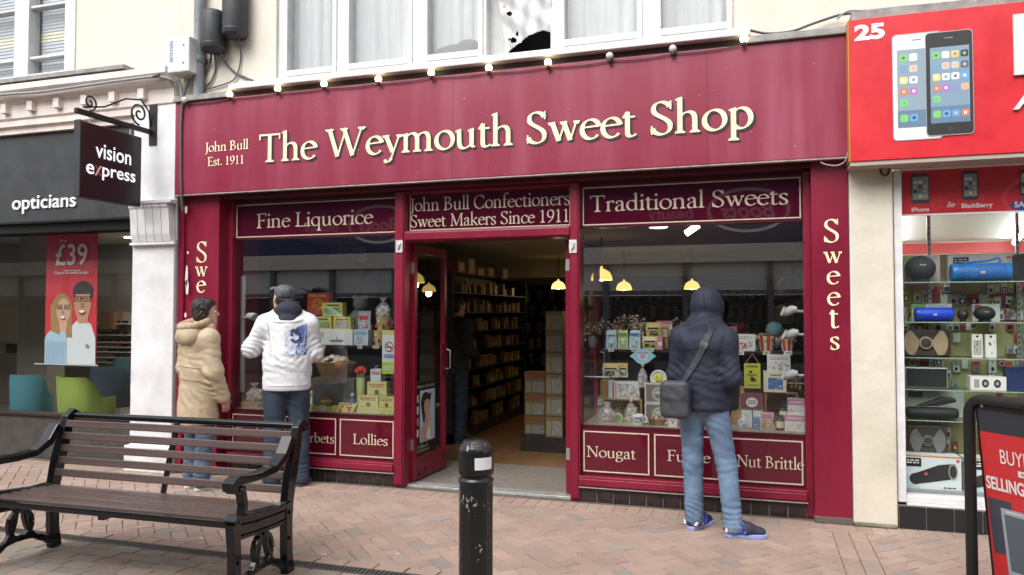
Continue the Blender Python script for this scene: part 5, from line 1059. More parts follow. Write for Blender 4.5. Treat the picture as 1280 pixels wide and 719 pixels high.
# ================================================================ bulbs, pipes and cables over the sweet shop
BULB = mat('lit_festoon_bulb', (1, .95, .8), .3, emit=(1, .84, .48), est=3.2); BOFF = mat('unlit_festoon_bulb', (.62, .62, .60), .3)
BL = [(231, 124, 0), (287, 117, 1), (347, 110, 1), (405, 104, 1), (473, 98, 1), (539, 90, 1), (611, 84, 1), (685, 77, 1), (762, 69, 0), (841, 60, 0), (930, 48, 1)]
BLAB = ['unlit pale bulb at the corner of the maroon fascia by the white pilaster', 'first lit bulb from the grey drainpipe on the fascia edge', 'second lit bulb from the grey drainpipe on the fascia edge', 'third lit bulb from the grey drainpipe on the fascia edge', 'fourth lit bulb from the grey drainpipe on the fascia edge', 'fifth lit bulb from the grey drainpipe, under the wide sash rail', 'lit bulb under the open upper window with the torn sheet', 'lit bulb just past the torn sheet, before the unlit pair', 'unlit grey bulb right after the last lit one of the long run', 'unlit grey bulb next to the lone lit bulb at the ledge end', 'lone lit bulb at the end of the window ledge towards the red fascia']
pts = []
for (px, py, on), lab in zip(BL, BLAB):
    p = F(px, py + 1, -.135); t = thing('festoon_bulb', lab, 'light bulb', p, group='festoon bulbs along the fascia top')
    m = MB(); m.ball((0, 0, 0), .030, BULB if on else BOFF, seg=14); m.build('globe', t, local=True, origin=(0, 0, 0))
    m = MB(); m.lathe([(.014, -.055), (.017, -.05), (.017, -.02), (.012, -.016)], (0, 0, 0), BLACKP, 10); m.build('socket', t, local=True, origin=(0, 0, 0)); pts.append(p + Vector((0, .02, -.035)))
w_ = MB(); pth = []
for a, b in zip(pts, pts[1:]):
    for k in range(6): u = k / 6; pth.append(a.lerp(b, u) - Vector((0, 0, .012 * math.sin(math.pi * u))))
w_.tube(pth + [pts[-1]], .005, BLACKP, 6); tag(w_.build('festoon_cable'), 'thin black cable carrying the bulbs along the fascia top', 'cable')
CAB = mat('grey_cable', (.10, .10, .10), .6)
def px_tube(name, label, pxs, Y, r, m, cat='cable', sm=5):
    P = [F(a, b, (q[2] if len(q) > 2 else Y)) for q in pxs for a, b in [q[:2]]]; out = []
    for i in range(len(P) - 1):
        p0, p1, p2, p3 = P[max(i - 1, 0)], P[i], P[i + 1], P[min(i + 2, len(P) - 1)]
        for k in range(sm):
            t = k / sm; out.append(.5 * ((2 * p1) + (p2 - p0) * t + (2 * p0 - 5 * p1 + 4 * p2 - p3) * t * t + (3 * p1 - p0 - 3 * p2 + p3) * t ** 3))
    out.append(P[-1]); mb = MB(); mb.tube(out, r, m, 7); o = mb.build(name)
    return tag(o, label, cat) if label else o
# grey drainpipe
q0 = F(248.5, 114, -.06); m = MB(); m.tube([(q0.x, -.065, q0.z - .06), (q0.x, -.065, 6.3)], .05, GREYP, 16)
t = thing('drainpipe', 'grey round drainpipe running up the cream wall beside two black cylinders', 'drainpipe', (q0.x, -.065, q0.z - .06)); m.build('pipe', t)
for px, py in ((246, 75), (248, -20)):
    p = F(px, py, -.065); c = MB(); c.lathe([(.056, -.035), (.062, -.03), (.062, .03), (.056, .035)], (q0.x, -.065, p.z), GREYP, 16); c.box(q0.x - .085, q0.x + .085, -.014, .0, p.z - .02, p.z + .02, GREYP); c.build('collar', t)
SL = mat('ribbed_black_plastic', (.022, .024, .028), .5, var=.3, vscale=14, bump=.2, bscale=50)
for (b, lab) in (((255.5, 14, 281, 66), 'black domed cable sleeve on the wall next to the drainpipe'), ((282, -20, 308, 48), 'higher black cable sleeve beside the upper window frame')):
    x0, x1, z0, z1 = rect(b, -.10); r_ = (x1 - x0) / 2; m = MB(); m.lathe([(.6 * r_, 0), (.93 * r_, .012), (r_, .04), (r_, z1 - z0 - .06), (.9 * r_, z1 - z0 - .02), (.5 * r_, z1 - z0), (.001, z1 - z0 + .004)], ((x0 + x1) / 2, -.11, z0), SL, 20)
    o = m.build('cable_sleeve'); tag(o, lab, 'cable box'); c = MB(); c.box((x0 + x1) / 2 - .03, (x0 + x1) / 2 + .03, -.06, .0, z0 + .1, z1 - .1, SL); c.build('wall_bracket', o)
    c = MB(); c.lathe([(1.02 * r_, .05), (1.03 * r_, .055), (1.03 * r_, .07), (1.02 * r_, .075)], ((x0 + x1) / 2, -.11, z0), BLACKP, 20); c.build('clamp_ring', o)
for lab, pts_, r_ in (('black looping cable hanging under the domed cable sleeve', [(264, 64, -.1), (263, 78, -.03), (258, 88, -.02), (254, 100, -.02), (256, 112, -.03)], .011),
                      ('black cable curving down beside the drainpipe', [(268, 66, -.1), (270, 82, -.02), (266, 98, -.02), (258, 108, -.02), (250, 113, -.03)], .009),
                      ('grey cable slanting from the domed sleeve to the window ledge', [(275, 65, -.1), (283, 80, -.02), (294, 91, -.02), (306, 97, -.02), (316, 101, -.08)], .011),
                      ('thin grey cable dropping from the higher sleeve', [(298, 46, -.1), (301, 66, -.02), (299, 85, -.02), (292, 100, -.02), (272, 108, -.02), (260, 111, -.02)], .007)):
    px_tube('cable', lab, pts_, -.02, r_, CAB)
# grey-white alarm box
x0, x1, z0, z1 = rect((211, 47, 238, 91), -.20); m = MB(); BX = mat('alarm_box_plastic', (.60, .60, .575), .5, var=.08, vscale=9)
m.box(x0, x1, -.22, 0, z0, z1, BX); o = m.build('alarm_box', bevel=.012); tag(o, 'pale grey wall box with blue lettering down its edge beside the drainpipe', 'alarm box')
t = MB(); bl2 = C(.08, .2, .42); 
serif(t, 'semis', (x0 + .065, -.2225, z0 + .10), UZ, -UX, bl2, width=(z1 - z0) * .62, cap=.052)
t.build('lettering', o)
m = MB()
for u, v in ((.75, .25), (.75, .75)): m.lathe([(.011, -.002), (.011, 0)], (x0 + u * (x1 - x0), -.2215, z0 + v * (z1 - z0)), C(.2, .2, .2), 10, 'y')
m.build('screw', o)

# ================================================================ the optician on one side
OX1 = XL0 - .04; OPX0, OPX1 = F(167, 220, -.06).x, F(226, 220, -.06).x
opt = thing('optician_shop', 'cream building with a white pilaster and a charcoal optician shop front', 'shop building', (-8, .3, 0))
PIL = mat('white_pilaster_paint', (.68, .68, .69), .4, var=.08, vscale=3, bump=.05, bscale=15)
zf1 = F(120, 160, .03).z; zc0, zc1 = F(197, 306, -.06).z, F(197, 256, -.06).z; ztop = F(200, 120, -.06).z
m = MB(); m.box(OPX0, XL0 - .052, -.06, .5, 0, zc0, PIL); m.box(OPX0 - .03, XL0 - .05, -.10, .5, 0, .25, PIL); m.box(OPX0, XL0 - .052, -.064, .5, zc0, zf1 + .45, PIL)
pil = m.build('pilaster', opt, bevel=.008)
m = MB()
for k in range(5):                                   # fluted corbel, deeper towards the top
    a = OPX0 + .03 + k * (OPX1 - OPX0 - .10) / 5; b = a + (OPX1 - OPX0 - .10) / 5 - .006
    prof = [(-.062, zc0 + .02), (-.10, zc0 + .03), (-.12, zc0 + .10), (-.125, zc0 + .2), (-.14, zc1 - .05), (-.155, zc1 - .03), (-.155, zc1), (-.062, zc1)]
    m.prism([(a, y, z) for y, z in prof], (b - a, 0, 0), PIL)
m.box(OPX0 + .0, OPX1 - .02, -.17, -.06, zc1 - .002, zc1 + .03, PIL); m.box(OPX0 + .01, OPX1 - .03, -.11, -.06, zc0 - .005, zc0 + .022, PIL); m.build('corbel', opt, bevel=.004)
# cornice with dentils
CST = mat('stone_cream_paint', (.70, .62, .57), .6, var=.12, vscale=3, bump=.1, bscale=18)
m = MB(); x9 = -14.0; xe = XL0 - .06
prof = [(.03, zf1), (-.02, zf1 + .0), (-.02, zf1 + .05), (-.06, zf1 + .07), (-.06, zf1 + .13), (-.08, zf1 + .15), (-.08, zf1 + .29), (-.15, zf1 + .33), (-.17, zf1 + .38), (-.20, zf1 + .41), (-.20, zf1 + .47), (.2, zf1 + .50), (.2, zf1)]
m.prism([(x9, y, z) for y, z in prof], (xe - x9, 0, 0), CST); co = m.build('cornice', opt)
x = xe - .32
while x > -9.6: m = MB(); m.box(x - .075, x, -.135, -.075, zf1 + .20, zf1 + .30, CST); m.build('dentil', co, bevel=.004); x -= .36
m = MB(); m.box(x9, OPX0 - .0, -.21, -.05, zf1 + .49, zf1 + .53, LEAD); m.build('lead_capping', co)
zt0 = zf1 + .50
# charcoal fascia with raised letters
YO = .03; zf0 = (F(0, 281, YO).z + F(170, 275, YO).z) / 2
m = MB(); m.box(x9, OPX0 - .002, YO, .3, zf0, zf1 - .001, CHAR); m.box(x9, OPX0 - .002, YO - .05, YO, zf0 - .0, zf0 + .03, mat('black_strip', (.012, .012, .014), .3)); m.box(x9, OPX0 - .004, YO + .03, .32, zf0 - .09, zf0 - .001, MT['black_strip']); of = m.build('fascia_board', opt, bevel=.004)
def raised(text, a, c, h_px, Y, m, parent, name='lettering', bold=.008, depth=.018):
    p0, p1 = F(*a, Y), F(*c, Y); cx, cy = (a[0] + c[0]) / 2, (a[1] + c[1]) / 2; h = F(cx, cy - h_px, Y).z - F(cx, cy, Y).z
    t = MB(); sans(t, text, (p0.x, Y - depth, (p0.z + p1.z) / 2), UX, UZ, m, height=h, width=p1.x - p0.x, bold=bold); o = t.build(name, parent)
    s = o.modifiers.new('thick', 'SOLIDIFY'); s.thickness = depth * .9; s.offset = -1; return o
LW = mat('white_letters', (.82, .82, .82), .4)
raised('opticians', (16.5, 267.5), (96, 265), 22, YO, LW, of)
# window, riser
YOW = .2; zr = F(120, 519, YOW).z; zg1 = zf0 - .09
BRZ = mat('dark_bronze', (.035, .028, .025), .4, .2)
m = MB(); m.box(x9, OPX0 - .002, .16, .4, 0, zr - .03, mat('dark_riser', (.055, .05, .046), .6, var=.3, vscale=8)); m.build('stall_riser', opt)
m = MB(); m.box(x9, OPX0 - .002, .13, .26, zr - .03, zr, BRZ); m.box(OPX0 - .035, OPX0 - .003, .15, .25, zr, zg1, BRZ); m.box(x9, OPX0 - .002, .15, .25, zg1 - .0, zg1 + .03, BRZ); wf = m.build('window_frame', opt, bevel=.004)
m = MB(); m.quad((x9, YOW, zr), (OPX0 - .035, YOW, zr), (OPX0 - .035, YOW, zg1), (x9, YOW, zg1), glass('optician_glass', (.93, .95, .94), 1.5, boost=1.6)); m.build('pane', wf)
# upper wall with a sash window and slatted blind
YU = .0; ux1 = F(95, 50, YU).x; uz = F(50, 105, YU).z; uz = max(uz, zt0 + .02)
m = MB(); m.box(ux1, XWL - .002, YU, .45, zt0 - .1, ZT, CREAM); m.box(x9, ux1, YU, .45, zt0 - .1, uz, CREAM); m.box(x9, F(-200, 50, YU).x, YU, .45, uz, ZT, CREAM); m.box(F(-200, 50, YU).x, ux1, YU, .45, 5.6, ZT, CREAM); m.build('upper_wall', opt)
ux0 = F(-200, 50, YU).x; m = MB()
def vb(px0, px1, y0=None): 
    m.box(F(px0, 50, YU).x, F(px1, 50, YU).x, YU - .015, .12, uz, 5.6, WINW)
vb(82, 95); vb(19, 37); m.box(ux0, F(82, 50, YU).x, YU - .01, .12, uz, uz + .11, WINW)
for pyc in (70, 6, -60):
    z = F(58, pyc, YU).z; m.box(F(36, 50, YU).x, F(83, 50, YU).x, YU + .005, .1, z - .014, z + .014, WINW); m.box(ux0, F(20, 50, YU).x, YU + .005, .1, z - .014, z + .014, WINW)
uw = m.build('upper_window', opt, bevel=.005)
m = MB(); m.quad((ux0, .07, uz), (ux1, .07, uz), (ux1, .07, 5.6), (ux0, .07, 5.6), GLU); m.build('pane', uw)
m = MB(); z = uz + .03; BLN = mat('blind_slat', (.42, .45, .48), .5); YEL = mat('cream_slat', (.70, .66, .45), .5)
zy0, zy1 = F(60, 53, .12).z, F(60, 40, .12).z
while z < 5.6: m.quad((ux0, .14, z), (ux1 - .05, .14, z), (ux1 - .05, .15, z + .037), (ux0, .15, z + .037), YEL if zy0 < z < zy1 else BLN); z += .036
tag(m.build('slatted_blind'), 'grey slatted blind behind the upper window over the optician', 'blind')
m = MB(); m.box(ux0, ux1, .44, .5, uz - .1, 5.7, DK); m.build('upper_room', opt)
px_tube('cable', 'grey cable bundle lying along the top of the optician cornice', [(-40, 128, -.2), (0, 119, -.2), (50, 115, -.2), (100, 108, -.2), (150, 101, -.2), (192, 96, -.2), (212, 99, -.15), (226, 108, -.1), (226, 140, -.08), (222, 180, -.08), (221, 230, -.08), (221, 300, -.07)], -.2, .014, mat('pale_cable', (.30, .30, .31), .6))
px_tube('cable', 'black cable running down the gap beside the white pilaster', [(236, 100, -.12), (230, 118, -.12), (226.5, 150, -.115), (226, 200, -.115), (226.5, 240, -.115), (228, 264, -.09)], -.1, .012, CAB)
px_tube('cable', 'loose grey cable end poking up over the cornice', [(190, 97, -.2), (196, 94, -.22), (203, 93, -.15), (214, 96, -.1)], -.2, .01, CAB)
# interior
m = MB(); OW = mat('optician_wall', (.22, .20, .165), .8); OB_X0 = -12.5; ox1 = XL0 - .06
m.box(OB_X0, ox1, 4.6, 4.7, 0, 2.75, OW); m.box(ox1 - .02, ox1, .5, 4.6, 0, 2.75, mat('optician_side_wall', (.30, .27, .22), .8)); m.box(OB_X0 - .1, OB_X0, .4, 4.6, 0, 2.75, OW); m.box(-10.6, -10.0, 2.6, 2.9, 0, 2.75, OW); m.build('interior_wall', opt)
m = MB(); m.box(OB_X0, ox1, .32, 4.7, 2.75, 2.85, CEIL); m.build('ceiling', opt)
m = MB(); m.box(OB_X0, ox1, .4, 4.6, -.006, .008, mat('grey_vinyl', (.22, .2, .17), .4)); tag(m.build('optician_floor'), kind='structure')
m = MB(); q = F(158, 305, 2.0); m.box(-8.6, -7.6, 2.2, 2.5, 2.735, 2.749, mat('lit_panel', (1, 1, 1), .5, emit=(1, .94, .82), est=13)); m.box(-9.6, -8.9, 3.6, 3.9, 2.735, 2.749, MT['lit_panel']); m.box(-7.4, -6.6, 3.6, 3.8, 2.735, 2.749, MT['lit_panel']); tag(m.build('ceiling_light'), 'row of lit ceiling panels inside the optician', 'ceiling light')
# hanging poster of two smiling people in glasses
def banner():
    Y = .55; a, c = F(57, 380, Y), F(121, 380, Y); x0, x1 = a.x, c.x; z1, z0 = F(89, 291, Y).z, F(86, 455, Y).z
    t = thing('hanging_poster', 'red hanging poster with two smiling people in glasses in the optician window', 'poster', ((x0 + x1) / 2, Y, z0)); m = MB(); RD = C(.60, .035, .055)
    m.box(x0, x1, Y, Y + .006, z0, z1, RD); skA, skB, hA, hB, sA, sB, W_ = C(.62, .36, .24), C(.50, .27, .17), C(.36, .22, .10), C(.03, .022, .02), C(.40, .55, .68), C(.66, .70, .72), C(.8, .78, .76)
    P = lambda pts, k: ('p', pts, k)
    art(m, x0, x1, z0, z1, Y, [('r', .34, .708, .66, .713, W_),
        P([(.0, 0), (.52, 0), (.50, .17), (.40, .25), (.2, .285), (.05, .23), (0, .19)], sA), P([(.42, 0), (.99, 0), (.985, .2), (.9, .3), (.72, .36), (.55, .3), (.45, .2)], sB),
        ('e', .33, .41, .21, .125, hA), P([(.10, .45), (.12, .25), (.3, .22), (.3, .42)], hA), P([(.4, .44), (.42, .2), (.54, .2), (.52, .42)], hA), ('e', .36, .405, .135, .095, skA), P([(.28, .33), (.44, .33), (.42, .25), (.3, .25)], skA),
        ('e', .74, .545, .20, .085, hB), ('e', .735, .46, .165, .125, skB), P([(.62, .37), (.85, .37), (.83, .31), (.66, .31)], skB), P([(.57, .53), (.9, .53), (.88, .59), (.62, .6)], hB),
        ('r', .24, .415, .34, .45, hB), ('r', .255, .42, .325, .445, skA), ('r', .38, .415, .48, .45, hB), ('r', .395, .42, .465, .445, skA), ('r', .58, .475, .71, .515, hB), ('r', .60, .48, .695, .51, skB), ('r', .755, .475, .885, .515, hB), ('r', .77, .48, .87, .51, skB), ('r', .71, .495, .755, .505, hB),
        ('e', .29, .432, .02, .008, hB), ('e', .43, .432, .02, .008, hB), ('e', .645, .496, .02, .008, hB), ('e', .82, .496, .02, .008, hB), P([(.35, .42), (.385, .385), (.34, .383)], hA), P([(.725, .48), (.77, .435), (.70, .432)], C(.36, .18, .11)), ('e', .36, .352, .055, .014, C(.45, .12, .1)), ('e', .36, .355, .045, .009, W_), ('e', .73, .395, .065, .02, C(.3, .06, .05)), ('e', .73, .4, .055, .011, W_), ('e', .84, .14, .03, .014, C(.2, .3, .45))])
    for k in range(9): art(m, x0, x1, z0, z1, Y - .004, [P([(.03 + .05 * k, 0), (.04 + .05 * k, 0), (.07 + .045 * k, .17), (.06 + .045 * k, .17)], C(.25, .42, .6))])
    m.build('print', t)
    l = MB(); w_ = x1 - x0; sans(l, '\u00a339', (x0 + .2 * w_, Y - .012, F(90, 332, Y).z), UX, UZ, W_, height=F(90, 305, Y).z - F(90, 332, Y).z, width=.62 * w_, bold=.012); sans(l, 'From', (x0 + .28 * w_, Y - .0125, F(90, 303, Y).z), UX, UZ, W_, width=.14 * w_); sans(l, 'Glasses for every budget', (x0 + .18 * w_, Y - .0125, F(90, 344, Y).z), UX, UZ, W_, width=.68 * w_); l.build('lettering', t)
    b = MB(); b.tube([(x0 - .14, Y + .003, z0 - .012), (x1 + .03, Y + .003, z0 - .012)], .014, mat('chrome_bar', (.8, .8, .8), .15, 1), 10); b.build('bottom_bar', t)
    s = MB(); s.tube([(x0 + .05, Y + .003, z1), (x0 + .05, Y + .003, 2.75)], .0015, STEEL, 4); s.tube([(x1 - .05, Y + .003, z1), (x1 - .05, Y + .003, 2.75)], .0015, STEEL, 4); s.build('hanging_wire', t)
banner()
def tub_chair(label, px, py_top, py_bot, Y, wpx, col, rz, hgt=.80):
    q = F(px, py_bot, Y); d = (q - CAM).dot(_fw); w_ = wpx / FPX * d; z1 = F(px, py_top, Y).z; z1 = max(.7, min(1.05, z1))
    t = thing('armchair', label, 'armchair', (q.x, Y, .008), rz)
    m = MB(); hw = w_ / 2; V = []; n = 16
    for k in range(n + 1):                             # wrap-round shell: high back running down into the arms
        a = math.pi * (1 + k / n) if False else R(-30 + 240 * k / n); bk = max(0, math.sin(a)); q_ = max(0, min(1, (bk - .25) / .4)); zt = .56 + (z1 - .56) * q_ * q_ * (3 - 2 * q_)
        x, y = hw * math.cos(a), hw * .85 * math.sin(a); ro = 1 + .12 * bk
        V += [(x, y, .28), (x * ro, y * ro, zt), (x * ro * .93, y * ro * .93, zt), (x * .86, y * .86, .30)]
    Fq = []
    for k in range(n):
        for j in range(3): Fq.append((4 * k + j, 4 * k + 4 + j, 4 * k + 5 + j, 4 * k + 1 + j))
    m.add(V, Fq, col, True); m.build('shell', t, local=True, origin=(0, 0, 0))
    s = MB(); s.lathe([(.84 * hw, .30), (.86 * hw, .40), (.80 * hw, .44), (.001, .445)], (0, 0, 0), col, 20); s.build('seat', t, local=True, origin=(0, 0, 0))
    for sx, sy in ((-.6, -.6), (.6, -.6), (-.6, .6), (.6, .6)):
        l = MB(); l.tube([(sx * hw * .8, sy * hw * .8, .29), (sx * hw, sy * hw * .95, 0)], .015, STEEL, 8); l.build('leg', t, local=True, origin=(0, 0, 0))
TEAL, LIME, NAVY = mat('teal_felt', (.02, .12, .15), .8, bump=.2, bscale=80), mat('lime_felt', (.17, .23, .03), .8, bump=.2, bscale=80), mat('navy_felt', (.02, .04, .06), .8)
tub_chair('teal tub chair inside the optician window beside the lime one', 40, 468, 512, 1.0, 48, TEAL, R(-160))
tub_chair('lime green tub chair with a long arm inside the optician window', 110, 470, 515, .95, 72, LIME, R(172))
tub_chair('dark navy tub chair behind the lime one', 138, 458, 500, 2.0, 46, NAVY, R(-150)); tub_chair('dark teal chair by the side wall of the optician', 158, 447, 490, 2.6, 34, mat('dark_teal_felt', (.012, .05, .065), .8), R(-140))
def desk():
    a, c = F(20, 460, 2.4), F(50, 460, 2.4); q = F(140, 478, 2.2); t = thing('desk', 'pale blue grey desk behind the chairs by the optician side wall', 'desk', (-6.6, 2.6, .008))
    m = MB(); m.box(-7.3, -5.8, 2.3, 2.9, .70, .74, mat('blue_grey_top', (.22, .30, .36), .4)); m.build('desk_top', t)
    for x in (-7.25, -5.9):
        m = MB(); m.box(x, x + .05, 2.33, 2.87, .008, .699, STEEL); m.build('leg', t)
desk()
# black reception counter strip with welcome lettering, display shelves with spectacles
a, c = F(8, 435, 3.6), F(53, 435, 3.6); m = MB(); m.box(a.x - 2.2, c.x, 3.6, 4.0, .008, F(30, 428, 3.6).z, mat('beige_counter', (.30, .26, .21), .6)); o = m.build('reception_counter'); tag(o, 'beige reception counter with a black welcome band inside the optician', 'counter')
m = MB(); m.box(a.x, c.x + .02, 3.592, 3.60, F(30, 442, 3.6).z, F(30, 430, 3.6).z, BLACKP); m.build('black_band', o); m = MB(); q = F(26, 438.5, 3.588); sans(m, 'welcome', (q.x, 3.588, q.z), UX, UZ, C(.4, .4, .4), width=F(50, 436, 3.588).x - q.x); m.build('lettering', o)
m = MB(); q = F(37, 348, 4.58); sans(m, 'vision', (q.x, 4.59, q.z), UX, UZ, BLACKP, width=F(58, 345, 4.58).x - q.x, bold=.02); q = F(30, 359, 4.58); sans(m, 'express', (q.x, 4.59, q.z), UX, UZ, BLACKP, width=F(60, 357, 4.58).x - q.x, bold=.02); m.build('wall_lettering', opt)
def spec_shelf():
    a, c = F(118, 420, 4.3), F(158, 420, 4.3); t = thing('spectacle_display', 'wall shelves of spectacle frames at the back of the optician', 'display', ((a.x + c.x) / 2, 4.4, .5)); m = MB(); g_ = MB(); 
    m.box(a.x, c.x, 4.56, 4.6, .6, F(130, 390, 4.5).z, mat('display_back', (.42, .38, .32), .7))
    for py in (404, 418, 427, 433, 439, 446, 452):
        z = F(130, py, 4.4).z; m.box(a.x, c.x, 4.35, 4.56, z - .02, z, mat('display_ledge', (.5, .46, .4), .6))
        x = a.x + .04
        while x < c.x - .12: g_.box(x, x + .11, 4.38, 4.40, z + .005, z + .045, rnd.choice([BLACKP, cBR, cBK, C(.3, .1, .08)])); x += .16
    m.build('ledges', t); o = g_.build('spectacles', t); o['kind'] = 'stuff'
    m = MB(); q = F(130, 410, 4.35); m.box(q.x - .02, q.x + .25, 4.3, 4.5, q.z - .02, q.z + .28, cBR); m.build('brown_case', t)
spec_shelf()
# projecting sign on a scrolled iron bracket, square to the wall
def projecting_sign():
    SX = F(192, 150, -.065).x; IRON = mat('black_iron', (.016, .015, .015), .5, .2)
    a, c = FX(100.7, 150, SX), FX(177.5, 172, SX); b_ = FX(100.7, 244, SX); y0, y1 = a.y, c.y; z1, z0 = (a.z + c.z) / 2, FX(100.7, 244, SX).z; z0 = (z0 + FX(176.6, 259, SX).z) / 2
    t = thing('projecting_sign', 'black square sign hung from a scrolled iron bracket over the optician', 'sign', (SX, 0, z0))
    LIT = mat('backlit_letters', (.85, .85, .88), .4, emit=(.93, .93, 1), est=.32); bx = MB(); bx.box(SX - .06, SX, y0, y1, z0, z1, mat('dark_plum_board', (.018, .011, .013), .3)); bd = bx.build('sign_board', t, bevel=.008)
    e = MB(); e.box(SX - .066, SX + .004, y0 - .006, y0, z0 - .006, z1 + .006, CHAR); e.box(SX - .066, SX + .004, y0, y1, z0 - .007, z0 - .001, CHAR); e.build('edge_trim', bd)
    UY = Vector((0, 1, 0)); l = MB(); w_ = y1 - y0; h_ = z1 - z0; X_ = SX + .004
    sans(l, 'vision', (X_, y0 + .23 * w_, z0 + .555 * h_), UY, UZ, LIT, height=.20 * h_, width=.58 * w_, bold=.012)
    sans(l, 'e', (X_, y0 + .09 * w_, z0 + .315 * h_), UY, UZ, LIT, height=.135 * h_, width=.125 * w_, bold=.012); sans(l, 'press', (X_, y0 + .34 * w_, z0 + .265 * h_), UY, UZ, LIT, height=.18 * h_, width=.55 * w_, bold=.012)
    RX = C(.65, .04, .05)
    for s in (-1, 1): l.poly([(X_ + .0005 * s, y0 + (.275 - s * .055) * w_, z0 + .31 * h_), (X_ + .0005 * s, y0 + (.275 - s * .025) * w_, z0 + .31 * h_), (X_ + .0005 * s, y0 + (.275 + s * .055) * w_, z0 + .45 * h_), (X_ + .0005 * s, y0 + (.275 + s * .025) * w_, z0 + .45 * h_)], LW if s > 0 else RX)
    l.build('lettering', bd)
    # bracket: wall plate, tapering arm and scrolls
    pz0, pz1 = FX(192, 182, SX).z, FX(192, 124, SX).z; ar0 = FX(97, 138, SX); za = pz0 + .08; zb = ar0.z
    m = MB(); m.box(SX - .045, SX + .045, -.075, -.06, pz0, pz1, IRON); pl_ = m.build('wall_plate', t)
    zz = (z1 + .05 + zb) / 2 ; zz = z1 + .06
    m = MB(); m.box(SX - .045, SX - .005, y0 - .03, -.07, zz, zz + .045, IRON); m.build('arm', t, bevel=.003)
    m = MB(); xc = SX - .025
    def scroll(cy, cz, r0, turns, a0, sgn, n=40): return [(xc, cy + sgn * (r0 * (1 - .85 * k / n)) * math.cos(a0 + turns * 6.283 * k / n), cz + (r0 * (1 - .85 * k / n)) * math.sin(a0 + turns * 6.283 * k / n)) for k in range(n + 1)]
    m.tube(scroll(y0 + .12, zz + .13, .075, 1.5, -1.57, 1), .008, IRON, 6); m.tube(scroll(-.22, zz + .17, .11, 1.6, -1.57, -1), .010, IRON, 6)
    m.tube([(xc, y0 + .05, zz + .07), (xc, y0 + .28, zz + .13), (xc, y0 + .52, zz + .27), (xc, -.20, zz + .31), (xc, -.10, zz + .22), (xc, -.08, zz + .08)], .008, IRON, 6); m.build('scrollwork', t)
    for yy in (y0 + .12, y1 - .12): m = MB(); m.tube([(xc, yy, z1 - .005), (xc, yy, zz + .005)], .007, STEEL, 6); m.build('hanger', t)
projecting_sign()

# ================================================================ the phone shop on the other side
ph = thing('phone_shop', 'cream fronted phone shop under a bright red fascia', 'shop building', (3, .3, 0))
YR = -.22; RED = mat('red_fascia_panel', (.55, .012, .022), .35, var=.06, vscale=3, bump=.03, bscale=10)
x0 = F(1062, 120, YR).x; zr0 = (F(1062, 203, YR).z + F(1270, 190, YR).z) / 2; zr1 = (F(1061, 24, YR).z + F(1280, 3, YR).z) / 2; x1 = 4.8
m = MB(); m.box(x0, x1, YR, .02, zr0, zr1, RED); rf = m.build('fascia_board', ph, bevel=.004)
m = MB(); m.box(x0 - .006, x0, YR + .01, .0, zr0 + .002, zr1 - .002, mat('ochre_edge', (.50, .27, .04), .5)); m.box(x0, x1, YR + .01, .05, zr0 - .03, zr0 - .001, mat('pale_soffit', (.42, .34, .30), .7)); m.build('edge_trim', rf)
px0, px1 = x0, F(1119, 420, .0).x
m = MB(); m.box(XR1 + .004, px1, -.0, .5, 0, zr0, CREAMP); m.box(XR1 + .006, px1 - .004, -.02, .02, 0, .03, mat('mossy_foot', (.20, .19, .13), .95, var=.4, vscale=20)); m.build('pier', ph, bevel=.012)
m = MB(); m.box(XR1 + .02, x1, -.18, .002, zr1 + .001, zr1 + .07, LEAD); m.build('lead_flashing', ph)
m = MB(); q = F(1106, 212, -.03); m.tube([(q.x + .028 * math.sin(a), -.035, q.z + .045 * math.cos(a)) for a in [k * .4 for k in range(17)]], .009, mat('rusty_iron', (.10, .07, .045), .8), 8); m.box(q.x - .012, q.x + .012, -.05, .0, q.z + .035, q.z + .07, MT['rusty_iron']); tag(m.build('iron_ring'), 'small rusty iron ring on the cream pier under the red fascia', 'ring')
# 25 and the two printed phones
t = MB(); p0, p1 = F(1068, 52, YR), F(1106, 48, YR); sans(t, '25', (p0.x, YR - .003, (p0.z + p1.z) / 2), UX, UZ, LW, height=F(1087, 31, YR).z - F(1087, 51, YR).z, width=p1.x - p0.x, bold=.045); t.build('house_number', rf)
def rr(x0, x1, z0, z1, r_, y, n=5):
    out = []
    for cx, cz, a0 in ((x1 - r_, z1 - r_, 0), (x0 + r_, z1 - r_, 90), (x0 + r_, z0 + r_, 180), (x1 - r_, z0 + r_, 270)):
        for k in range(n + 1): a = R(a0 + 90 * k / n); out.append((cx + r_ * math.cos(a), y, cz + r_ * math.sin(a)))
    return out
ICON = [C(.20, .55, .15), C(.8, .78, .72), C(.65, .55, .1), C(.05, .05, .05), C(.1, .35, .55), C(.55, .5, .45), C(.5, .5, .52), C(.12, .12, .14), C(.7, .62, .2), C(.75, .75, .78), C(.8, .8, .8), C(.12, .35, .7), C(.55, .2, .1), C(.45, .15, .5), C(.15, .3, .6), C(.6, .4, .25)]
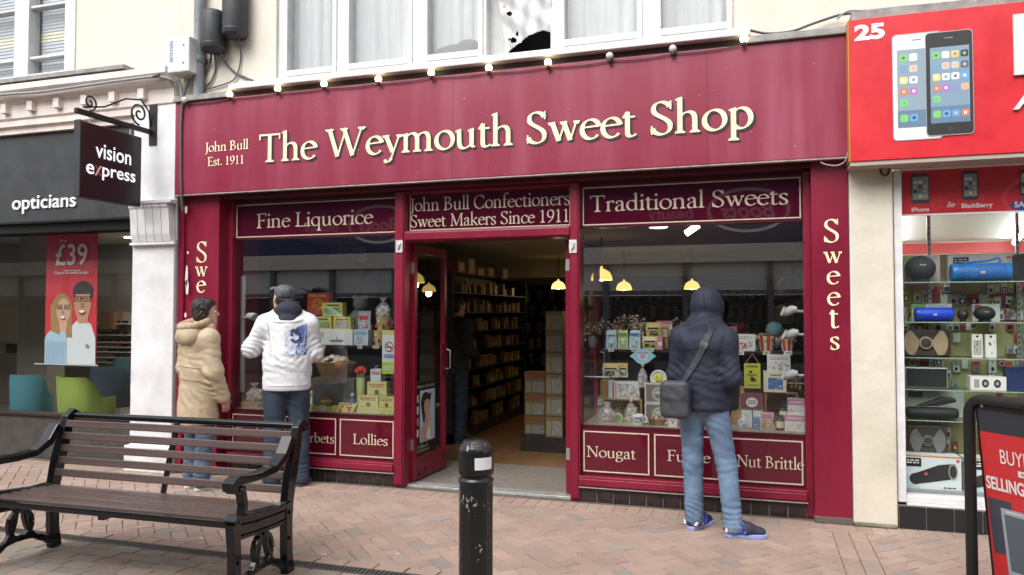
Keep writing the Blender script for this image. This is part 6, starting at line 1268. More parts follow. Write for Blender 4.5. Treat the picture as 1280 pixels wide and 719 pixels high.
def printed_phone(m, b, Y, body, scr, full=True, cut=None):
    x0, x1, z0, z1 = rect(b, Y); w_, h_ = x1 - x0, z1 - z0
    m.poly(rr(x0, x1, z0, z1, .09 * w_, Y), mat('phone_rim', (.35, .35, .36), .3)); m.poly(rr(x0 + .015 * w_, x1 - .015 * w_, z0 + .008 * h_, z1 - .008 * h_, .085 * w_, Y - .0006), body)
    sx0, sx1, sz0, sz1 = x0 + .10 * w_, x1 - .08 * w_, z0 + .12 * h_, z1 - .15 * h_; xc = cut if cut else 9
    m.quad((sx0, Y - .0012, sz0), (min(sx1, xc), Y - .0012, sz0), (min(sx1, xc), Y - .0012, sz1), (sx0, Y - .0012, sz1), scr)
    m.quad((sx0, Y - .0015, sz0), (min(sx1, xc), Y - .0015, sz0), (min(sx1, xc), Y - .0015, sz0 + .16 * h_), (sx0, Y - .0015, sz0 + .16 * h_), C(.12, .2, .3))
    k = 0
    for r_ in range(6):
        for c_ in range(4):
            if r_ == 4 and c_ > 0: continue
            ix = sx0 + (.06 + .24 * c_) * (sx1 - sx0); iz = sz1 - (.05 + .145 * (r_ + (.35 if r_ == 5 else 0)) + .10) * (sz1 - sz0); iw = .2 * (sx1 - sx0)
            if ix + iw > xc: continue
            m.poly(rr(ix, ix + iw, iz, iz + iw * 1.0, iw * .2, Y - .0018, 3), ICON[(r_ * 4 + c_) % 16] if r_ < 5 else ICON[[0, 11, 14, 12][c_]])
            m.poly(rr(ix + iw * .3, ix + iw * .7, iz + iw * .3, iz + iw * .7, iw * .15, Y - .0021, 3), ICON[(r_ * 5 + c_ * 3 + 7) % 16]); k += 1
    if not cut: 
        m.poly([((x0 + x1) / 2 + .055 * w_ * math.cos(R(a)), Y - .0014, z0 + .06 * h_ + .055 * w_ * math.sin(R(a))) for a in range(0, 360, 24)], C(.04, .04, .04)); 
    m.quad(((x0 + x1) / 2 - .09 * w_, Y - .0014, z1 - .07 * h_), ((x0 + x1) / 2 + .09 * w_, Y - .0014, z1 - .07 * h_), ((x0 + x1) / 2 + .09 * w_, Y - .0014, z1 - .06 * h_), ((x0 + x1) / 2 - .09 * w_, Y - .0014, z1 - .06 * h_), C(.2, .2, .2))
m = MB(); printed_phone(m, (1115.5, 41, 1178, 175), YR - .004, C(.74, .73, .73), C(.25, .33, .40), cut=F(1157, 100, YR).x); m.build('printed_white_phone', rf)
m = MB(); printed_phone(m, (1157, 38.5, 1217, 169), YR - .008, C(.02, .021, .023), C(.20, .30, .40)); m.build('printed_black_phone', rf)
m = MB(); p0 = F(1266, 60, YR); m.box(p0.x, p0.x + 1.2, YR - .025, YR - .001, F(1273, 95, YR).z, F(1273, 19, YR).z, mat('white_sign_panel', (.78, .74, .70), .4)); m.build('raised_panel', rf, bevel=.003)
t = MB(); q = F(1266, 138, YR); hA = F(1275, 112, YR).z - F(1275, 137, YR).z; sans(t, 'A', (q.x, YR - .022, q.z), UX, UZ, LW, height=hA, bold=.03, shear=.25); o = t.build('raised_letter', rf); s = o.modifiers.new('thick', 'SOLIDIFY'); s.thickness = .02; s.offset = -1
# window
YPW = .10; PWH = mat('white_upvc', (.66, .66, .67), .35, var=.06, vscale=5); gx0 = F(1119, 420, YPW - .04).x; gz1 = F(1200, 207, YPW).z; gz0 = F(1150, 627, YPW).z
m = MB(); m.box(gx0, gx0 + .055, .04, .16, gz0 - .0, zr0 - .032, PWH); m.box(gx0 + .055, x1, .04, .16, gz0, gz0 + .05, PWH); m.box(gx0 + .055, x1, .03, .17, gz0 - .02, gz0 - .001, PWH); m.box(gx0 + .055, x1, .04, .16, gz1, zr0 - .032, PWH); pf = m.build('window_frame', ph, bevel=.005)
GLP = glass('phone_shop_glass', (.94, .96, .95), 1.5, boost=1.0)
m = MB(); m.quad((gx0 + .055, .10, gz0 + .05), (x1, .10, gz0 + .05), (x1, .10, gz1), (gx0 + .055, .10, gz1), GLP); m.build('pane', pf)
m = MB(); m.box(gx0, x1, .03, .3, 0, gz0 - .021, GROUT); k = 0; ro = m.build('stall_riser', ph)
m = MB(); x = gx0 + .003
while x < x1: m.box(x, min(x + .17, x1), .02, .031, .0, gz0 - .024, mat('black_gloss_tile', (.018, .018, .021), .15)); x += .176
m.build('tile_course', ro, bevel=.002)
# printed band across the window top
zb1 = F(1200, 210, .12).z; zb0 = (F(1122, 272, .12).z + F(1280, 264, .12).z) / 2; m = MB(); m.box(gx0 + .056, x1, .115, .12, zb0, zb1, RED); m.box(gx0 + .056, x1, .1135, .1148, zb0, zb0 + .012, LW); bd = m.build('printed_band', ph)
m = MB()
for b, c in (((1139, 217, 1162, 254), C(.05, .05, .055)), ((1203, 213, 1223, 250), C(.04, .04, .045)), ((1275, 212, 1298, 246), C(.05, .05, .05))):
    x0, xx, z0, z1 = rect(b, .112); m.poly(rr(x0, xx, z0, z1, .012, .112), c); m.poly(rr(x0 + .008, xx - .008, z0 + .025, z1 - .025, .004, .1112), C(.3, .33, .35)); 
    for r_ in range(4):
        for c_ in range(3): m.quad((x0 + .014 + c_ * (xx - x0 - .02) / 3, .1106, z0 + .04 + r_ * .034), (x0 + .014 + (c_ + .7) * (xx - x0 - .02) / 3, .1106, z0 + .04 + r_ * .034), (x0 + .014 + (c_ + .7) * (xx - x0 - .02) / 3, .1106, z0 + .062 + r_ * .034), (x0 + .014 + c_ * (xx - x0 - .02) / 3, .1106, z0 + .062 + r_ * .034), ICON[(r_ * 3 + c_) % 16])
m.build('printed_phones', bd)
l = MB(); PL = C(.72, .66, .64)
for txt, a, c in (('iPhone', (1139.5, 265), (1161.5, 264)), ('BlackBerry', (1202, 262), (1241, 259)), ):
    p0, p1 = F(*a, .112), F(*c, .112); sans(l, txt, (p0.x, .1125, p0.z), UX, UZ, PL, width=p1.x - p0.x, bold=.03)
q = F(1294, 256, .112); l.poly([(q.x + .155 * math.cos(R(a)), .1128, q.z + .042 * math.sin(R(a))) for a in range(0, 360, 15)], C(.02, .06, .30)); q = F(1268, 259.5, .112); sans(l, 'SAMSUNG', (q.x, .1122, q.z), UX, UZ, PL, width=.25, bold=.03)
q = F(1184, 259, .112)
for k in range(7): xx = q.x + .016 * (k % 3) + (.008 if k > 2 else 0); zz = q.z + .014 * (k // 3); l.quad((xx, .1125, zz), (xx + .012, .1125, zz), (xx + .014, .1125, zz + .01), (xx + .002, .1125, zz + .01), PL)
l.build('lettering', bd)
# interior
m = MB(); PWL = mat('phone_shop_wall', (.62, .58, .48), .8); X0, X1, YB = px1 - .2, x1, 4.5
m.box(X0 - .1, X0, .5, YB, 0, 2.7, PWL); m.box(X1, X1 + .1, .2, YB, 0, 2.7, PWL); m.box(X0, X1, YB, YB + .1, 0, 2.7, PWL); m.build('interior_wall', ph)
m = MB(); m.box(X0, X1, 1.2, YB, 2.42, 2.52, mat('white_ceiling', (.78, .78, .76), .9)); m.box(X0, X1, .17, 1.2, 2.42, 2.52, MT['white_ceiling']); m.build('ceiling', ph)
m = MB(); m.box(X0, X1, .3, YB, -.006, .008, MT['grey_vinyl']); tag(m.build('phone_shop_floor'), kind='structure')
m = MB(); m.box(X0 + .001, X1, YB - .03, YB - .001, 2.27, 2.40, mat('red_wall_band', (.52, .05, .05), .5)); m.box(X0 + .001, X1, YB - .032, YB - .002, 1.95, 2.20, MT['red_wall_band']); m.box(X0 + .001, X0 + .03, 1.0, YB - .04, 1.75, 2.15, MT['red_wall_band']); m.build('red_band', ph)
TUBE = mat('lit_tube', (1, 1, 1), .4, emit=(.93, 1, .96), est=13)
for i, (a, b) in enumerate((((1.15, 1.5), (1.6, 4.2)), ((2.3, 1.4), (2.9, 4.2)), ((3.6, 1.2), (3.9, 4.2)))):
    t = thing('strip_light', ['lit strip light on the phone shop ceiling nearest the cream pier', 'lit strip light in the middle of the phone shop ceiling', 'lit strip light farthest along the phone shop ceiling'][i], 'strip light', ((a[0] + b[0]) / 2, (a[1] + b[1]) / 2, 2.33)); m = MB(); m.tube([(a[0], a[1], 2.36), (b[0], b[1], 2.36)], .025, TUBE, 10); m.build('tube', t); m = MB(); m.tube([(a[0], a[1], 2.40), (b[0], b[1], 2.40)], .025, WHITE, 6); m.build('batten', t)
PEG = mat('peg_board', (.46, .40, .20), .7)
m = MB(); q0 = F(1128, 470, .62); m.box(q0.x - .06, X1, .62, .64, gz0 + .05, F(1200, 318, .62).z, PEG); bk = m.build('peg_board'); tag(bk, 'mustard peg board standing behind the speakers in the phone shop window', 'board')
# small packs hanging on the board
GP = 'small packs hung on the peg board'; ln = 0
packs = []
for (y0, xs_, wpx, hpx) in ((362, (1127, 1141, 1153, 1164), 11, 17), (368, (1172, 1185, 1197, 1211, 1224), 12, 13), (354, (1242, 1251, 1260, 1269, 1278), 7, 12), (371, (1243, 1252, 1261, 1270), 8, 12), (388, (1246, 1254, 1262, 1270, 1278), 8, 12), (404, (1128, 1137, 1146, 1156, 1166, 1176, 1184, 1192, 1200, 1208), 7, 9), (384, (1126, 1134), 7, 22), (438, (1128, 1142, 1270), 9, 14), (452, (1150, 1170, 1190, 1215, 1235, 1255), 10, 14), (505, (1236, 1250, 1264), 9, 13), (548, (1222, 1234), 9, 16)):
    for xx in xs_: packs.append((xx, y0, wpx, hpx))
for yy in range(356, 566, 15):
    for xx in range(1125, 1280, 11):
        if rnd.random() < .45: packs.append((xx + rnd.uniform(-1, 1), yy + rnd.uniform(-2, 2), rnd.uniform(6.5, 9.5), rnd.uniform(9, 13)))
for xx, yy, wp, hp in packs:
    b = (xx, yy, xx + wp, yy + hp); x0, xq, z0, z1 = rect(b, .60); m = MB(); c = rnd.choice([cW, C(.65, .62, .1), C(.6, .08, .06), cGY, C(.55, .5, .5), cW, C(.5, .06, .1)])
    dy = rnd.uniform(0, .02); m.box(x0, xq, .600 - dy, .612 - dy, z0, z1, c); art(m, x0, xq, z0, z1, .60 - dy, [('r', .15, .1, .85, .6, rnd.choice([cBK, cGY, C(.4, .1, .1), cW])), ('e', .5, .35, .2, .18, rnd.choice([cW, cBK, cBL])), ('e', .5, .9, .08, .05, cBK)]); m.box((x0 + xq) / 2 - .003, (x0 + xq) / 2 + .003, .6125, .62, z1 - .02, z1 - .012, STEEL)
    tag(m.build('accessory_pack'), 'small hanging accessory pack among the rows on the mustard peg board', 'pack', GP)
# slotted uprights and glass shelves
for pxu, lb in ((1163, 'slotted metal upright holding the glass shelves above the dark round speaker'), (1274, 'slotted metal upright holding the glass shelves by the blue cylinder speaker')):
    q = F(pxu, 400, .56); m = MB(); m.box(q.x - .012, q.x + .012, .56, .58, gz0 + .06, 2.3, STEEL)
    for k in range(44): z = gz0 + .2 + k * .042; m.box(q.x - .004, q.x + .004, .5585, .56, z, z + .02, BLACKP)
    tag(m.build('shelf_upright'), lb, 'upright')
GSH = glass('glass_shelf', (.80, .90, .85), 1.5)
def gshelf(py, lab, Y0=.22, Y1=.54):
    z = F(1200, py, Y0).z; m = MB(); m.box(gx0 + .08, X1, Y0, Y1, z - .008, z, GSH); m.box(gx0 + .08, X1, Y0 - .002, Y0 - .0005, z - .0075, z - .0005, mat('green_glass_edge', (.32, .44, .38), .2)); tag(m.build('glass_shelf'), lab, 'shelf'); return z
zs1 = gshelf(352, 'top glass shelf carrying the dark round speaker and blue cylinder'); zs2 = gshelf(402.5, 'glass shelf carrying the royal blue bottle speaker'); zs3 = gshelf(447.5, 'glass shelf carrying the brown cross shaped speaker'); zs4 = gshelf(488, 'glass shelf carrying the black flat boxed speaker'); zs5 = gshelf(527, 'glass shelf carrying the black winged speaker'); zs6 = gshelf(575, 'lowest glass shelf carrying the grey cross shaped speaker')
MESHB = mat('speaker_mesh', (.03, .035, .045), .7, bump=.4, bscale=220); MBLUE = mat('blue_speaker_mesh', (.01, .13, .42), .5, bump=.3, bscale=200, var=.25, vscale=30); ROY = mat('royal_blue_mesh', (.012, .05, .55), .45, bump=.3, bscale=200); MBLK = mat('black_speaker_mesh', (.014, .014, .016), .6, bump=.3, bscale=200)
def sprect(b, Y, base): x0, x1, z0, z1 = rect(b, Y); return x0, x1, base + .001, base + (z1 - z0)
BXW = [('r', 0, .8, .35, 1, C(.25, .45, .12)), ('l', .4, .84, .9, .94, 1, cGY)]
carton('speaker_box', 'pale retail box behind the dark round speaker', 'box', (1131, 317, 1175, 351.5), .44, .06, C(.50, .48, .44), BXW, base=zs1 + .001)
def ball_speaker(label, b, Y, base, m_, wdt=1.0):
    x0, x1, z0, z1 = sprect(b, Y, base); r_ = (x1 - x0) / 2; t = thing('round_speaker', label, 'speaker', ((x0 + x1) / 2, Y + r_, z0)); h_ = z1 - z0; m = MB(); prof = [(.55 * r_, 0), (.62 * r_, .03 * h_)] + [(r_ * math.sin(R(a)), h_ * .53 - h_ * .47 * math.cos(R(a))) for a in range(30, 181, 12)]
    m.lathe(prof, (0, 0, 0), m_, 28); m.build('body', t, local=True, origin=(0, 0, 0)); l = MB(); l.quad((-.2 * r_, -1.0 * r_, .60 * h_), (.2 * r_, -1.0 * r_, .60 * h_), (.2 * r_, -1.0 * r_, .645 * h_), (-.2 * r_, -1.0 * r_, .645 * h_), cGY); l.build('badge', t, local=True, origin=(0, 0, 0)); l = MB(); l.lathe([(.56 * r_, 0), (.58 * r_, .02 * h_)], (0, 0, -.0005), BLACKP, 20); l.build('base', t, local=True, origin=(0, 0, 0))
ball_speaker('dark round mesh speaker on the top glass shelf', (1134, 317, 1174, 351.5), .25, zs1, MESHB)
carton('speaker_box', 'wide pale retail box behind the sky blue cylinder speaker', 'box', (1185, 317, 1268, 351.5), .46, .06, C(.52, .52, .52), [('r', .08, .68, .32, .92, cBK), ('l', .1, .72, .3, .88, 2, cGY), ('r', .88, .85, .95, .92, cR)], base=zs1 + .001)
def tube_speaker(label, b, Y, base, m_, endm, handle=True, badge=C(.6, .35, .35)):
    x0, x1, z0, z1 = sprect(b, Y, base); r_ = (z1 - z0) / 2; L = x1 - x0; t = thing('cylinder_speaker', label, 'speaker', ((x0 + x1) / 2, Y + r_, z0)); m = MB(); m.lathe([(.86 * r_, -L / 2 + .25 * r_), (r_, -L / 2 + .5 * r_), (r_, L / 2 - .5 * r_), (.86 * r_, L / 2 - .25 * r_)], (0, 0, r_), m_, 28, 'x'); m.build('body', t, local=True, origin=(0, 0, 0))
    for s in (-1, 1): e = MB(); e.lathe([(.62 * r_, s * (L / 2 - .08 * r_)), (.9 * r_, s * L / 2), (1.01 * r_, s * (L / 2 - .1 * r_)), (1.01 * r_, s * (L / 2 - .55 * r_))], (0, 0, r_), endm, 28, 'x', caps=True); e.build('end_cap', t, local=True, origin=(0, 0, 0))
    if handle: h = MB(); h.tube([(-L * .3, 0, 1.9 * r_), (-L * .2, 0, 2.12 * r_), (L * .12, 0, 2.25 * r_), (L * .3, 0, 2.55 * r_), (L * .34, 0, 2.2 * r_), (L * .3, 0, 1.9 * r_)], .12 * r_, endm, 8, flat=2.2); h.build('strap', t, local=True, origin=(0, 0, 0))
    q = MB(); q.box(-.2 * r_, .25 * r_, -1.03 * r_, -.98 * r_, .85 * r_, 1.12 * r_, badge); q.build('badge', t, local=True, origin=(0, 0, 0))
tube_speaker('sky blue cylinder speaker with a carry strap on the top glass shelf', (1191, 328, 1267, 351.5), .25, zs1, MBLUE, mat('bright_blue_plastic', (.015, .18, .5), .35))
carton('speaker_box', 'tall dark box at the far end of the top glass shelf', 'box', (1271, 318, 1292, 351.5), .34, .1, cBK, [], base=zs1 + .001)
carton('speaker_box', 'pale box behind the royal blue bottle speaker', 'box', (1140, 380, 1190, 402), .46, .05, C(.6, .6, .57), BXW, base=zs2 + .001)
tube_speaker('royal blue bottle shaped speaker on the second glass shelf', (1145, 384, 1193, 402), .27, zs2, ROY, mat('royal_blue_plastic', (.01, .06, .5), .3), False, cLB)
ball_speaker('little dark speaker beside the royal blue one', (1198, 385, 1212, 402), .30, zs2, MBLK)
carton('speaker_box', 'pale grey box behind the small black round speaker', 'box', (1216, 380, 1250, 402), .46, .05, C(.58, .58, .57), [('r', .05, .7, .3, .95, C(.4, .06, .06))], base=zs2 + .001)
ball_speaker('small black round speaker on the second glass shelf', (1220, 382, 1248, 402), .26, zs2, MBLK)
def cross_speaker(label, b, Y, base, face, body):
    x0, x1, z0, z1 = sprect(b, Y, base); t = thing('cross_speaker', label, 'speaker', ((x0 + x1) / 2, Y + .06, z0)); w_, h_ = x1 - x0, z1 - z0; m = MB(); m.box(-w_ / 2, w_ / 2, 0, .10, 0, h_, body); m.build('housing', t, local=True, origin=(0, 0, 0), bevel=.01)
    for s in (-1, 1):
        f = MB(); arc = [(s * .46 * w_ * math.cos(R(a)), h_ / 2 + .46 * w_ * math.sin(R(a))) for a in range(-58, 59, 12)]; P_ = [(s * .12 * w_, h_ / 2 - .06 * h_)] + [(x, max(.04 * h_, min(.96 * h_, z))) for x, z in arc] + [(s * .12 * w_, h_ / 2 + .06 * h_)]
        f.prism([(x, -.012, z) for x, z in P_], (0, .012, 0), face); f.build('grille', t, local=True, origin=(0, 0, 0), bevel=.004)
    c = MB(); c.lathe([(.135 * w_, -.02), (.15 * w_, -.012), (.15 * w_, 0)], (0, 0, h_ / 2), face, 24, 'y'); c.lathe([(.001, -.024), (.11 * w_, -.021)], (0, 0, h_ / 2), body, 24, 'y'); c.build('centre_cone', t, local=True, origin=(0, 0, 0))
cross_speaker('square speaker with a tan cross shaped front on the third glass shelf', (1129, 413, 1190, 447), .28, zs3, mat('tan_cloth', (.36, .27, .17), .8, bump=.2, bscale=150), mat('brown_housing', (.045, .033, .025), .6))
for i, xx in enumerate((1215, 1232)):
    carton('earphone_pack', ['white earphone pack with a grey picture on the third glass shelf', 'white earphone pack with dark dots on the third glass shelf'][i], 'pack', (xx, 418, xx + 13.5, 447), .32, .03, cW, [('r', .1, .1, .9, .75, C(.45, .44, .4) if i == 0 else cW), ('n', .15, .15, .85, .7, 9, [cBK, cGY, cBR]), ('e', .5, .9, .12, .05, cBK)], base=zs3 + .001)
def black_panel(label, b, Y, base):
    x0, x1, z0, z1 = sprect(b, Y, base); t = thing('flat_speaker', label, 'speaker', ((x0 + x1) / 2, Y + .05, z0)); m = MB(); w_, h_ = x1 - x0, z1 - z0; m.box(-w_ / 2, w_ / 2, 0, .08, 0, h_, mat('silver_trim', (.45, .47, .42), .35, .4)); m.build('housing', t, local=True, origin=(0, 0, 0), bevel=.006); f = MB(); f.box(-w_ * .47, w_ * .47, -.004, 0, .05 * h_, .93 * h_, MBLK); f.build('grille', t, local=True, origin=(0, 0, 0))
black_panel('flat black speaker with a silver green edge on the fourth glass shelf', (1133, 462, 1187, 488), .28, zs4)
carton('radio_box', 'white box picturing twin round speakers on the fourth glass shelf', 'box', (1213, 471, 1258, 488), .27, .12, cW, [('e', .42, .5, .10, .3, cBK), ('e', .42, .5, .05, .15, cGY), ('e', .75, .5, .10, .3, cBK), ('e', .75, .5, .05, .15, cGY), ('r', .1, .2, .25, .8, cGY)], base=zs4 + .001)
carton('tablet_box', 'dark blue box leaning at the end of the fourth glass shelf', 'box', (1257, 459, 1296, 488), .33, .05, C(.02, .035, .12), [], base=zs4 + .001)
carton('speaker_box', 'pale box behind the black winged speaker', 'box', (1132, 495, 1205, 527), .46, .05, C(.52, .5, .48), [('r', .05, .72, .3, .95, C(.1, .1, .1)), ('r', .02, .02, .1, .2, cR)], base=zs5 + .001)
def winged():
    x0, x1, z0, z1 = sprect((1133, 499, 1201, 527), .27, zs5); t = thing('winged_speaker', 'long black speaker with a raised flap on the fifth glass shelf', 'speaker', ((x0 + x1) / 2, .33, z0)); w_, h_ = x1 - x0, z1 - z0; m = MB(); m.lathe([(.001, -w_ / 2), (.2 * h_, -w_ * .48), (.26 * h_, -w_ * .4), (.26 * h_, w_ * .4), (.2 * h_, w_ * .48), (.001, w_ / 2)], (0, 0, .26 * h_), MBLK, 20, 'x', sx=1.3); m.build('body', t, local=True, origin=(0, 0, 0)); f = MB(); f.prism([(-w_ * .3, -.04, .55 * h_), (w_ * .2, -.04, h_), (w_ * .42, -.04, .97 * h_), (w_ * .46, -.04, .8 * h_), (w_ * .1, -.04, .6 * h_)], (0, .07, 0), MBLK); f.build('flap', t, local=True, origin=(0, 0, 0), bevel=.012)
winged()
cross_speaker('square speaker with a grey cross shaped front on the lowest glass shelf', (1137, 537, 1187, 574.5), .28, zs6, mat('grey_cloth', (.15, .15, .16), .8, bump=.2, bscale=150), mat('brown_housing', (.045, .033, .025), .6))
m = MB(); m.box(gx0 + .06, X1, .17, .62, gz0 + .03, gz0 + .07, mat('grey_board_paint', (.3, .3, .3), .5)); tag(m.build('window_board'), 'white window board at the bottom of the phone shop window', 'board')
def big_box(label, b, Y, base):
    x0, x1, z0, z1 = rect(b, Y); z1 += base - z0; z0 = base; m = MB(); m.box(x0, x1, Y, Y + .16, z0, z1, C(.64, .70, .72)); w_, h_ = x1 - x0, z1 - z0
    bl3 = C(.025, .026, .028, .4)
    art(m, x0, x1, z0, z1, Y, [('r', 0, .955, 1, 1, C(.62, .22, .06)), ('p', [(0, .0), (.3, .0), (.2, .3), (0, .45)], C(.45, .62, .68)), ('r', .04, .66, .32, .92, cBK), ('l', .07, .74, .28, .88, 2, cW), ('r', .92, .84, .97, .92, cR), ('l', .7, .04, .9, .1, 1, cBK), ('e', .22, .30, .11, .17, bl3), ('p', [(.20, .13), (.82, .33), (.90, .80), (.62, .74), (.22, .47), (.14, .40)], bl3), ('e', .86, .56, .08, .24, C(.3, .3, .31)), ('e', .86, .56, .06, .19, bl3), ('r', .37, .42, .43, .50, C(.5, .1, .06))])
    return tag(m.build('speaker_box'), label, 'box')
big_box('large white box picturing a black cylinder speaker at the window bottom', (1129, 585, 1202, 627), .20, gz0 + .071)
big_box('second large white speaker box standing behind the pavement sign', (1206, 583, 1282, 625), .22, gz0 + .071)
px_tube('cable', 'loose thin cable trailing from the maroon fascia end to the red sign', [(1026, 203, -.09), (1033, 206, -.1), (1046, 207, -.1), (1056, 202, -.12), (1060, 190, -.13)], -.1, .005, mat('pale_cable', (.30, .30, .31), .6))
px_tube('cable', 'grey cable sagging from the window ledge to the top of the red sign', [(938, 38, -.1), (960, 42, -.05), (990, 39, -.05), (1015, 30, -.05), (1045, 20, -.05), (1062, 17, -.1), (1100, 14, -.15), (1160, 10, -.15), (1300, -4, -.15)], -.05, .010, CAB)
px_tube('cable', 'thin twisted cable above the red sign', [(1046, 24, -.1), (1060, 14, -.1), (1085, 13, -.12), (1130, 8, -.12), (1200, 2, -.12), (1300, -10, -.12)], -.05, .007, mat('pale_cable', (.30, .30, .31), .6))

# ================================================================ the other side of the street, which the shop windows mirror
def opposite():
    t = thing('department_store', 'pale stone store across the street, mirrored in the shop windows', 'shop building', (-6, -10.5, 0)); Y = -10.5; m = MB(); ST = mat('pale_stone', (.72, .68, .60), .8, var=.15, vscale=2)
    m.box(-26, 16, Y - .4, Y, 4.35, 7.6, ST); m.box(-26, 16, Y - .4, Y + .12, 2.62, 3.0, mat('pale_cornice', (.72, .70, .65), .7)); m.box(-26, 16, Y - .4, Y + .25, 4.36, 4.5, MT['pale_cornice']); m.build('wall', t)
    m = MB(); m.box(-26, 16, Y - .4, Y + .05, 3.0, 4.35, mat('navy_fascia', (.015, .03, .13), .4)); fb = m.build('fascia_board', t); l = MB()
    o1, o2 = F(475, 275, 10.87), F(935, 262, 10.87)
    for xc in (o1.x - 5.5, o1.x, o2.x, o2.x + 5.5):
        q = Vector((xc, Y + .056, 3.72)); l.add([q + Vector((.85 * math.cos(R(a)), 0, .48 * math.sin(R(a)))) for a in range(0, 360, 12)] + [q + Vector((.78 * math.cos(R(a)), 0, .42 * math.sin(R(a)))) for a in range(0, 360, 12)], [(k, (k + 1) % 30, 30 + (k + 1) % 30, 30 + k) for k in range(30)], LW)
        sans(l, 'Boots', (xc + .55, Y + .057, 3.55), -UX, UZ, LW, width=1.1, shear=.3, bold=.01); sans(l, 'beauty', (xc - 1.15, Y + .057, 3.5), -UX, UZ, LW, width=.95)
    l.build('lettering', fb)
    m = MB(); GF = mat('grey_frame', (.16, .17, .18), .5); x = -26
    for k in range(24):
        m.box(x, x + .12, Y - .15, Y + .06, 0, 2.62, GF); x += 1.75
    m.box(-26, 16, Y - .12, Y + .03, 1.92, 2.02, GF); m.box(-26, 16, Y - .3, Y + .02, 0, .45, GF); m.build('window_frame', t)
    m = MB(); m.box(-26, 16, Y - .10, Y - .06, 2.02, 2.62, mat('frosted_light', (.72, .75, .78), .6)); m.box(-26, 16, Y - .36, Y - .33, .45, 1.92, mat('dim_shop', (.05, .05, .055), .5)); m.build('pane', t)
    m = MB(); 
    for k in range(10):
        xx = -24 + k * 4; m.box(xx, xx + 1.4, Y - .02, Y + .03, 5.4, 7.4, mat('dark_pane', (.06, .07, .08), .2))
    m.build('window', t)
opposite()

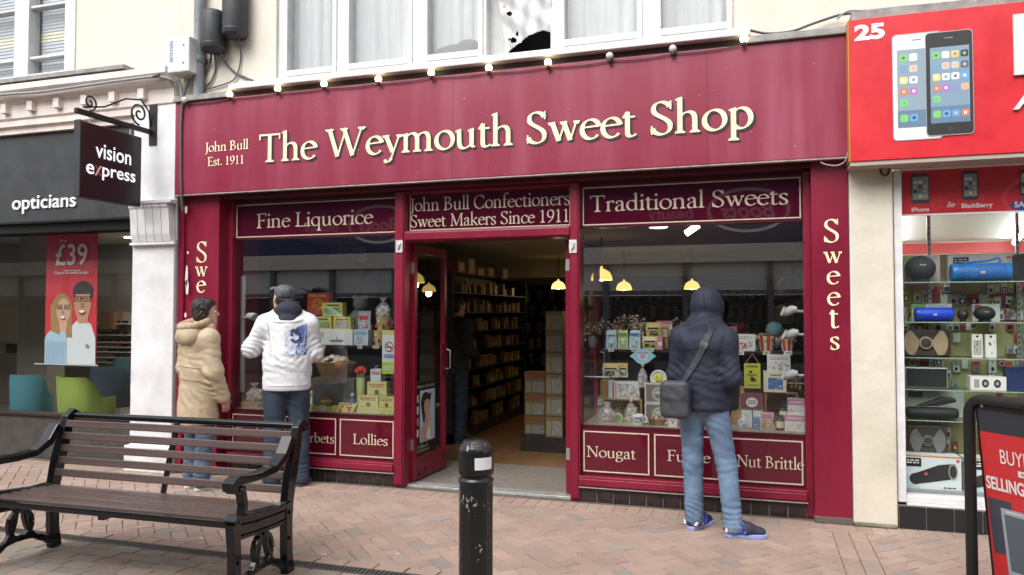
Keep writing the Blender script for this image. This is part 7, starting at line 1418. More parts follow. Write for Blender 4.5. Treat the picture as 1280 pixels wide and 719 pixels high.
# ================================================================ street furniture
BMET = mat('black_gloss_iron', (.005, .0055, .007), .12, spec=.55, bump=.03, bscale=30)
SLAT = mat('brown_stained_slat', (.092, .060, .054), .34, var=.3, vscale=5, col2=(.125, .084, .076), stretch=(.12, 1, 1), bump=.12, bscale=60)
def bench():
    t = thing('park_bench', 'black cast iron bench with brown wooden slats and ring scroll ends', 'bench', (-3.55, -2.37, 0), R(1.1))
    hw = .885; K = dict(local=True, origin=(0, 0, 0))
    def sec(path, w_, x, d, m):                       # strip of width w_ in the yz plane, extruded along x
        pass
    def strap(mb, path, wd, x0, x1):                  # cast strip following a path (y, z)
        n = len(path); L, Rr = [], []
        for i, (y, z) in enumerate(path):
            a, b = path[max(i - 1, 0)], path[min(i + 1, n - 1)]; dy, dz = b[0] - a[0], b[1] - a[1]; q = math.hypot(dy, dz) or 1; ww = wd[i] if isinstance(wd, list) else wd
            L.append((y - dz / q * ww / 2, z + dy / q * ww / 2)); Rr.append((y + dz / q * ww / 2, z - dy / q * ww / 2))
        V = [(x0, *p) for p in L] + [(x0, *p) for p in Rr] + [(x1, *p) for p in L] + [(x1, *p) for p in Rr]; f = []
        for i in range(n - 1): f += [(i, i + 1, n + i + 1, n + i), (2 * n + i, 3 * n + i, 3 * n + i + 1, 2 * n + i + 1), (i, 2 * n + i, 2 * n + i + 1, i + 1), (n + i, n + i + 1, 3 * n + i + 1, 3 * n + i)]
        f += [(0, n, 3 * n, 2 * n), (n - 1, 3 * n - 1, 4 * n - 1, 2 * n - 1)]; mb.add(V, f, BMET)
    def arc(cy, cz, ry, rz, a0, a1, n=18): return [(cy + ry * math.cos(R(a0 + (a1 - a0) * k / n)), cz + rz * math.sin(R(a0 + (a1 - a0) * k / n))) for k in range(n + 1)]
    FY, RY = -.26, .24                               # front and rear feet
    for s in (-1, 1):
        xa, xb = s * hw - .025, s * hw + .025; e = MB()
        strap(e, [(FY, 0), (FY + .005, .1), (FY + .005, .25), (FY - .005, .36), (FY - .012, .425)], [.07, .06, .06, .065, .07], xa, xb)                # front leg
        strap(e, [(RY + .01, 0), (RY - .005, .12), (RY - .01, .30), (RY - .005, .42), (RY + .03, .58), (RY + .075, .74), (RY + .10, .84), (RY + .135, .87), (RY + .17, .85), (RY + .172, .81)], [.08, .066, .066, .075, .085, .075, .06, .05, .045, .04], xa, xb)
        strap(e, [(FY, .385), (-.1, .375), (.1, .36), (RY, .36)], .12, xa + .008, xb - .008)                                # seat side panel
        strap(e, [(FY + .05, .405), (-.1, .39), (.1, .378), (RY - .05, .378)], .012, xa - .004, xb + .004); strap(e, [(FY + .05, .345), (-.1, .335), (.1, .325), (RY - .05, .325)], .012, xa - .004, xb + .004)
        strap(e, [(FY - .035, .43), (FY - .01, .455), (FY + .06, .44), (-.05, .425), (.1, .41), (RY - .01, .415)], .03, xa - .012, xb + .012)      # rolled seat rail
        strap(e, [(FY + .06, .44), (FY + .075, .50), (FY + .06, .56), (FY + .05, .605)], .038, xa, xb)                      # arm support
        strap(e, [(FY - .03, .60), (FY - .035, .63), (FY + .0, .648), (FY + .08, .64), (-.05, .635), (.08, .645), (RY - .06, .70), (RY + .01, .80)], [.05, .055, .05, .042, .04, .042, .05, .05], xa - .012, xb + .012)  # arm
        strap(e, arc(FY - .005, .615, .028, .028, 0, 360), .02, xa - .012, xb + .012)
        strap(e, arc(-.005, .21, .078, .09, 0, 360, 24), .028, xa + .006, xb - .006)                                        # ring
        strap(e, arc(-.01, .02, .215, .105, 12, 168, 20), .032, xa + .006, xb - .006)                                         # low arch
        strap(e, arc(FY + .03, .30, .19, .24, -78, 4, 14), .026, xa + .006, xb - .006); strap(e, arc(RY - .02, .30, .20, .24, 176, 258, 14), .026, xa + .006, xb - .006)
        e.build('bench_end', t, bevel=.006, **K)
        bt = MB()
        for y, z in ((FY + .01, .21), (RY - .01, .21), (-.005, .30), (RY - .01, .36)):
            bt.lathe([(.012, s * .03), (.012, s * .034)], (s * hw, y, z), BMET, 8, 'x')
        bt.build('bolt', t, **K)
    zs_ = [(.492, RY + .012), (.569, RY + .034), (.646, RY + .054), (.723, RY + .074), (.800, RY + .094)]
    for z, y in zs_:                                  # five back slats, tilted like the back
        m = MB(); m.box(-hw + .02, hw - .02, -.014, .014, -.024, .024, SLAT); o = m.build('back_slat', t, bevel=.006, **K); o.location = (0, y - .02, z); o.rotation_euler = (R(-14), 0, 0)
    m = MB(); m.tube([(-hw, RY + .135, .848), (hw, RY + .135, .848)], .022, BMET, 12); m.build('top_rail', t, **K)
    for k in range(7):
        m = MB(); y = FY + .035 + k * .068; m.box(-hw + .02, hw - .02, y - .023, y + .023, .418 - .004 * k, .444 - .004 * k, SLAT); m.build('seat_slat', t, bevel=.006, **K)
    m = MB(); m.box(-hw + .02, hw - .02, FY - .035, FY - .003, .398, .438, BMET); m.build('front_rail', t, bevel=.012, **K)
    m = MB(); m.box(-.02, .02, FY, RY, .37, .39, BMET); m.tube([(0, RY - .02, .37), (0, RY + .03, .58), (0, RY + .11, .84)], .014, BMET, 8, flat=1.6); m.build('middle_brace', t, **K)
bench()
def bollard():
    p = CAM + ray(595, 560) * (3.5); t = thing('bollard', 'chipped black fluted bollard with a blank white sticker before the doorway', 'bollard', (p.x, p.y, 0)); K = dict(local=True, origin=(0, 0, 0))
    BP = bpy.data.materials.new('chipped_black_paint'); BP.use_nodes = True; n = BP.node_tree; b = n.nodes['Principled BSDF']; b.inputs['Roughness'].default_value = .28
    tc = n.nodes.new('ShaderNodeTexCoord'); mp = n.nodes.new('ShaderNodeMapping'); mp.inputs['Scale'].default_value = (1, 1, .75); n.links.new(tc.outputs['Object'], mp.inputs[0]); no = n.nodes.new('ShaderNodeTexNoise'); no.inputs['Scale'].default_value = 52; no.inputs['Detail'].default_value = 4; n.links.new(mp.outputs[0], no.inputs[0]); n2 = n.nodes.new('ShaderNodeTexNoise'); n2.inputs['Scale'].default_value = 5; n.links.new(tc.outputs['Object'], n2.inputs[0])
    ad = n.nodes.new('ShaderNodeMath'); ad.operation = 'ADD'; n.links.new(no.outputs[0], ad.inputs[0]); n.links.new(n2.outputs[0], ad.inputs[1]); mr = n.nodes.new('ShaderNodeMapRange'); mr.inputs[1].default_value = 1.225; mr.inputs[2].default_value = 1.24; n.links.new(ad.outputs[0], mr.inputs[0]); mx = n.nodes.new('ShaderNodeMix'); mx.data_type = 'RGBA'; mx.inputs[6].default_value = (.012, .012, .013, 1); mx.inputs[7].default_value = (.36, .33, .28, 1); n.links.new(mr.outputs[0], mx.inputs[0]); n.links.new(mx.outputs[2], b.inputs['Base Color'])
    r_ = .079; m = MB(); n_ = 48; V = []; zs_ = [0, .06, .07, .755, .77]
    for z in zs_:
        for k in range(n_): a = 2 * math.pi * k / n_; rr_ = r_ * (.955 + .035 * (1 if (k % 6) in (0, 1, 2) else 0)) if .05 < z < .76 else r_ * .99; V.append((rr_ * math.cos(a), rr_ * math.sin(a), z))
    m.add(V, [(q * n_ + k, q * n_ + (k + 1) % n_, (q + 1) * n_ + (k + 1) % n_, (q + 1) * n_ + k) for q in range(4) for k in range(n_)], BP); m.build('shaft', t, bevel=0, **K)
    m = MB(); m.lathe([(r_ * .99, .77), (r_ * 1.03, .775), (r_ * 1.03, .785), (r_ * .9, .79), (r_ * .9, .805), (r_ * 1.03, .81), (r_ * 1.04, .815), (r_ * 1.04, .905)], (0, 0, 0), BP, 48, caps=False); o = m.build('collar', t, **K)
    m = MB(); m.lathe([(r_ * 1.05, .905), (r_ * 1.05, .92), (r_ * .93, .938), (r_ * .9, .938), (r_ * .84, .95), (r_ * .78, .95), (r_ * .72, .96), (.001, .963)], (0, 0, 0), BP, 8); m.build('cap', t, bevel=.004, **K)
    m = MB(); V = []; a0 = math.atan2(CAM.y - p.y, CAM.x - p.x)
    for k in range(9): a = a0 + R(-4 + 62 * k / 8); V += [(r_ * 1.052 * math.cos(a), r_ * 1.052 * math.sin(a), .838), (r_ * 1.052 * math.cos(a), r_ * 1.052 * math.sin(a), .892)]
    m.add(V, [(2 * k, 2 * k + 2, 2 * k + 3, 2 * k + 1) for k in range(8)], mat('white_sticker', (.8, .8, .8), .5), True); m.build('sticker', t, **K)
bollard()
def pavement_sign():
    d = 4.05; p = CAM + ray(1207, 495) * d; wd = .62; K = dict(local=True, origin=(0, 0, 0)); zt = p.z
    t = thing('pavement_sign', 'black framed red pavement sign about buying and selling phones', 'sign', (p.x, p.y, 0), R(-55.3)); m = MB(); BK = mat('black_powder_coat', (.010, .010, .011), .4)
    m.tube([(.02, 0, .1)] + [(.02, 0, zt - .09)] + [(.02 + .08 - .08 * math.cos(R(a)), 0, zt - .09 + .08 * math.sin(R(a))) for a in range(15, 91, 15)] + [(wd - .1 + .08 * math.sin(R(a)), 0, zt - .09 + .08 * math.cos(R(a))) for a in range(0, 91, 15)] + [(wd - .02, 0, .1)], .029, BK, 12); m.build('frame', t, **K)
    m = MB(); m.box(-.02, wd + .02, -.22, .22, 0, .10, BK); m.build('base', t, **K, bevel=.02)
    # panel hung from the top bar, swung back by the wind
    an = R(6); UZp = Vector((0, -math.sin(an), math.cos(an))); U = Vector((1, 0, 0)); H = 1.0; top = Vector((.055, .0, zt - .03)); o0 = top - UZp * H; Nn = Vector((0, -math.cos(an), -math.sin(an))); wp = wd - .10
    P = lambda u, v, e=0: o0 + U * (u * wp) + UZp * (v * H) + Nn * e
    m = MB(); m.prism([P(0, 0, .0), P(1, 0, .0), P(1, 1, .0), P(0, 1, .0)], Nn * -.02, BK); pn = m.build('panel', t, **K)
    m = MB(); RP = C(.58, .03, .035); q4 = lambda u0, v0, u1, v1, mm, e: m.quad(P(u0, v0, e), P(u1, v0, e), P(u1, v1, e), P(u0, v1, e), mm)
    q4(.03, .03, .97, .855, RP, .002); q4(.03, .856, .97, .97, C(.03, .035, .045), .002)
    for (u0, v0, u1, v1, c) in ((.06, .22, .34, .51, C(.05, .06, .08)), (.2, .12, .62, .47, C(.35, .38, .42)), (.23, .15, .59, .44, C(.10, .12, .15)), (.45, .08, .95, .43, C(.12, .22, .40)), (.5, .11, .9, .39, C(.25, .4, .6)), (.25, .45, .55, .46, C(.6, .62, .66))):
        m.poly([P(u0, v0, .003 + .001 * u0), P(u1, v0 + .01, .003 + .001 * u0), P(u1 - .04, v1, .003 + .001 * u0), P(u0 - .02, v1, .003 + .001 * u0)], c)
    m.build('poster', t, **K); l = MB(); W_ = C(.78, .75, .74)
    sans(l, 'BUYING', P(.235, .703, .005), U, UZp, W_, height=.073 * H, width=.46 * wp); sans(l, 'SELLING PHONES', P(.05, .557, .005), U, UZp, W_, height=.069 * H, width=.87 * wp, bold=.03); l.quad(P(.41, .652, .005), P(.54, .652, .005), P(.54, .682, .005), P(.41, .682, .005), W_); l.quad(P(.44, .66, .0055), P(.51, .66, .0055), P(.51, .674, .0055), P(.44, .674, .0055), C(.5, .2, .2)); l.build('lettering', t, **K)
    for u in (.1, .9): m = MB(); m.tube([P(u, .985, .01), P(u, 1.02, .004)], .008, STEEL, 6); m.build('hinge', t, **K)
pavement_sign()

# ================================================================ people: each surface is grown from a smooth distance field, so limbs flow into each other
def sdf_mesh(prims, h, k=.03, noise=None, cuts=(), subs=(), pad=.05):
    # prims: ('c', a, b, ra, rb, flat_y) tapered limb | ('e', c, (rx, ry, rz), rot) ellipsoid; returns verts, faces
    lo = np.array([9., 9, 9]); hi = -lo; B = []
    for p in prims:
        if p[0] == 'c':
            a, b = np.array(p[1], float), np.array(p[2], float); r = max(p[3], p[4]) * 1.02; l, u = np.minimum(a, b) - r, np.maximum(a, b) + r
        elif p[0] == 'b':
            c = np.array(p[1], float); r = np.array(p[2], float) + p[3]; l, u = c - r, c + r
        else:
            c = np.array(p[1], float); r = np.array(p[2], float).max() * np.ones(3); l, u = c - r, c + r
        B.append((l, u)); lo = np.minimum(lo, l); hi = np.maximum(hi, u)
    lo -= pad; hi += pad; N = np.ceil((hi - lo) / h).astype(int) + 1
    ax = [lo[i] + h * np.arange(N[i]) for i in range(3)]; D = np.full(N, .5, np.float32)
    def ev(p, P):
        if p[0] == 'c':
            a, b = np.array(p[1], float), np.array(p[2], float); fl = p[5] if len(p) > 5 else 1
            s = np.array([1, 1 / fl, 1]); Q = P * s; a = a * s; b = b * s; ba = b - a; t = np.clip(((Q - a) @ ba) / max(1e-9, ba @ ba), 0, 1)
            return (np.linalg.norm(Q - a - t[..., None] * ba, axis=-1) - (p[3] + (p[4] - p[3]) * t)) * min(1, fl)
        if p[0] == 'b': return np.linalg.norm(np.maximum(np.abs(P - np.array(p[1])) - np.array(p[2]), 0), axis=-1) - p[3]
        Q = P - np.array(p[1]); rr_ = np.array(p[2])
        if len(p) > 3 and p[3] is not None: Q = Q @ np.array(Matrix.Rotation(p[3][0], 3, p[3][1]))
        k0 = np.linalg.norm(Q / rr_, axis=-1); k1 = np.linalg.norm(Q / (rr_ * rr_), axis=-1) + 1e-6; return k0 * (k0 - 1) / k1
    for p, (l, u) in zip(prims, B):
        i0 = np.maximum(((l - lo) / h - 5 - k / h).astype(int), 0); i1 = np.minimum(((u - lo) / h + 6 + k / h).astype(int), N); sl_ = tuple(slice(a, b) for a, b in zip(i0, i1))
        P = np.stack(np.meshgrid(*[ax[i][sl_[i]] for i in range(3)], indexing='ij'), -1); d = ev(p, P); kk = p[6] if len(p) > 6 and p[0] == 'c' else k
        a = D[sl_]; hh = np.clip(.5 + .5 * (a - d) / kk, 0, 1); D[sl_] = a * (1 - hh) + d * hh - kk * hh * (1 - hh)
    P = np.stack(np.meshgrid(*ax, indexing='ij'), -1)
    if noise is not None: D = D + noise(P)
    for p in subs: D = np.maximum(D, -ev(p, P))
    for n_, c in cuts: D = np.maximum(D, P @ np.array(n_, float) - c)
    # surface nets
    S = D < 0; cx, cy, cz = [n - 1 for n in N]
    cor = [(i, j, q) for i in (0, 1) for j in (0, 1) for q in (0, 1)]; cnt = sum(S[i:i + cx, j:j + cy, q:q + cz].astype(np.int8) for i, j, q in cor); act = (cnt > 0) & (cnt < 8)
    acc = np.zeros((cx, cy, cz, 3), np.float32); num = np.zeros((cx, cy, cz), np.float32)
    for a_i in range(8):
        for b_i in range(a_i + 1, 8):
            A, Bc = cor[a_i], cor[b_i]
            if sum(abs(x - y) for x, y in zip(A, Bc)) != 1: continue
            da = D[A[0]:A[0] + cx, A[1]:A[1] + cy, A[2]:A[2] + cz]; db = D[Bc[0]:Bc[0] + cx, Bc[1]:Bc[1] + cy, Bc[2]:Bc[2] + cz]; m = ((da < 0) != (db < 0)) & act
            t = np.where(m, da / np.where(m, da - db, 1), 0)
            for q in range(3): acc[..., q] += np.where(m, A[q] + t * (Bc[q] - A[q]), 0)
            num += m
    idx = -np.ones((cx, cy, cz), int); ii = np.argwhere(act); idx[act] = np.arange(len(ii)); V = (ii + acc[act] / num[act][:, None]) * h + lo
    Fs = []
    for axd in range(3):
        o1, o2 = [(1, 2), (2, 0), (0, 1)][axd]; sa = [slice(0, n - 1) if i == axd else slice(1, n - 1) for i, n in enumerate(N)]; sb = list(sa); sb[axd] = slice(1, N[axd])
        s0, s1 = S[tuple(sa)], S[tuple(sb)]; e = np.argwhere(s0 != s1); inside = s0[tuple(e.T)]; e = e + np.array([0 if i == axd else 1 for i in range(3)])
        def at(d1, d2): q = e.copy(); q[:, o1] -= d1; q[:, o2] -= d2; return idx[tuple(q.T)]
        q = np.stack([at(1, 1), at(0, 1), at(0, 0), at(1, 0)], 1); q[~inside] = q[~inside][:, ::-1]; Fs.append(q)
    return V, np.concatenate(Fs)
def sdf_obj(name, parent, m, prims, h, **kw):
    V, Fc = sdf_mesh(prims, h, **kw); me = bpy.data.meshes.new(name); me.from_pydata(V.tolist(), [], Fc.tolist()); me.materials.append(m)
    me.polygons.foreach_set('use_smooth', [True] * len(me.polygons)); me.validate(); me.update(); o = bpy.data.objects.new(name, me); COL.objects.link(o); o.parent = parent
    s = o.modifiers.new('smooth', 'SMOOTH'); s.factor = .5; s.iterations = 2; return o
def cloth(name, col, var=.18, rough=.8, bump=.5, bs=10, v2=None, vs=7, st=(1, 1, 1.6)): return mat(name, col, rough, var=var, vscale=vs, col2=v2, bump=bump, bscale=bs, stretch=st)
SKIN = mat('skin', (.52, .30, .21), .5, var=.12, vscale=14, col2=(.56, .33, .24)); HAIR = mat('dark_hair', (.018, .012, .010), .55, var=.4, vscale=60, stretch=(1, 1, .3), bump=.8, bscale=130)
def mix(a, b, t): return tuple(a[i] + (b[i] - a[i]) * t for i in range(3))
def add(a, b): return tuple(a[i] + b[i] for i in range(3))
def unit(v): v = Vector(v); return v.normalized()
def folds(centers, amp=.005, f=34):
    # creases that tighten near the bends of the cloth
    def fn(P):
        x, y, z = P[..., 0], P[..., 1], P[..., 2]; n = .0
        for c, r, am, d in centers:
            w_ = np.exp(-((x - c[0]) ** 2 + (y - c[1]) ** 2 + ((z - c[2])) ** 2) / (r * r)); q = d[0] * x + d[1] * y + d[2] * z
            n = n + am * .55 * w_ * (1 - 2 * np.abs(np.sin(.85 * (q + 2.4 * np.sin(9 * x + 7 * z + 5 * y) + 1.5 * np.sin(17 * z - 11 * x)))))
        n = n + amp * .3 * np.sin(f * .5 * z + 5 * np.sin(6 * x + 3 * y) + 3 * x * 6) * np.sin(f * .33 * x + 4 * np.sin(5 * z) + 9 * y) + amp * .25 * np.sin(f * 1.5 * z + 8 * x + 2 * np.sin(14 * y + 8 * z))
        return n.astype(np.float32)
    return fn
def hand(wr, d, palm_n, thumb_side, s=1.0, curl=.5):
    # palm and five separate bent fingers; d points along the hand, palm_n out of the palm
    d, pn = unit(d), unit(palm_n); pn = (pn - d * pn.dot(d)).normalized(); sd = d.cross(pn) * thumb_side; W = Vector(wr); pr = []
    for q in (-.026, -.009, .009, .026): pr.append(('c', W + d * .012 * s + sd * q * .8 * s, W + d * .088 * s + sd * q * s, .015 * s, .0125 * s, 1, .012))
    for q, L, cu in ((.030, .072, .9), (.010, .082, 1), (-.010, .076, 1.05), (-.029, .060, 1.15)):
        b = W + d * .090 * s + sd * q * s; c1 = curl * cu; d1 = d * math.cos(c1) + pn * math.sin(c1); d2 = d * math.cos(2.1 * c1) + pn * math.sin(2.1 * c1); k1 = b + d1 * L * .5 * s; k2 = k1 + d2 * L * .5 * s
        pr += [('c', b, k1, .0095 * s, .0088 * s, 1, .004), ('c', k1, k2, .0088 * s, .0075 * s, 1, .004)]
    t0 = W + d * .03 * s + sd * .028 * s; t1 = t0 + (d * .6 + sd * .65 + pn * .35).normalized() * .045 * s; t2 = t1 + (d * .9 + sd * .1 + pn * .4).normalized() * .034 * s
    return pr + [('c', t0, t1, .015 * s, .0105 * s, 1, .008), ('c', t1, t2, .0105 * s, .0085 * s, 1, .004)]
def head_prims(c, yaw, pitch, s=1.0):
    M = Matrix.Rotation(yaw, 3, 'Z') @ Matrix.Rotation(-pitch, 3, 'X'); T = lambda v: tuple(Vector(c) + M @ (Vector(v) * s))
    e = lambda v, r: ('e', T(v), tuple(q * s for q in r), None)
    # local face looks along +y; ellipsoids kept nearly round so they need no turning of their own
    pr = [e((0, -.012, .035), (.078, .080, .085)), e((0, -.03, .03), (.074, .072, .08)), ('c', T((0, .035, .02)), T((0, .045, -.05)), .062 * s, .044 * s), ('c', T((0, .05, -.06)), T((0, .068, -.095)), .034 * s, .024 * s),
          ('c', T((-.03, .0, -.06)), T((0, .06, -.095)), .034 * s, .024 * s), ('c', T((.03, .0, -.06)), T((0, .06, -.095)), .034 * s, .024 * s),
          ('c', T((-.03, .078, .028)), T((.03, .078, .028)), .017 * s, .017 * s, 1, .012)]
    fine = [('c', T((0, .086, .015)), T((0, .108, -.028)), .009 * s, .013 * s, 1, .008), ('c', T((-.012, .094, -.030)), T((.012, .094, -.030)), .009 * s, .009 * s, 1, .006),
            ('c', T((-.018, .084, -.056)), T((.018, .084, -.056)), .0075 * s, .0075 * s, 1, .005), ('c', T((-.016, .082, -.068)), T((.016, .082, -.068)), .008 * s, .008 * s, 1, .005),
            ('c', T((-.078, -.012, .02)), T((-.082, -.016, -.03)), .013 * s, .010 * s, 1, .006), ('c', T((.078, -.012, .02)), T((.082, -.016, -.03)), .013 * s, .010 * s, 1, .006), ('c', T((-.08, -.022, .028)), T((-.088, -.030, .0)), .010 * s, .010 * s, 1, .006), ('c', T((.08, -.022, .028)), T((.088, -.030, .0)), .010 * s, .010 * s, 1, .006)]
    subs = [e((-.032, .098, .006), (.014, .012, .010)), e((.032, .098, .006), (.014, .012, .010))]
    return pr + fine, subs, T
def person(label, loc, rz, J, jacket, jeans, shoe, hairfn=None, extra=None, h=.0085):
    t = thing('person', label, 'person', loc, rz); s = J.get('s', 1)
    hp, hs, T = head_prims(J['head'], J.get('yaw', 0), J.get('pitch', 0), J.get('hs', 1)); bp = list(hp); nb = J['neck']
    bp += [('c', nb, mix(nb, J['head'], .75), .058, .052), ('c', add(nb, (0, 0, -.03)), add(J['pelvis'], (0, 0, .12)), .10, .10, .75), ('c', add(J['pelvis'], (-.05, 0, 0)), add(J['pelvis'], (.05, 0, 0)), .085, .085, .85)]
    for S in 'LR':
        sg = -1 if S == 'L' else 1; sh, el, wr = J['sh' + S], J['el' + S], J['wr' + S]; hi_, kn, an, to = J['hip' + S], J['kn' + S], J['an' + S], J['toe' + S]
        bp += [('c', nb, sh, .055, .055), ('c', sh, el, .050, .040), ('c', el, wr, .038, .026)] + hand(wr, J['hd' + S], J['hn' + S], J.get('ht' + S, sg), .95, J.get('hc' + S, .45))
        bp += [('c', hi_, kn, .068, .048), ('c', kn, an, .048, .038), ('c', an, to, .040, .030)]
    body = sdf_obj('body', t, SKIN, bp, h, k=.022, subs=hs)
    hd = Vector(T((0, 0, 0))); 
    for q in (-1, 1):
        m = MB(); m.ball(T((q * .032, .083, .006)), .0125, mat('eye_white', (.7, .68, .65), .2), seg=12); m.ball(T((q * .032, .0905, .006)), .006, mat('iris', (.03, .018, .01), .15), seg=8); m.build('eye', body, local=True, origin=(0, 0, 0))
        m = MB(); m.tube([T((q * .014, .100, .026)), T((q * .032, .098, .031)), T((q * .050, .086, .026))], .004, HAIR, 6); m.build('eyebrow', body, local=True, origin=(0, 0, 0))
    if jeans:
        pr = [('c', add(J['pelvis'], (-.045, .0, .0)), add(J['pelvis'], (.045, .0, .0)), jeans['hip'], jeans['hip'], .88)]; cen = []
        for S in 'LR':
            hi_, kn, an = J['hip' + S], J['kn' + S], J['an' + S]; r0, r1, r2 = jeans['r']; pr += [('c', hi_, kn, r0, r1, 1, .03), ('c', kn, add(an, (0, -.005, -.015)), r1, r2, 1, .03)]
            cen += [(kn, .13, .006, (8, 6, 70)), (add(an, (0, 0, .07)), .12, .011, (10, 14, 95)), (mix(hi_, kn, .3), .16, .005, (30, 10, 40))]
        sdf_obj('jeans', t, jeans['m'], pr, h, k=.03, noise=folds(cen, .0035, 40), cuts=[((0, 0, -1), -.028), ((0, 0, 1), jeans['top'])])
    jk = jacket['prims'](J); sdf_obj('jacket', t, jacket['m'], jk, h, k=jacket.get('k', .045), noise=folds(jacket['folds'](J), jacket.get('amp', .005), 34), cuts=jacket.get('cuts', []), subs=jacket.get('subs', lambda J: [])(J))
    for S in 'LR':
        an, to = Vector(J['an' + S]), Vector(J['toe' + S]); d = Vector((to.x - an.x, to.y - an.y, 0)).normalized(); sd = Vector((-d.y, d.x, 0)); hl = Vector((an.x, an.y, 0)) - d * .055; L = .285 * shoe.get('s', 1)
        P = lambda u, v, z: tuple(hl + d * (u * L) + sd * v + Vector((0, 0, z)))
        up = [('c', P(.12, 0, .062), P(.20, 0, .10), .045, .046), ('c', P(.14, 0, .055), P(.52, 0, .052), .042, .043), ('c', P(.5, 0, .052), P(.82, .004, .036), .045, .037), ('c', P(.25, 0, .085), P(.5, 0, .066), .038, .036)]
        so_ = sdf_obj('shoe', t, shoe['m'], up, .006, k=.03, cuts=[((0, 0, -1), -.024), ((0, 0, 1), .128)])
        m = MB(); out = [(.0, .028), (-.02, .0), (.0, -.028), (.12, -.040), (.35, -.036), (.62, -.046), (.82, -.044), (.95, -.026), (1.0, 0), (.95, .03), (.82, .046), (.6, .047), (.35, .036), (.12, .040)]
        m.prism([P(u, v, .0) for u, v in out], (0, 0, .030), shoe['sole']); m.build('sole', so_, local=True, origin=(0, 0, 0), bevel=.006)
        if shoe.get('acc'):
            for sg in (-1, 1):
                m = MB(); m.tube([P(.02, sg * .036, .04), P(.04, sg * .044, .062), P(.16, sg * .049, .070), P(.28, sg * .050, .046)], .016, shoe['acc2'], 8, flat=.5); m.tube([P(.42, sg * .046, .035), P(.46, sg * .046, .062), P(.52, sg * .03, .092)], .012, shoe['acc'], 8, flat=.5); m.tube([P(.34, sg * .045, .04), P(.36, sg * .044, .075), P(.40, sg * .03, .105)], .009, shoe['acc'], 8, flat=.5); m.build('shoe_panel', so_, local=True, origin=(0, 0, 0))
            m = MB(); 
            for k in range(4): m.tube([P(.40 + .05 * k, -.028, .098 - .007 * k), P(.415 + .05 * k, 0, .108 - .008 * k), P(.40 + .05 * k, .028, .098 - .007 * k)], .004, shoe['acc'], 6)
            m.build('laces', so_, local=True, origin=(0, 0, 0))
    if hairfn: hairfn(t, body, T, J)
    if extra: extra(t, body, T, J)
    return t, T
def drape(parent, name, src, cells, x0, x1, z0, z1, nx, nz, ydir=-1, off=.003):
    # print lying on the back of a jacket: a fine grid dropped onto the cloth surface; cells(u, v) gives a material or None
    dg = bpy.context.evaluated_depsgraph_get(); dg.update(); ob = [o for o in src.children if o.name.startswith('jacket')][0]; ev = ob.evaluated_get(dg); me = ev.to_mesh(); bv = BVHTree.FromPolygons([v.co.copy() for v in me.vertices], [tuple(p.vertices) for p in me.polygons]); ev.to_mesh_clear(); V = []; m = MB()
    for k in range(nz + 1):
        for i in range(nx + 1):
            x, z = x0 + (x1 - x0) * i / nx, z0 + (z1 - z0) * k / nz; hit = bv.ray_cast(Vector((x, ydir * 1.0, z)), Vector((0, -ydir, 0))); V.append(tuple(hit[0] + Vector((0, ydir * off, 0))) if hit[0] else (x, ydir * .16, z))
    for k in range(nz):
        for i in range(nx):
            c = cells((i + .5) / nx, (k + .5) / nz)
            if c: a = k * (nx + 1) + i; m.add([V[a], V[a + 1], V[a + nx + 2], V[a + nx + 1]], [(0, 1, 2, 3)], c, True)
    return m.build(name, parent, local=True, origin=(0, 0, 0))

def seams(t, runs, r_, m_, ydir=-1):
    # stitched seams laid on the cloth
    dg = bpy.context.evaluated_depsgraph_get(); dg.update(); ob = [q for q in t.children if q.name.startswith('jacket')][0]; ev = ob.evaluated_get(dg); me = ev.to_mesh(); bv = BVHTree.FromPolygons([v.co.copy() for v in me.vertices], [tuple(p.vertices) for p in me.polygons]); ev.to_mesh_clear(); m = MB()
    for pts in runs:
        out = []
        for x, z in pts:
            hit = bv.ray_cast(Vector((x, ydir, z)), Vector((0, -ydir, 0)))
            if hit[0]: out.append(hit[0] + Vector((0, ydir * .0005, 0)))
        if len(out) > 2: m.tube(out, r_, m_, 6)
    m.build('back_seam', t, local=True, origin=(0, 0, 0))
# --- hooded man with the shoulder bag, seen from behind at the window over Fudge
NAVYJ = cloth('navy_jacket_cloth', (.010, .014, .030), v2=(.015, .020, .041), rough=.72); DENIM = cloth('pale_blue_denim', (.10, .17, .285), .3, v2=(.19, .285, .415), vs=5, bump=.4, st=(1, 1, 1.2)); STRAPM = mat('grey_webbing', (.045, .05, .058), .7, bump=.4, bscale=160); BAGM = cloth('grey_bag_nylon', (.038, .042, .052), .2, rough=.55, bump=.35)
aR, aL = G(917, 671), G(868, 661); base = Vector(((aR.x + aL.x) / 2, (aR.y + aL.y) / 2, 0)); rzA = R(-8)
def tolocal(p, base, rz): v = Vector((p[0] - base.x, p[1] - base.y)); c, s = math.cos(-rz), math.sin(-rz); return (v.x * c - v.y * s, v.x * s + v.y * c, p[2] if len(p) > 2 else 0)
lR, lL = tolocal(aR, base, rzA), tolocal(aL, base, rzA)
px0_ = F(878, 500, base.y).x - base.x         # pelvis over the picture column of the belt
HX = px0_ * .9
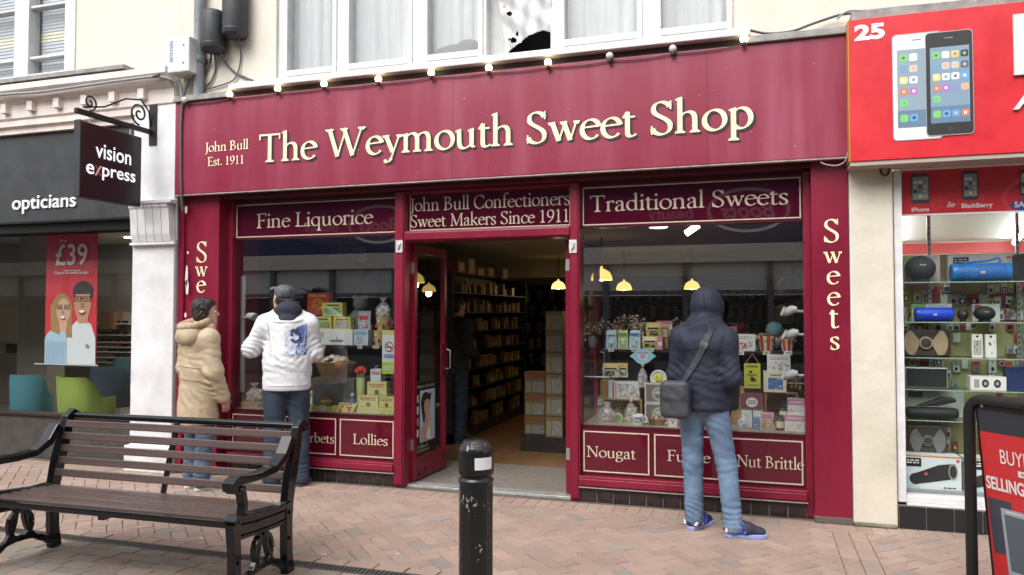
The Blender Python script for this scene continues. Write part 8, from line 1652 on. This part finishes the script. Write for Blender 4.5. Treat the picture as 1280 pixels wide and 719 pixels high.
J1 = dict(head=(HX + .02, .05, 1.585), yaw=R(-22), pitch=R(-10), neck=(HX + .01, .0, 1.42), pelvis=(HX, 0, .90), hs=.98,
  shL=(HX - .155, -.0, 1.375), shR=(HX + .165, -.0, 1.365), elL=(HX - .20, .02, 1.10), elR=(HX + .205, -.04, 1.09), wrL=(HX - .12, .19, .98), wrR=(HX + .185, .08, .885), hdL=(.45, .35, -.75), hdR=(-.15, .35, -.8), hnL=(.8, -.3, .2), hnR=(-.9, 0, 0), htL=1, htR=1,
  hipL=(HX - .085, 0, .84), hipR=(HX + .085, 0, .84), knL=(mix((HX - .09, 0, .84), lL, .5)[0], .03, .47), knR=(mix((HX + .09, 0, .84), lR, .5)[0] + .005, .03, .47), anL=(lL[0], lL[1], .085), anR=(lR[0], lR[1], .085), toeL=add((lL[0], lL[1], .04), (.06, .16, 0)), toeR=add((lR[0], lR[1], .04), (.155, .045, 0)))
def jk1(J):
    nb = J['neck']; p = J['pelvis']; P = [('c', add(nb, (0, -.01, -.11)), add(p, (0, 0, .13)), .142, .142, .78), ('c', add(p, (0, 0, .16)), add(p, (.0, .0, -.03)), .150, .176, .82), ('c', add(nb, (-.10, -.015, -.10)), add(nb, (.10, -.015, -.10)), .095, .095, .9)]
    for S in 'LR': P += [('c', mix(nb, J['sh' + S], .35), J['sh' + S], .072, .070), ('c', J['sh' + S], J['el' + S], .073, .058), ('c', J['el' + S], J['wr' + S], .058, .046)]
    hd = J['head']; P += [('e', add(hd, (-.004, -.012, .038)), (.108, .120, .112), None), ('c', add(hd, (-.005, -.01, -.02)), add(nb, (0, .005, .03)), .104, .100), ('c', add(nb, (-.05, .02, .02)), add(nb, (.05, .02, .02)), .085, .085)]; return P
def fo1(J):
    return [(J['elL'], .14, .008, (20, 5, 70)), (J['elR'], .15, .008, (-30, 5, 65)), (add(J['pelvis'], (0, 0, .14)), .22, .005, (6, 3, 42)), (add(J['neck'], (0, 0, .06)), .10, .008, (5, 12, 70)), (mix(J['elR'], J['wrR'], .6), .12, .007, (-40, 0, 60)), (add(J['neck'], (.15, -.05, -.2)), .18, .006, (45, 0, 30))]
fd = Vector((math.sin(R(22)), math.cos(R(22)), 0))
jacket1 = dict(m=NAVYJ, prims=jk1, folds=fo1, cuts=[((0, 0, -1), -.855)], subs=lambda J: [('e', tuple(Vector(J['head']) + fd * .125 + Vector((0, 0, -.01))), (.075, .09, .098), None)])
def bagside(t, body, T, J):
    # hood drawstring edge
    m = MB(); c = Vector(J['head']) + fd * .083 + Vector((0, 0, .0)); u = Vector((fd.y, -fd.x, 0)); m.tube([tuple(c + u * (.078 * math.cos(a)) + Vector((0, 0, .098 * math.sin(a))) - fd * (.02 * math.sin(a) ** 2)) for a in [k * .2618 for k in range(25)]], .012, NAVYJ, 8); m.build('hood_rim', body, local=True, origin=(0, 0, 0))
man1, T1 = person('hooded man in a navy jacket and pale blue jeans looking into the window', base, rzA, J1, jacket1, dict(m=DENIM, r=(.090, .069, .064), hip=.118, top=.915), dict(m=mat('navy_trainer', (.025, .03, .05), .6, bump=.3, bscale=150), sole=mat('periwinkle_sole', (.30, .36, .68), .5), acc=mat('blue_shoe_flash', (.06, .12, .75), .5), acc2=mat('white_shoe_panel', (.7, .7, .72), .5)), None, bagside)
seams(man1, [[(HX - .17 + .017 * k, 1.275 + .02 * math.sin(k * .16)) for k in range(21)], [(HX - .15 + .015 * k, .878) for k in range(21)], [(HX - .15 + .006 * k, 1.40 - .028 * k) for k in range(8)], [(HX + .155 - .006 * k, 1.39 - .028 * k) for k in range(8)], [(HX + .02 + .002 * k, 1.68 - .016 * k) for k in range(10)]], .0035, mat('navy_seam', (.006, .008, .02), .8))
# shoulder bag (a thing of its own) with its strap over the far shoulder
def shoulder_bag():
    t = thing('shoulder_bag', 'grey soft shoulder bag with a wide strap across the hooded man', 'bag', base, rzA); c = (HX - .155, -.19, .955)
    pr = [('b', add(c, (0, 0, -.02)), (.062, .025, .085), .038), ('b', add(c, (.002, -.012, .045)), (.062, .022, .038), .034)]
    sdf_obj('bag_body', t, BAGM, pr, .007, k=.012, noise=folds([(c, .16, .005, (60, 0, 25))], .003, 40))
    dg = bpy.context.evaluated_depsgraph_get(); dg.update(); ob = [o for o in man1.children if o.name.startswith('jacket')][0]; ev = ob.evaluated_get(dg); me = ev.to_mesh(); bv = BVHTree.FromPolygons([v.co.copy() for v in me.vertices], [tuple(p.vertices) for p in me.polygons]); ev.to_mesh_clear()
    def run(pts, ydir):
        out = []
        for x, z in pts:
            hit = bv.ray_cast(Vector((x, ydir * 1.0, z)), Vector((0, -ydir, 0))); out.append((hit[0] + Vector((0, ydir * .004, 0))) if hit[0] else Vector((x, ydir * .1, z)))
        return out
    a, b = (HX - .135, 1.03), (HX + .075, 1.43); n = 22; L = [(a[0] + (b[0] - a[0]) * k / n + .018 * math.sin(math.pi * k / n), a[1] + (b[1] - a[1]) * k / n) for k in range(n + 1)]
    back = run(L, -1); b2 = (HX - .17, 1.05); front = run([(b[0] + (b2[0] - b[0]) * k / n, b[1] + (b2[1] - b[1]) * k / n) for k in range(n + 1)], 1)
    path = back + [back[-1].lerp(front[0], .5) + Vector((0, 0, .008))] + front
    def ribbon(path, wd, m_, name, th=.003):
        V = []; 
        for i, p in enumerate(path):
            tg = (path[min(i + 1, len(path) - 1)] - path[max(i - 1, 0)]).normalized(); hit = bv.find_nearest(p); nn = hit[1] if hit[1] else Vector((0, -1, 0)); sd = tg.cross(nn).normalized(); V += [p - sd * wd / 2 + nn * .004, p + sd * wd / 2 + nn * .004, p + sd * wd / 2 + nn * (.004 + th), p - sd * wd / 2 + nn * (.004 + th)]
        f = []
        for i in range(len(path) - 1):
            for k in range(4): f.append((4 * i + k, 4 * i + (k + 1) % 4, 4 * i + 4 + (k + 1) % 4, 4 * i + 4 + k))
        mb = MB(); mb.add(V, f, m_, False); return mb.build(name, t, local=True, origin=(0, 0, 0))
    ribbon(path, .042, STRAPM, 'strap'); k0 = 15; ribbon([p + Vector((0, -.004, 0)) for p in back[k0:k0 + 3]], .056, mat('dark_buckle', (.16, .16, .16), .35, .6), 'buckle')
    m = MB(); m.tube([add(c, (-.07, -.055, .055)), add(c, (0, -.068, .07)), add(c, (.075, -.055, .065))], .005, BLACKP, 6); m.build('zip', t, local=True, origin=(0, 0, 0))
shoulder_bag()

# --- man in the white jacket and cap, head bowed
WHJ = cloth('white_jacket_cloth', (.74, .75, .79), .06, v2=(.80, .81, .84), rough=.6, bump=.5); DKD = cloth('dark_denim', (.020, .034, .060), .35, v2=(.045, .07, .11), vs=5, bump=.45, st=(1, 1, 1.2)); NAVC = cloth('navy_hood_lining', (.015, .018, .035))
b2 = G(368, 609); base2 = Vector((b2.x - .10, b2.y + .02, 0)); rz2 = R(33)
J2 = dict(head=(-.05, .13, 1.665), yaw=R(28), pitch=R(-24), neck=(-.0, .035, 1.53), pelvis=(0, 0, .95), hs=1.02,
  shL=(-.185, .02, 1.435), shR=(.185, .02, 1.435), elL=(-.315, .09, 1.22), elR=(.235, .06, 1.18), wrL=(-.15, .30, 1.24), wrR=(.11, .29, 1.15), hdL=(.7, .35, .25), hdR=(-.7, .4, .2), hnL=(0, -.3, .9), hnR=(0, -.3, .9), htL=1, htR=-1,
  hipL=(-.095, 0, .88), hipR=(.095, 0, .88), knL=(-.11, .03, .49), knR=(.11, .02, .49), anL=(-.12, 0, .085), anR=(.12, -.02, .085), toeL=(-.17, .17, .04), toeR=(.18, .15, .04))
def jk2(J):
    nb = J['neck']; p = J['pelvis']; P = [('c', add(nb, (0, -.02, -.14)), add(p, (0, .0, .16)), .185, .190, .80), ('c', add(p, (0, .01, .18)), add(p, (0, .01, -.04)), .198, .212, .80), ('c', add(nb, (-.12, -.02, -.11)), add(nb, (.12, -.02, -.11)), .105, .105, .9), ('c', add(nb, (-.04, -.005, -.01)), add(nb, (.04, -.005, -.01)), .072, .072)]
    for S in 'LR': P += [('c', mix(nb, J['sh' + S], .4), J['sh' + S], .082, .082), ('c', J['sh' + S], J['el' + S], .084, .072), ('c', J['el' + S], J['wr' + S], .072, .05)]
    return P
jacket2 = dict(m=WHJ, prims=jk2, k=.05, amp=.006, cuts=[((0, 0, -1), -.855)], folds=lambda J: [(J['elL'], .2, .010, (25, 5, 60)), (J['elR'], .2, .010, (-25, 5, 60)), (add(J['pelvis'], (0, -.1, .2)), .3, .006, (14, 3, 30)), (add(J['neck'], (-.1, -.1, -.3)), .2, .006, (50, 0, 35)), (add(J['neck'], (.15, -.1, -.35)), .2, .006, (-45, 0, 35))])
def hood_cap(t, body, T, J):
    nb = Vector(J['neck']); pr = [('e', tuple(nb + Vector((0.01, -.075, .035))), (.115, .065, .085), None), ('c', tuple(nb + Vector((-.09, -.02, .01))), tuple(nb + Vector((-.03, -.11, -.06))), .045, .05), ('c', tuple(nb + Vector((.09, -.02, .01))), tuple(nb + Vector((.03, -.11, -.06))), .045, .05)]
    sdf_obj('hood', t, NAVC, pr, .0085, k=.04, noise=folds([(tuple(nb), .15, .006, (20, 20, 50))], .004, 40))
    m = MB(); m.tube([tuple(nb + Vector((.145 * math.sin(a), -.06 - .085 * math.cos(a), -.035 - .035 * math.cos(a)))) for a in [-1.3 + .13 * k for k in range(21)]], .022, WHJ, 8); m.build('collar_edge', t, local=True, origin=(0, 0, 0))
    cp = [('e', T((0, -.016, .068)), (.094, .102, .078), None)]; c0 = T((0, 0, .055)); nz = Vector(T((0, -.25, 1))) - Vector(T((0, 0, 0))); nz.normalize()
    CAPM = mat('navy_cap', (.014, .016, .026), .8, var=.5, vscale=28, col2=(.20, .21, .24), bump=.2, bscale=120); o = sdf_obj('cap', t, CAPM, cp, .007, k=.02, cuts=[(tuple(-nz), -nz.dot(Vector(c0)))])
    b = MB(); V = []; n = 14
    for k in range(n + 1):
        a = math.pi * k / n; V += [T((.085 * math.cos(a), .065 + .02 * math.sin(a), .062)), T((.082 * math.cos(a), .075 + .10 * math.sin(a), .048))]
    b.add(V, [(2 * k, 2 * k + 2, 2 * k + 3, 2 * k + 1) for k in range(n)], CAPM, True); p = b.build('peak', o, local=True, origin=(0, 0, 0)); s = p.modifiers.new('thick', 'SOLIDIFY'); s.thickness = .004
    hh = [('e', T((0, -.035, .022)), (.088, .078, .078), None)]; sdf_obj('hair', t, HAIR, hh, .007, k=.02, cuts=[(tuple(nz), nz.dot(Vector(T((0, 0, .06))))), ((0, 0, -1), -(J['head'][2] - .075))])
    m = MB()
    for q in (-1, 1): m.tube([T((q * .086, -.03, .022)), T((q * .088, .03, .02)), T((q * .07, .092, .012))], .003, BLACKP, 6); m.tube([T((q * .034 + .026 * math.cos(a), .103, .004 + .02 * math.sin(a))) for a in [k * .4 for k in range(17)]], .0025, BLACKP, 5)
    m.build('glasses', t, local=True, origin=(0, 0, 0))
    lb, lg, dk, bb, wh = C(.30, .40, .60, .5), C(.52, .55, .62, .5), C(.05, .06, .12, .5), C(.10, .16, .48, .5), C(.7, .72, .76, .5)
    def cell(u, v):
        if v > .93 - .25 * (1 - u): return None
        d5 = (abs(v - .80 + .1) < .05 and .25 < u < .62) or (abs(u - .30) < .07 and .55 < v < .74) or (abs(math.hypot((u - .5) * 1.0, (v - .52) * 1.5) - .2) < .065 and (u > .42 or v < .47))
        if d5: return dk
        if math.hypot(u - .55, (v - .50) * 1.5) < .1: return wh
        if v < .36 and rnd.random() < .3: return wh
        if u > .52: return rnd.choice([bb, bb, bb, lb])
        return rnd.choice([lg, lg, lb, wh])
    drape(t, 'printed_patch', t, cell, -.02, .17, 1.17, 1.47, 24, 38)
man2, T2 = person('man in a white jacket with a blue back print and a dark cap', base2, rz2, J2, jacket2, dict(m=DKD, r=(.108, .086, .080), hip=.135, top=.89), dict(m=mat('dark_walking_shoe', (.03, .03, .032), .6, bump=.3, bscale=120), sole=mat('grey_sole', (.10, .10, .10), .6), s=1.02), None, hood_cap)

seams(man2, [[(-.17 + .017 * k, .90) for k in range(21)], [(-.165 + .004 * k, 1.44 - .03 * k) for k in range(9)], [(.165 - .004 * k, 1.44 - .03 * k) for k in range(9)]], .004, mat('grey_seam', (.45, .46, .5), .8))
# --- woman in the beige parka
BEI = cloth('beige_parka_cloth', (.49, .385, .255), .14, v2=(.56, .45, .31), rough=.65); FUR = mat('beige_pile_lining', (.50, .36, .24), .95, var=.3, vscale=40, bump=1.0, bscale=110); BLJ = cloth('blue_grey_jeans', (.06, .10, .17), .3, v2=(.12, .17, .26))
b3 = G(246, 611); base3 = Vector((b3.x, b3.y, 0)); rz3 = R(-18)
J3 = dict(head=(.03, .045, 1.545), yaw=R(-38), pitch=R(-4), neck=(0, .0, 1.40), pelvis=(0, 0, .88), hs=.97,
  shL=(-.165, 0, 1.32), shR=(.165, -.0, 1.32), elL=(-.205, .0, 1.05), elR=(.215, .015, 1.03), wrL=(-.18, .10, .82), wrR=(.215, .11, .80), hdL=(.05, .25, -.9), hdR=(.0, .3, -.95), hnL=(.9, 0, 0), hnR=(-.9, .1, 0), htL=1, htR=1,
  hipL=(-.085, 0, .82), hipR=(.085, 0, .82), knL=(-.085, .02, .46), knR=(.085, .02, .46), anL=(-.085, 0, .085), anR=(.085, -.01, .085), toeL=(-.09, .17, .04), toeR=(.11, .16, .04))
def jk3(J):
    nb = J['neck']; p = J['pelvis']; P = [('c', add(nb, (0, -.015, -.13)), add(p, (0, 0, .14)), .142, .150, .85), ('c', add(p, (0, 0, .14)), add(p, (0, 0, -.34)), .160, .200, .86), ('c', add(nb, (-.09, -.015, -.10)), add(nb, (.09, -.015, -.10)), .088, .088, .95)]
    for S in 'LR': P += [('c', mix(nb, J['sh' + S], .35), J['sh' + S], .072, .076), ('c', J['sh' + S], J['el' + S], .080, .068), ('c', J['el' + S], J['wr' + S], .068, .056)]
    return P
jacket3 = dict(m=BEI, prims=jk3, k=.045, amp=.004, cuts=[((0, 0, -1), -.575)], folds=lambda J: [(J['elR'], .18, .009, (30, 20, 60)), (J['elL'], .18, .009, (-30, 20, 60)), (add(J['pelvis'], (0, -.1, -.1)), .3, .006, (38, 8, 14)), (mix(J['elR'], J['wrR'], .5), .14, .008, (0, 30, 70)), (add(J['pelvis'], (.1, 0, .2)), .2, .006, (20, 10, 50))])
def parka_bits(t, body, T, J):
    nb = Vector(J['neck']); pr = [('e', tuple(nb + Vector((0, -.10, -.045))), (.135, .085, .105), None), ('c', tuple(nb + Vector((-.10, .03, .0))), tuple(nb + Vector((-.05, -.12, -.08))), .052, .05), ('c', tuple(nb + Vector((.10, .03, .0))), tuple(nb + Vector((.05, -.12, -.08))), .052, .05), ('c', tuple(nb + Vector((-.10, .03, 0))), tuple(nb + Vector((-.04, .11, -.06))), .048, .04), ('c', tuple(nb + Vector((.10, .03, 0))), tuple(nb + Vector((.04, .11, -.06))), .048, .04)]
    o = sdf_obj('hood', t, BEI, pr, .0085, k=.04, noise=folds([(tuple(nb), .15, .006, (20, 20, 50))], .004, 40))
    m = MB()
    ring = [tuple(nb + Vector((.125 * math.sin(a), -.045 - .11 * math.cos(a), .05 - .035 * math.cos(a)))) for a in [-2.6 + .217 * k for k in range(25)]]; m.tube(ring, .030, FUR, 10); m.build('pile_lining', o, local=True, origin=(0, 0, 0))
    # storm flap seam, cuff straps, pocket flap
    seams(t, [[(-.15 + .03 * k, 1.10 - .004 * k) for k in range(11)], [(-.15 + .03 * k, .985 - .003 * k) for k in range(11)]], .0055, mat('beige_seam', (.36, .26, .15), .8))
    for S in 'LR':
        c = MB(); w_ = Vector(J['wr' + S]); e = Vector(J['el' + S]); d = (w_ - e).normalized(); c.tube([w_ - d * .035, w_ - d * .01, w_ + d * .018], .06, BEI, 16, rs=[.062, .064, .058]); c.build('cuff', t, local=True, origin=(0, 0, 0))
    hr = [('e', T((0, -.022, .052)), (.094, .098, .088), None), ('e', T((0, -.045, .0)), (.086, .072, .085), None), ('c', T((-.045, -.04, -.03)), T((.045, -.04, -.03)), .05, .05), ('c', T((-.05, .045, .085)), T((.05, .045, .085)), .034, .034), ('c', T((-.08, -.0, .03)), T((-.078, .015, -.01)), .02, .012), ('c', T((.08, -.0, .03)), T((.078, .015, -.01)), .02, .012)]
    def hn(P): return (.006 * np.sin(70 * P[..., 0] + 60 * P[..., 2] + 3 * np.sin(50 * P[..., 1])) * np.sin(65 * P[..., 1] - 70 * P[..., 2] + 2 * np.sin(80 * P[..., 0]))).astype(np.float32)
    sdf_obj('hair', t, HAIR, hr, .006, k=.025, noise=hn, subs=[('e', T((0, .105, -.02)), (.082, .086, .088), None), ('e', T((0, .075, -.07)), (.09, .07, .06), None)])
wom, T3 = person('short dark haired woman in a long beige parka with its pile lined hood down', base3, rz3, J3, jacket3, dict(m=BLJ, r=(.095, .075, .068), hip=.10, top=.63), dict(m=mat('pale_grey_shoe', (.42, .46, .50), .6), sole=mat('white_sole', (.62, .62, .60), .6), s=.92), None, parka_bits)

# --- customer in dark clothes in the shade just inside the doorway
b4 = G(567, 561); base4 = Vector((b4.x - .12, b4.y + .35, .008)); DKC = cloth('dark_coat_cloth', (.012, .013, .016))
J4 = dict(head=(.0, .03, 1.60), yaw=0, pitch=0, neck=(0, 0, 1.45), pelvis=(0, 0, .90), shL=(-.18, 0, 1.38), shR=(.18, 0, 1.38), elL=(-.22, .02, 1.1), elR=(.22, .02, 1.1), wrL=(-.15, .2, 1.0), wrR=(.15, .2, 1.0), hdL=(.5, .5, -.2), hdR=(-.5, .5, -.2), hnL=(.3, -.3, .8), hnR=(-.3, -.3, .8), htL=1, htR=-1,
  hipL=(-.085, 0, .84), hipR=(.085, 0, .84), knL=(-.09, .02, .47), knR=(.09, .02, .47), anL=(-.09, 0, .085), anR=(.09, 0, .085), toeL=(-.1, .16, .04), toeR=(.1, .16, .04))
def hair4(t, body, T, J): sdf_obj('hair', t, HAIR, [('e', T((0, -.022, .05)), (.09, .095, .085), None), ('e', T((0, -.045, .0)), (.084, .07, .08), None)], .008, k=.025, subs=[('e', T((0, .115, -.01)), (.068, .058, .075), None)])
person('customer in dark coat and jeans standing in the dim doorway beside the open door', base4, R(-30), J4, dict(m=DKC, prims=jk3, k=.045, amp=.005, cuts=[((0, 0, -1), -.80)], folds=lambda J: [(J['elR'], .18, .008, (30, 20, 60))]), dict(m=DKD, r=(.1, .08, .075), hip=.12, top=.84), dict(m=mat('dark_walking_shoe', (.03, .03, .032), .6), sole=MT['grey_sole']), hair4, None, h=.0105)
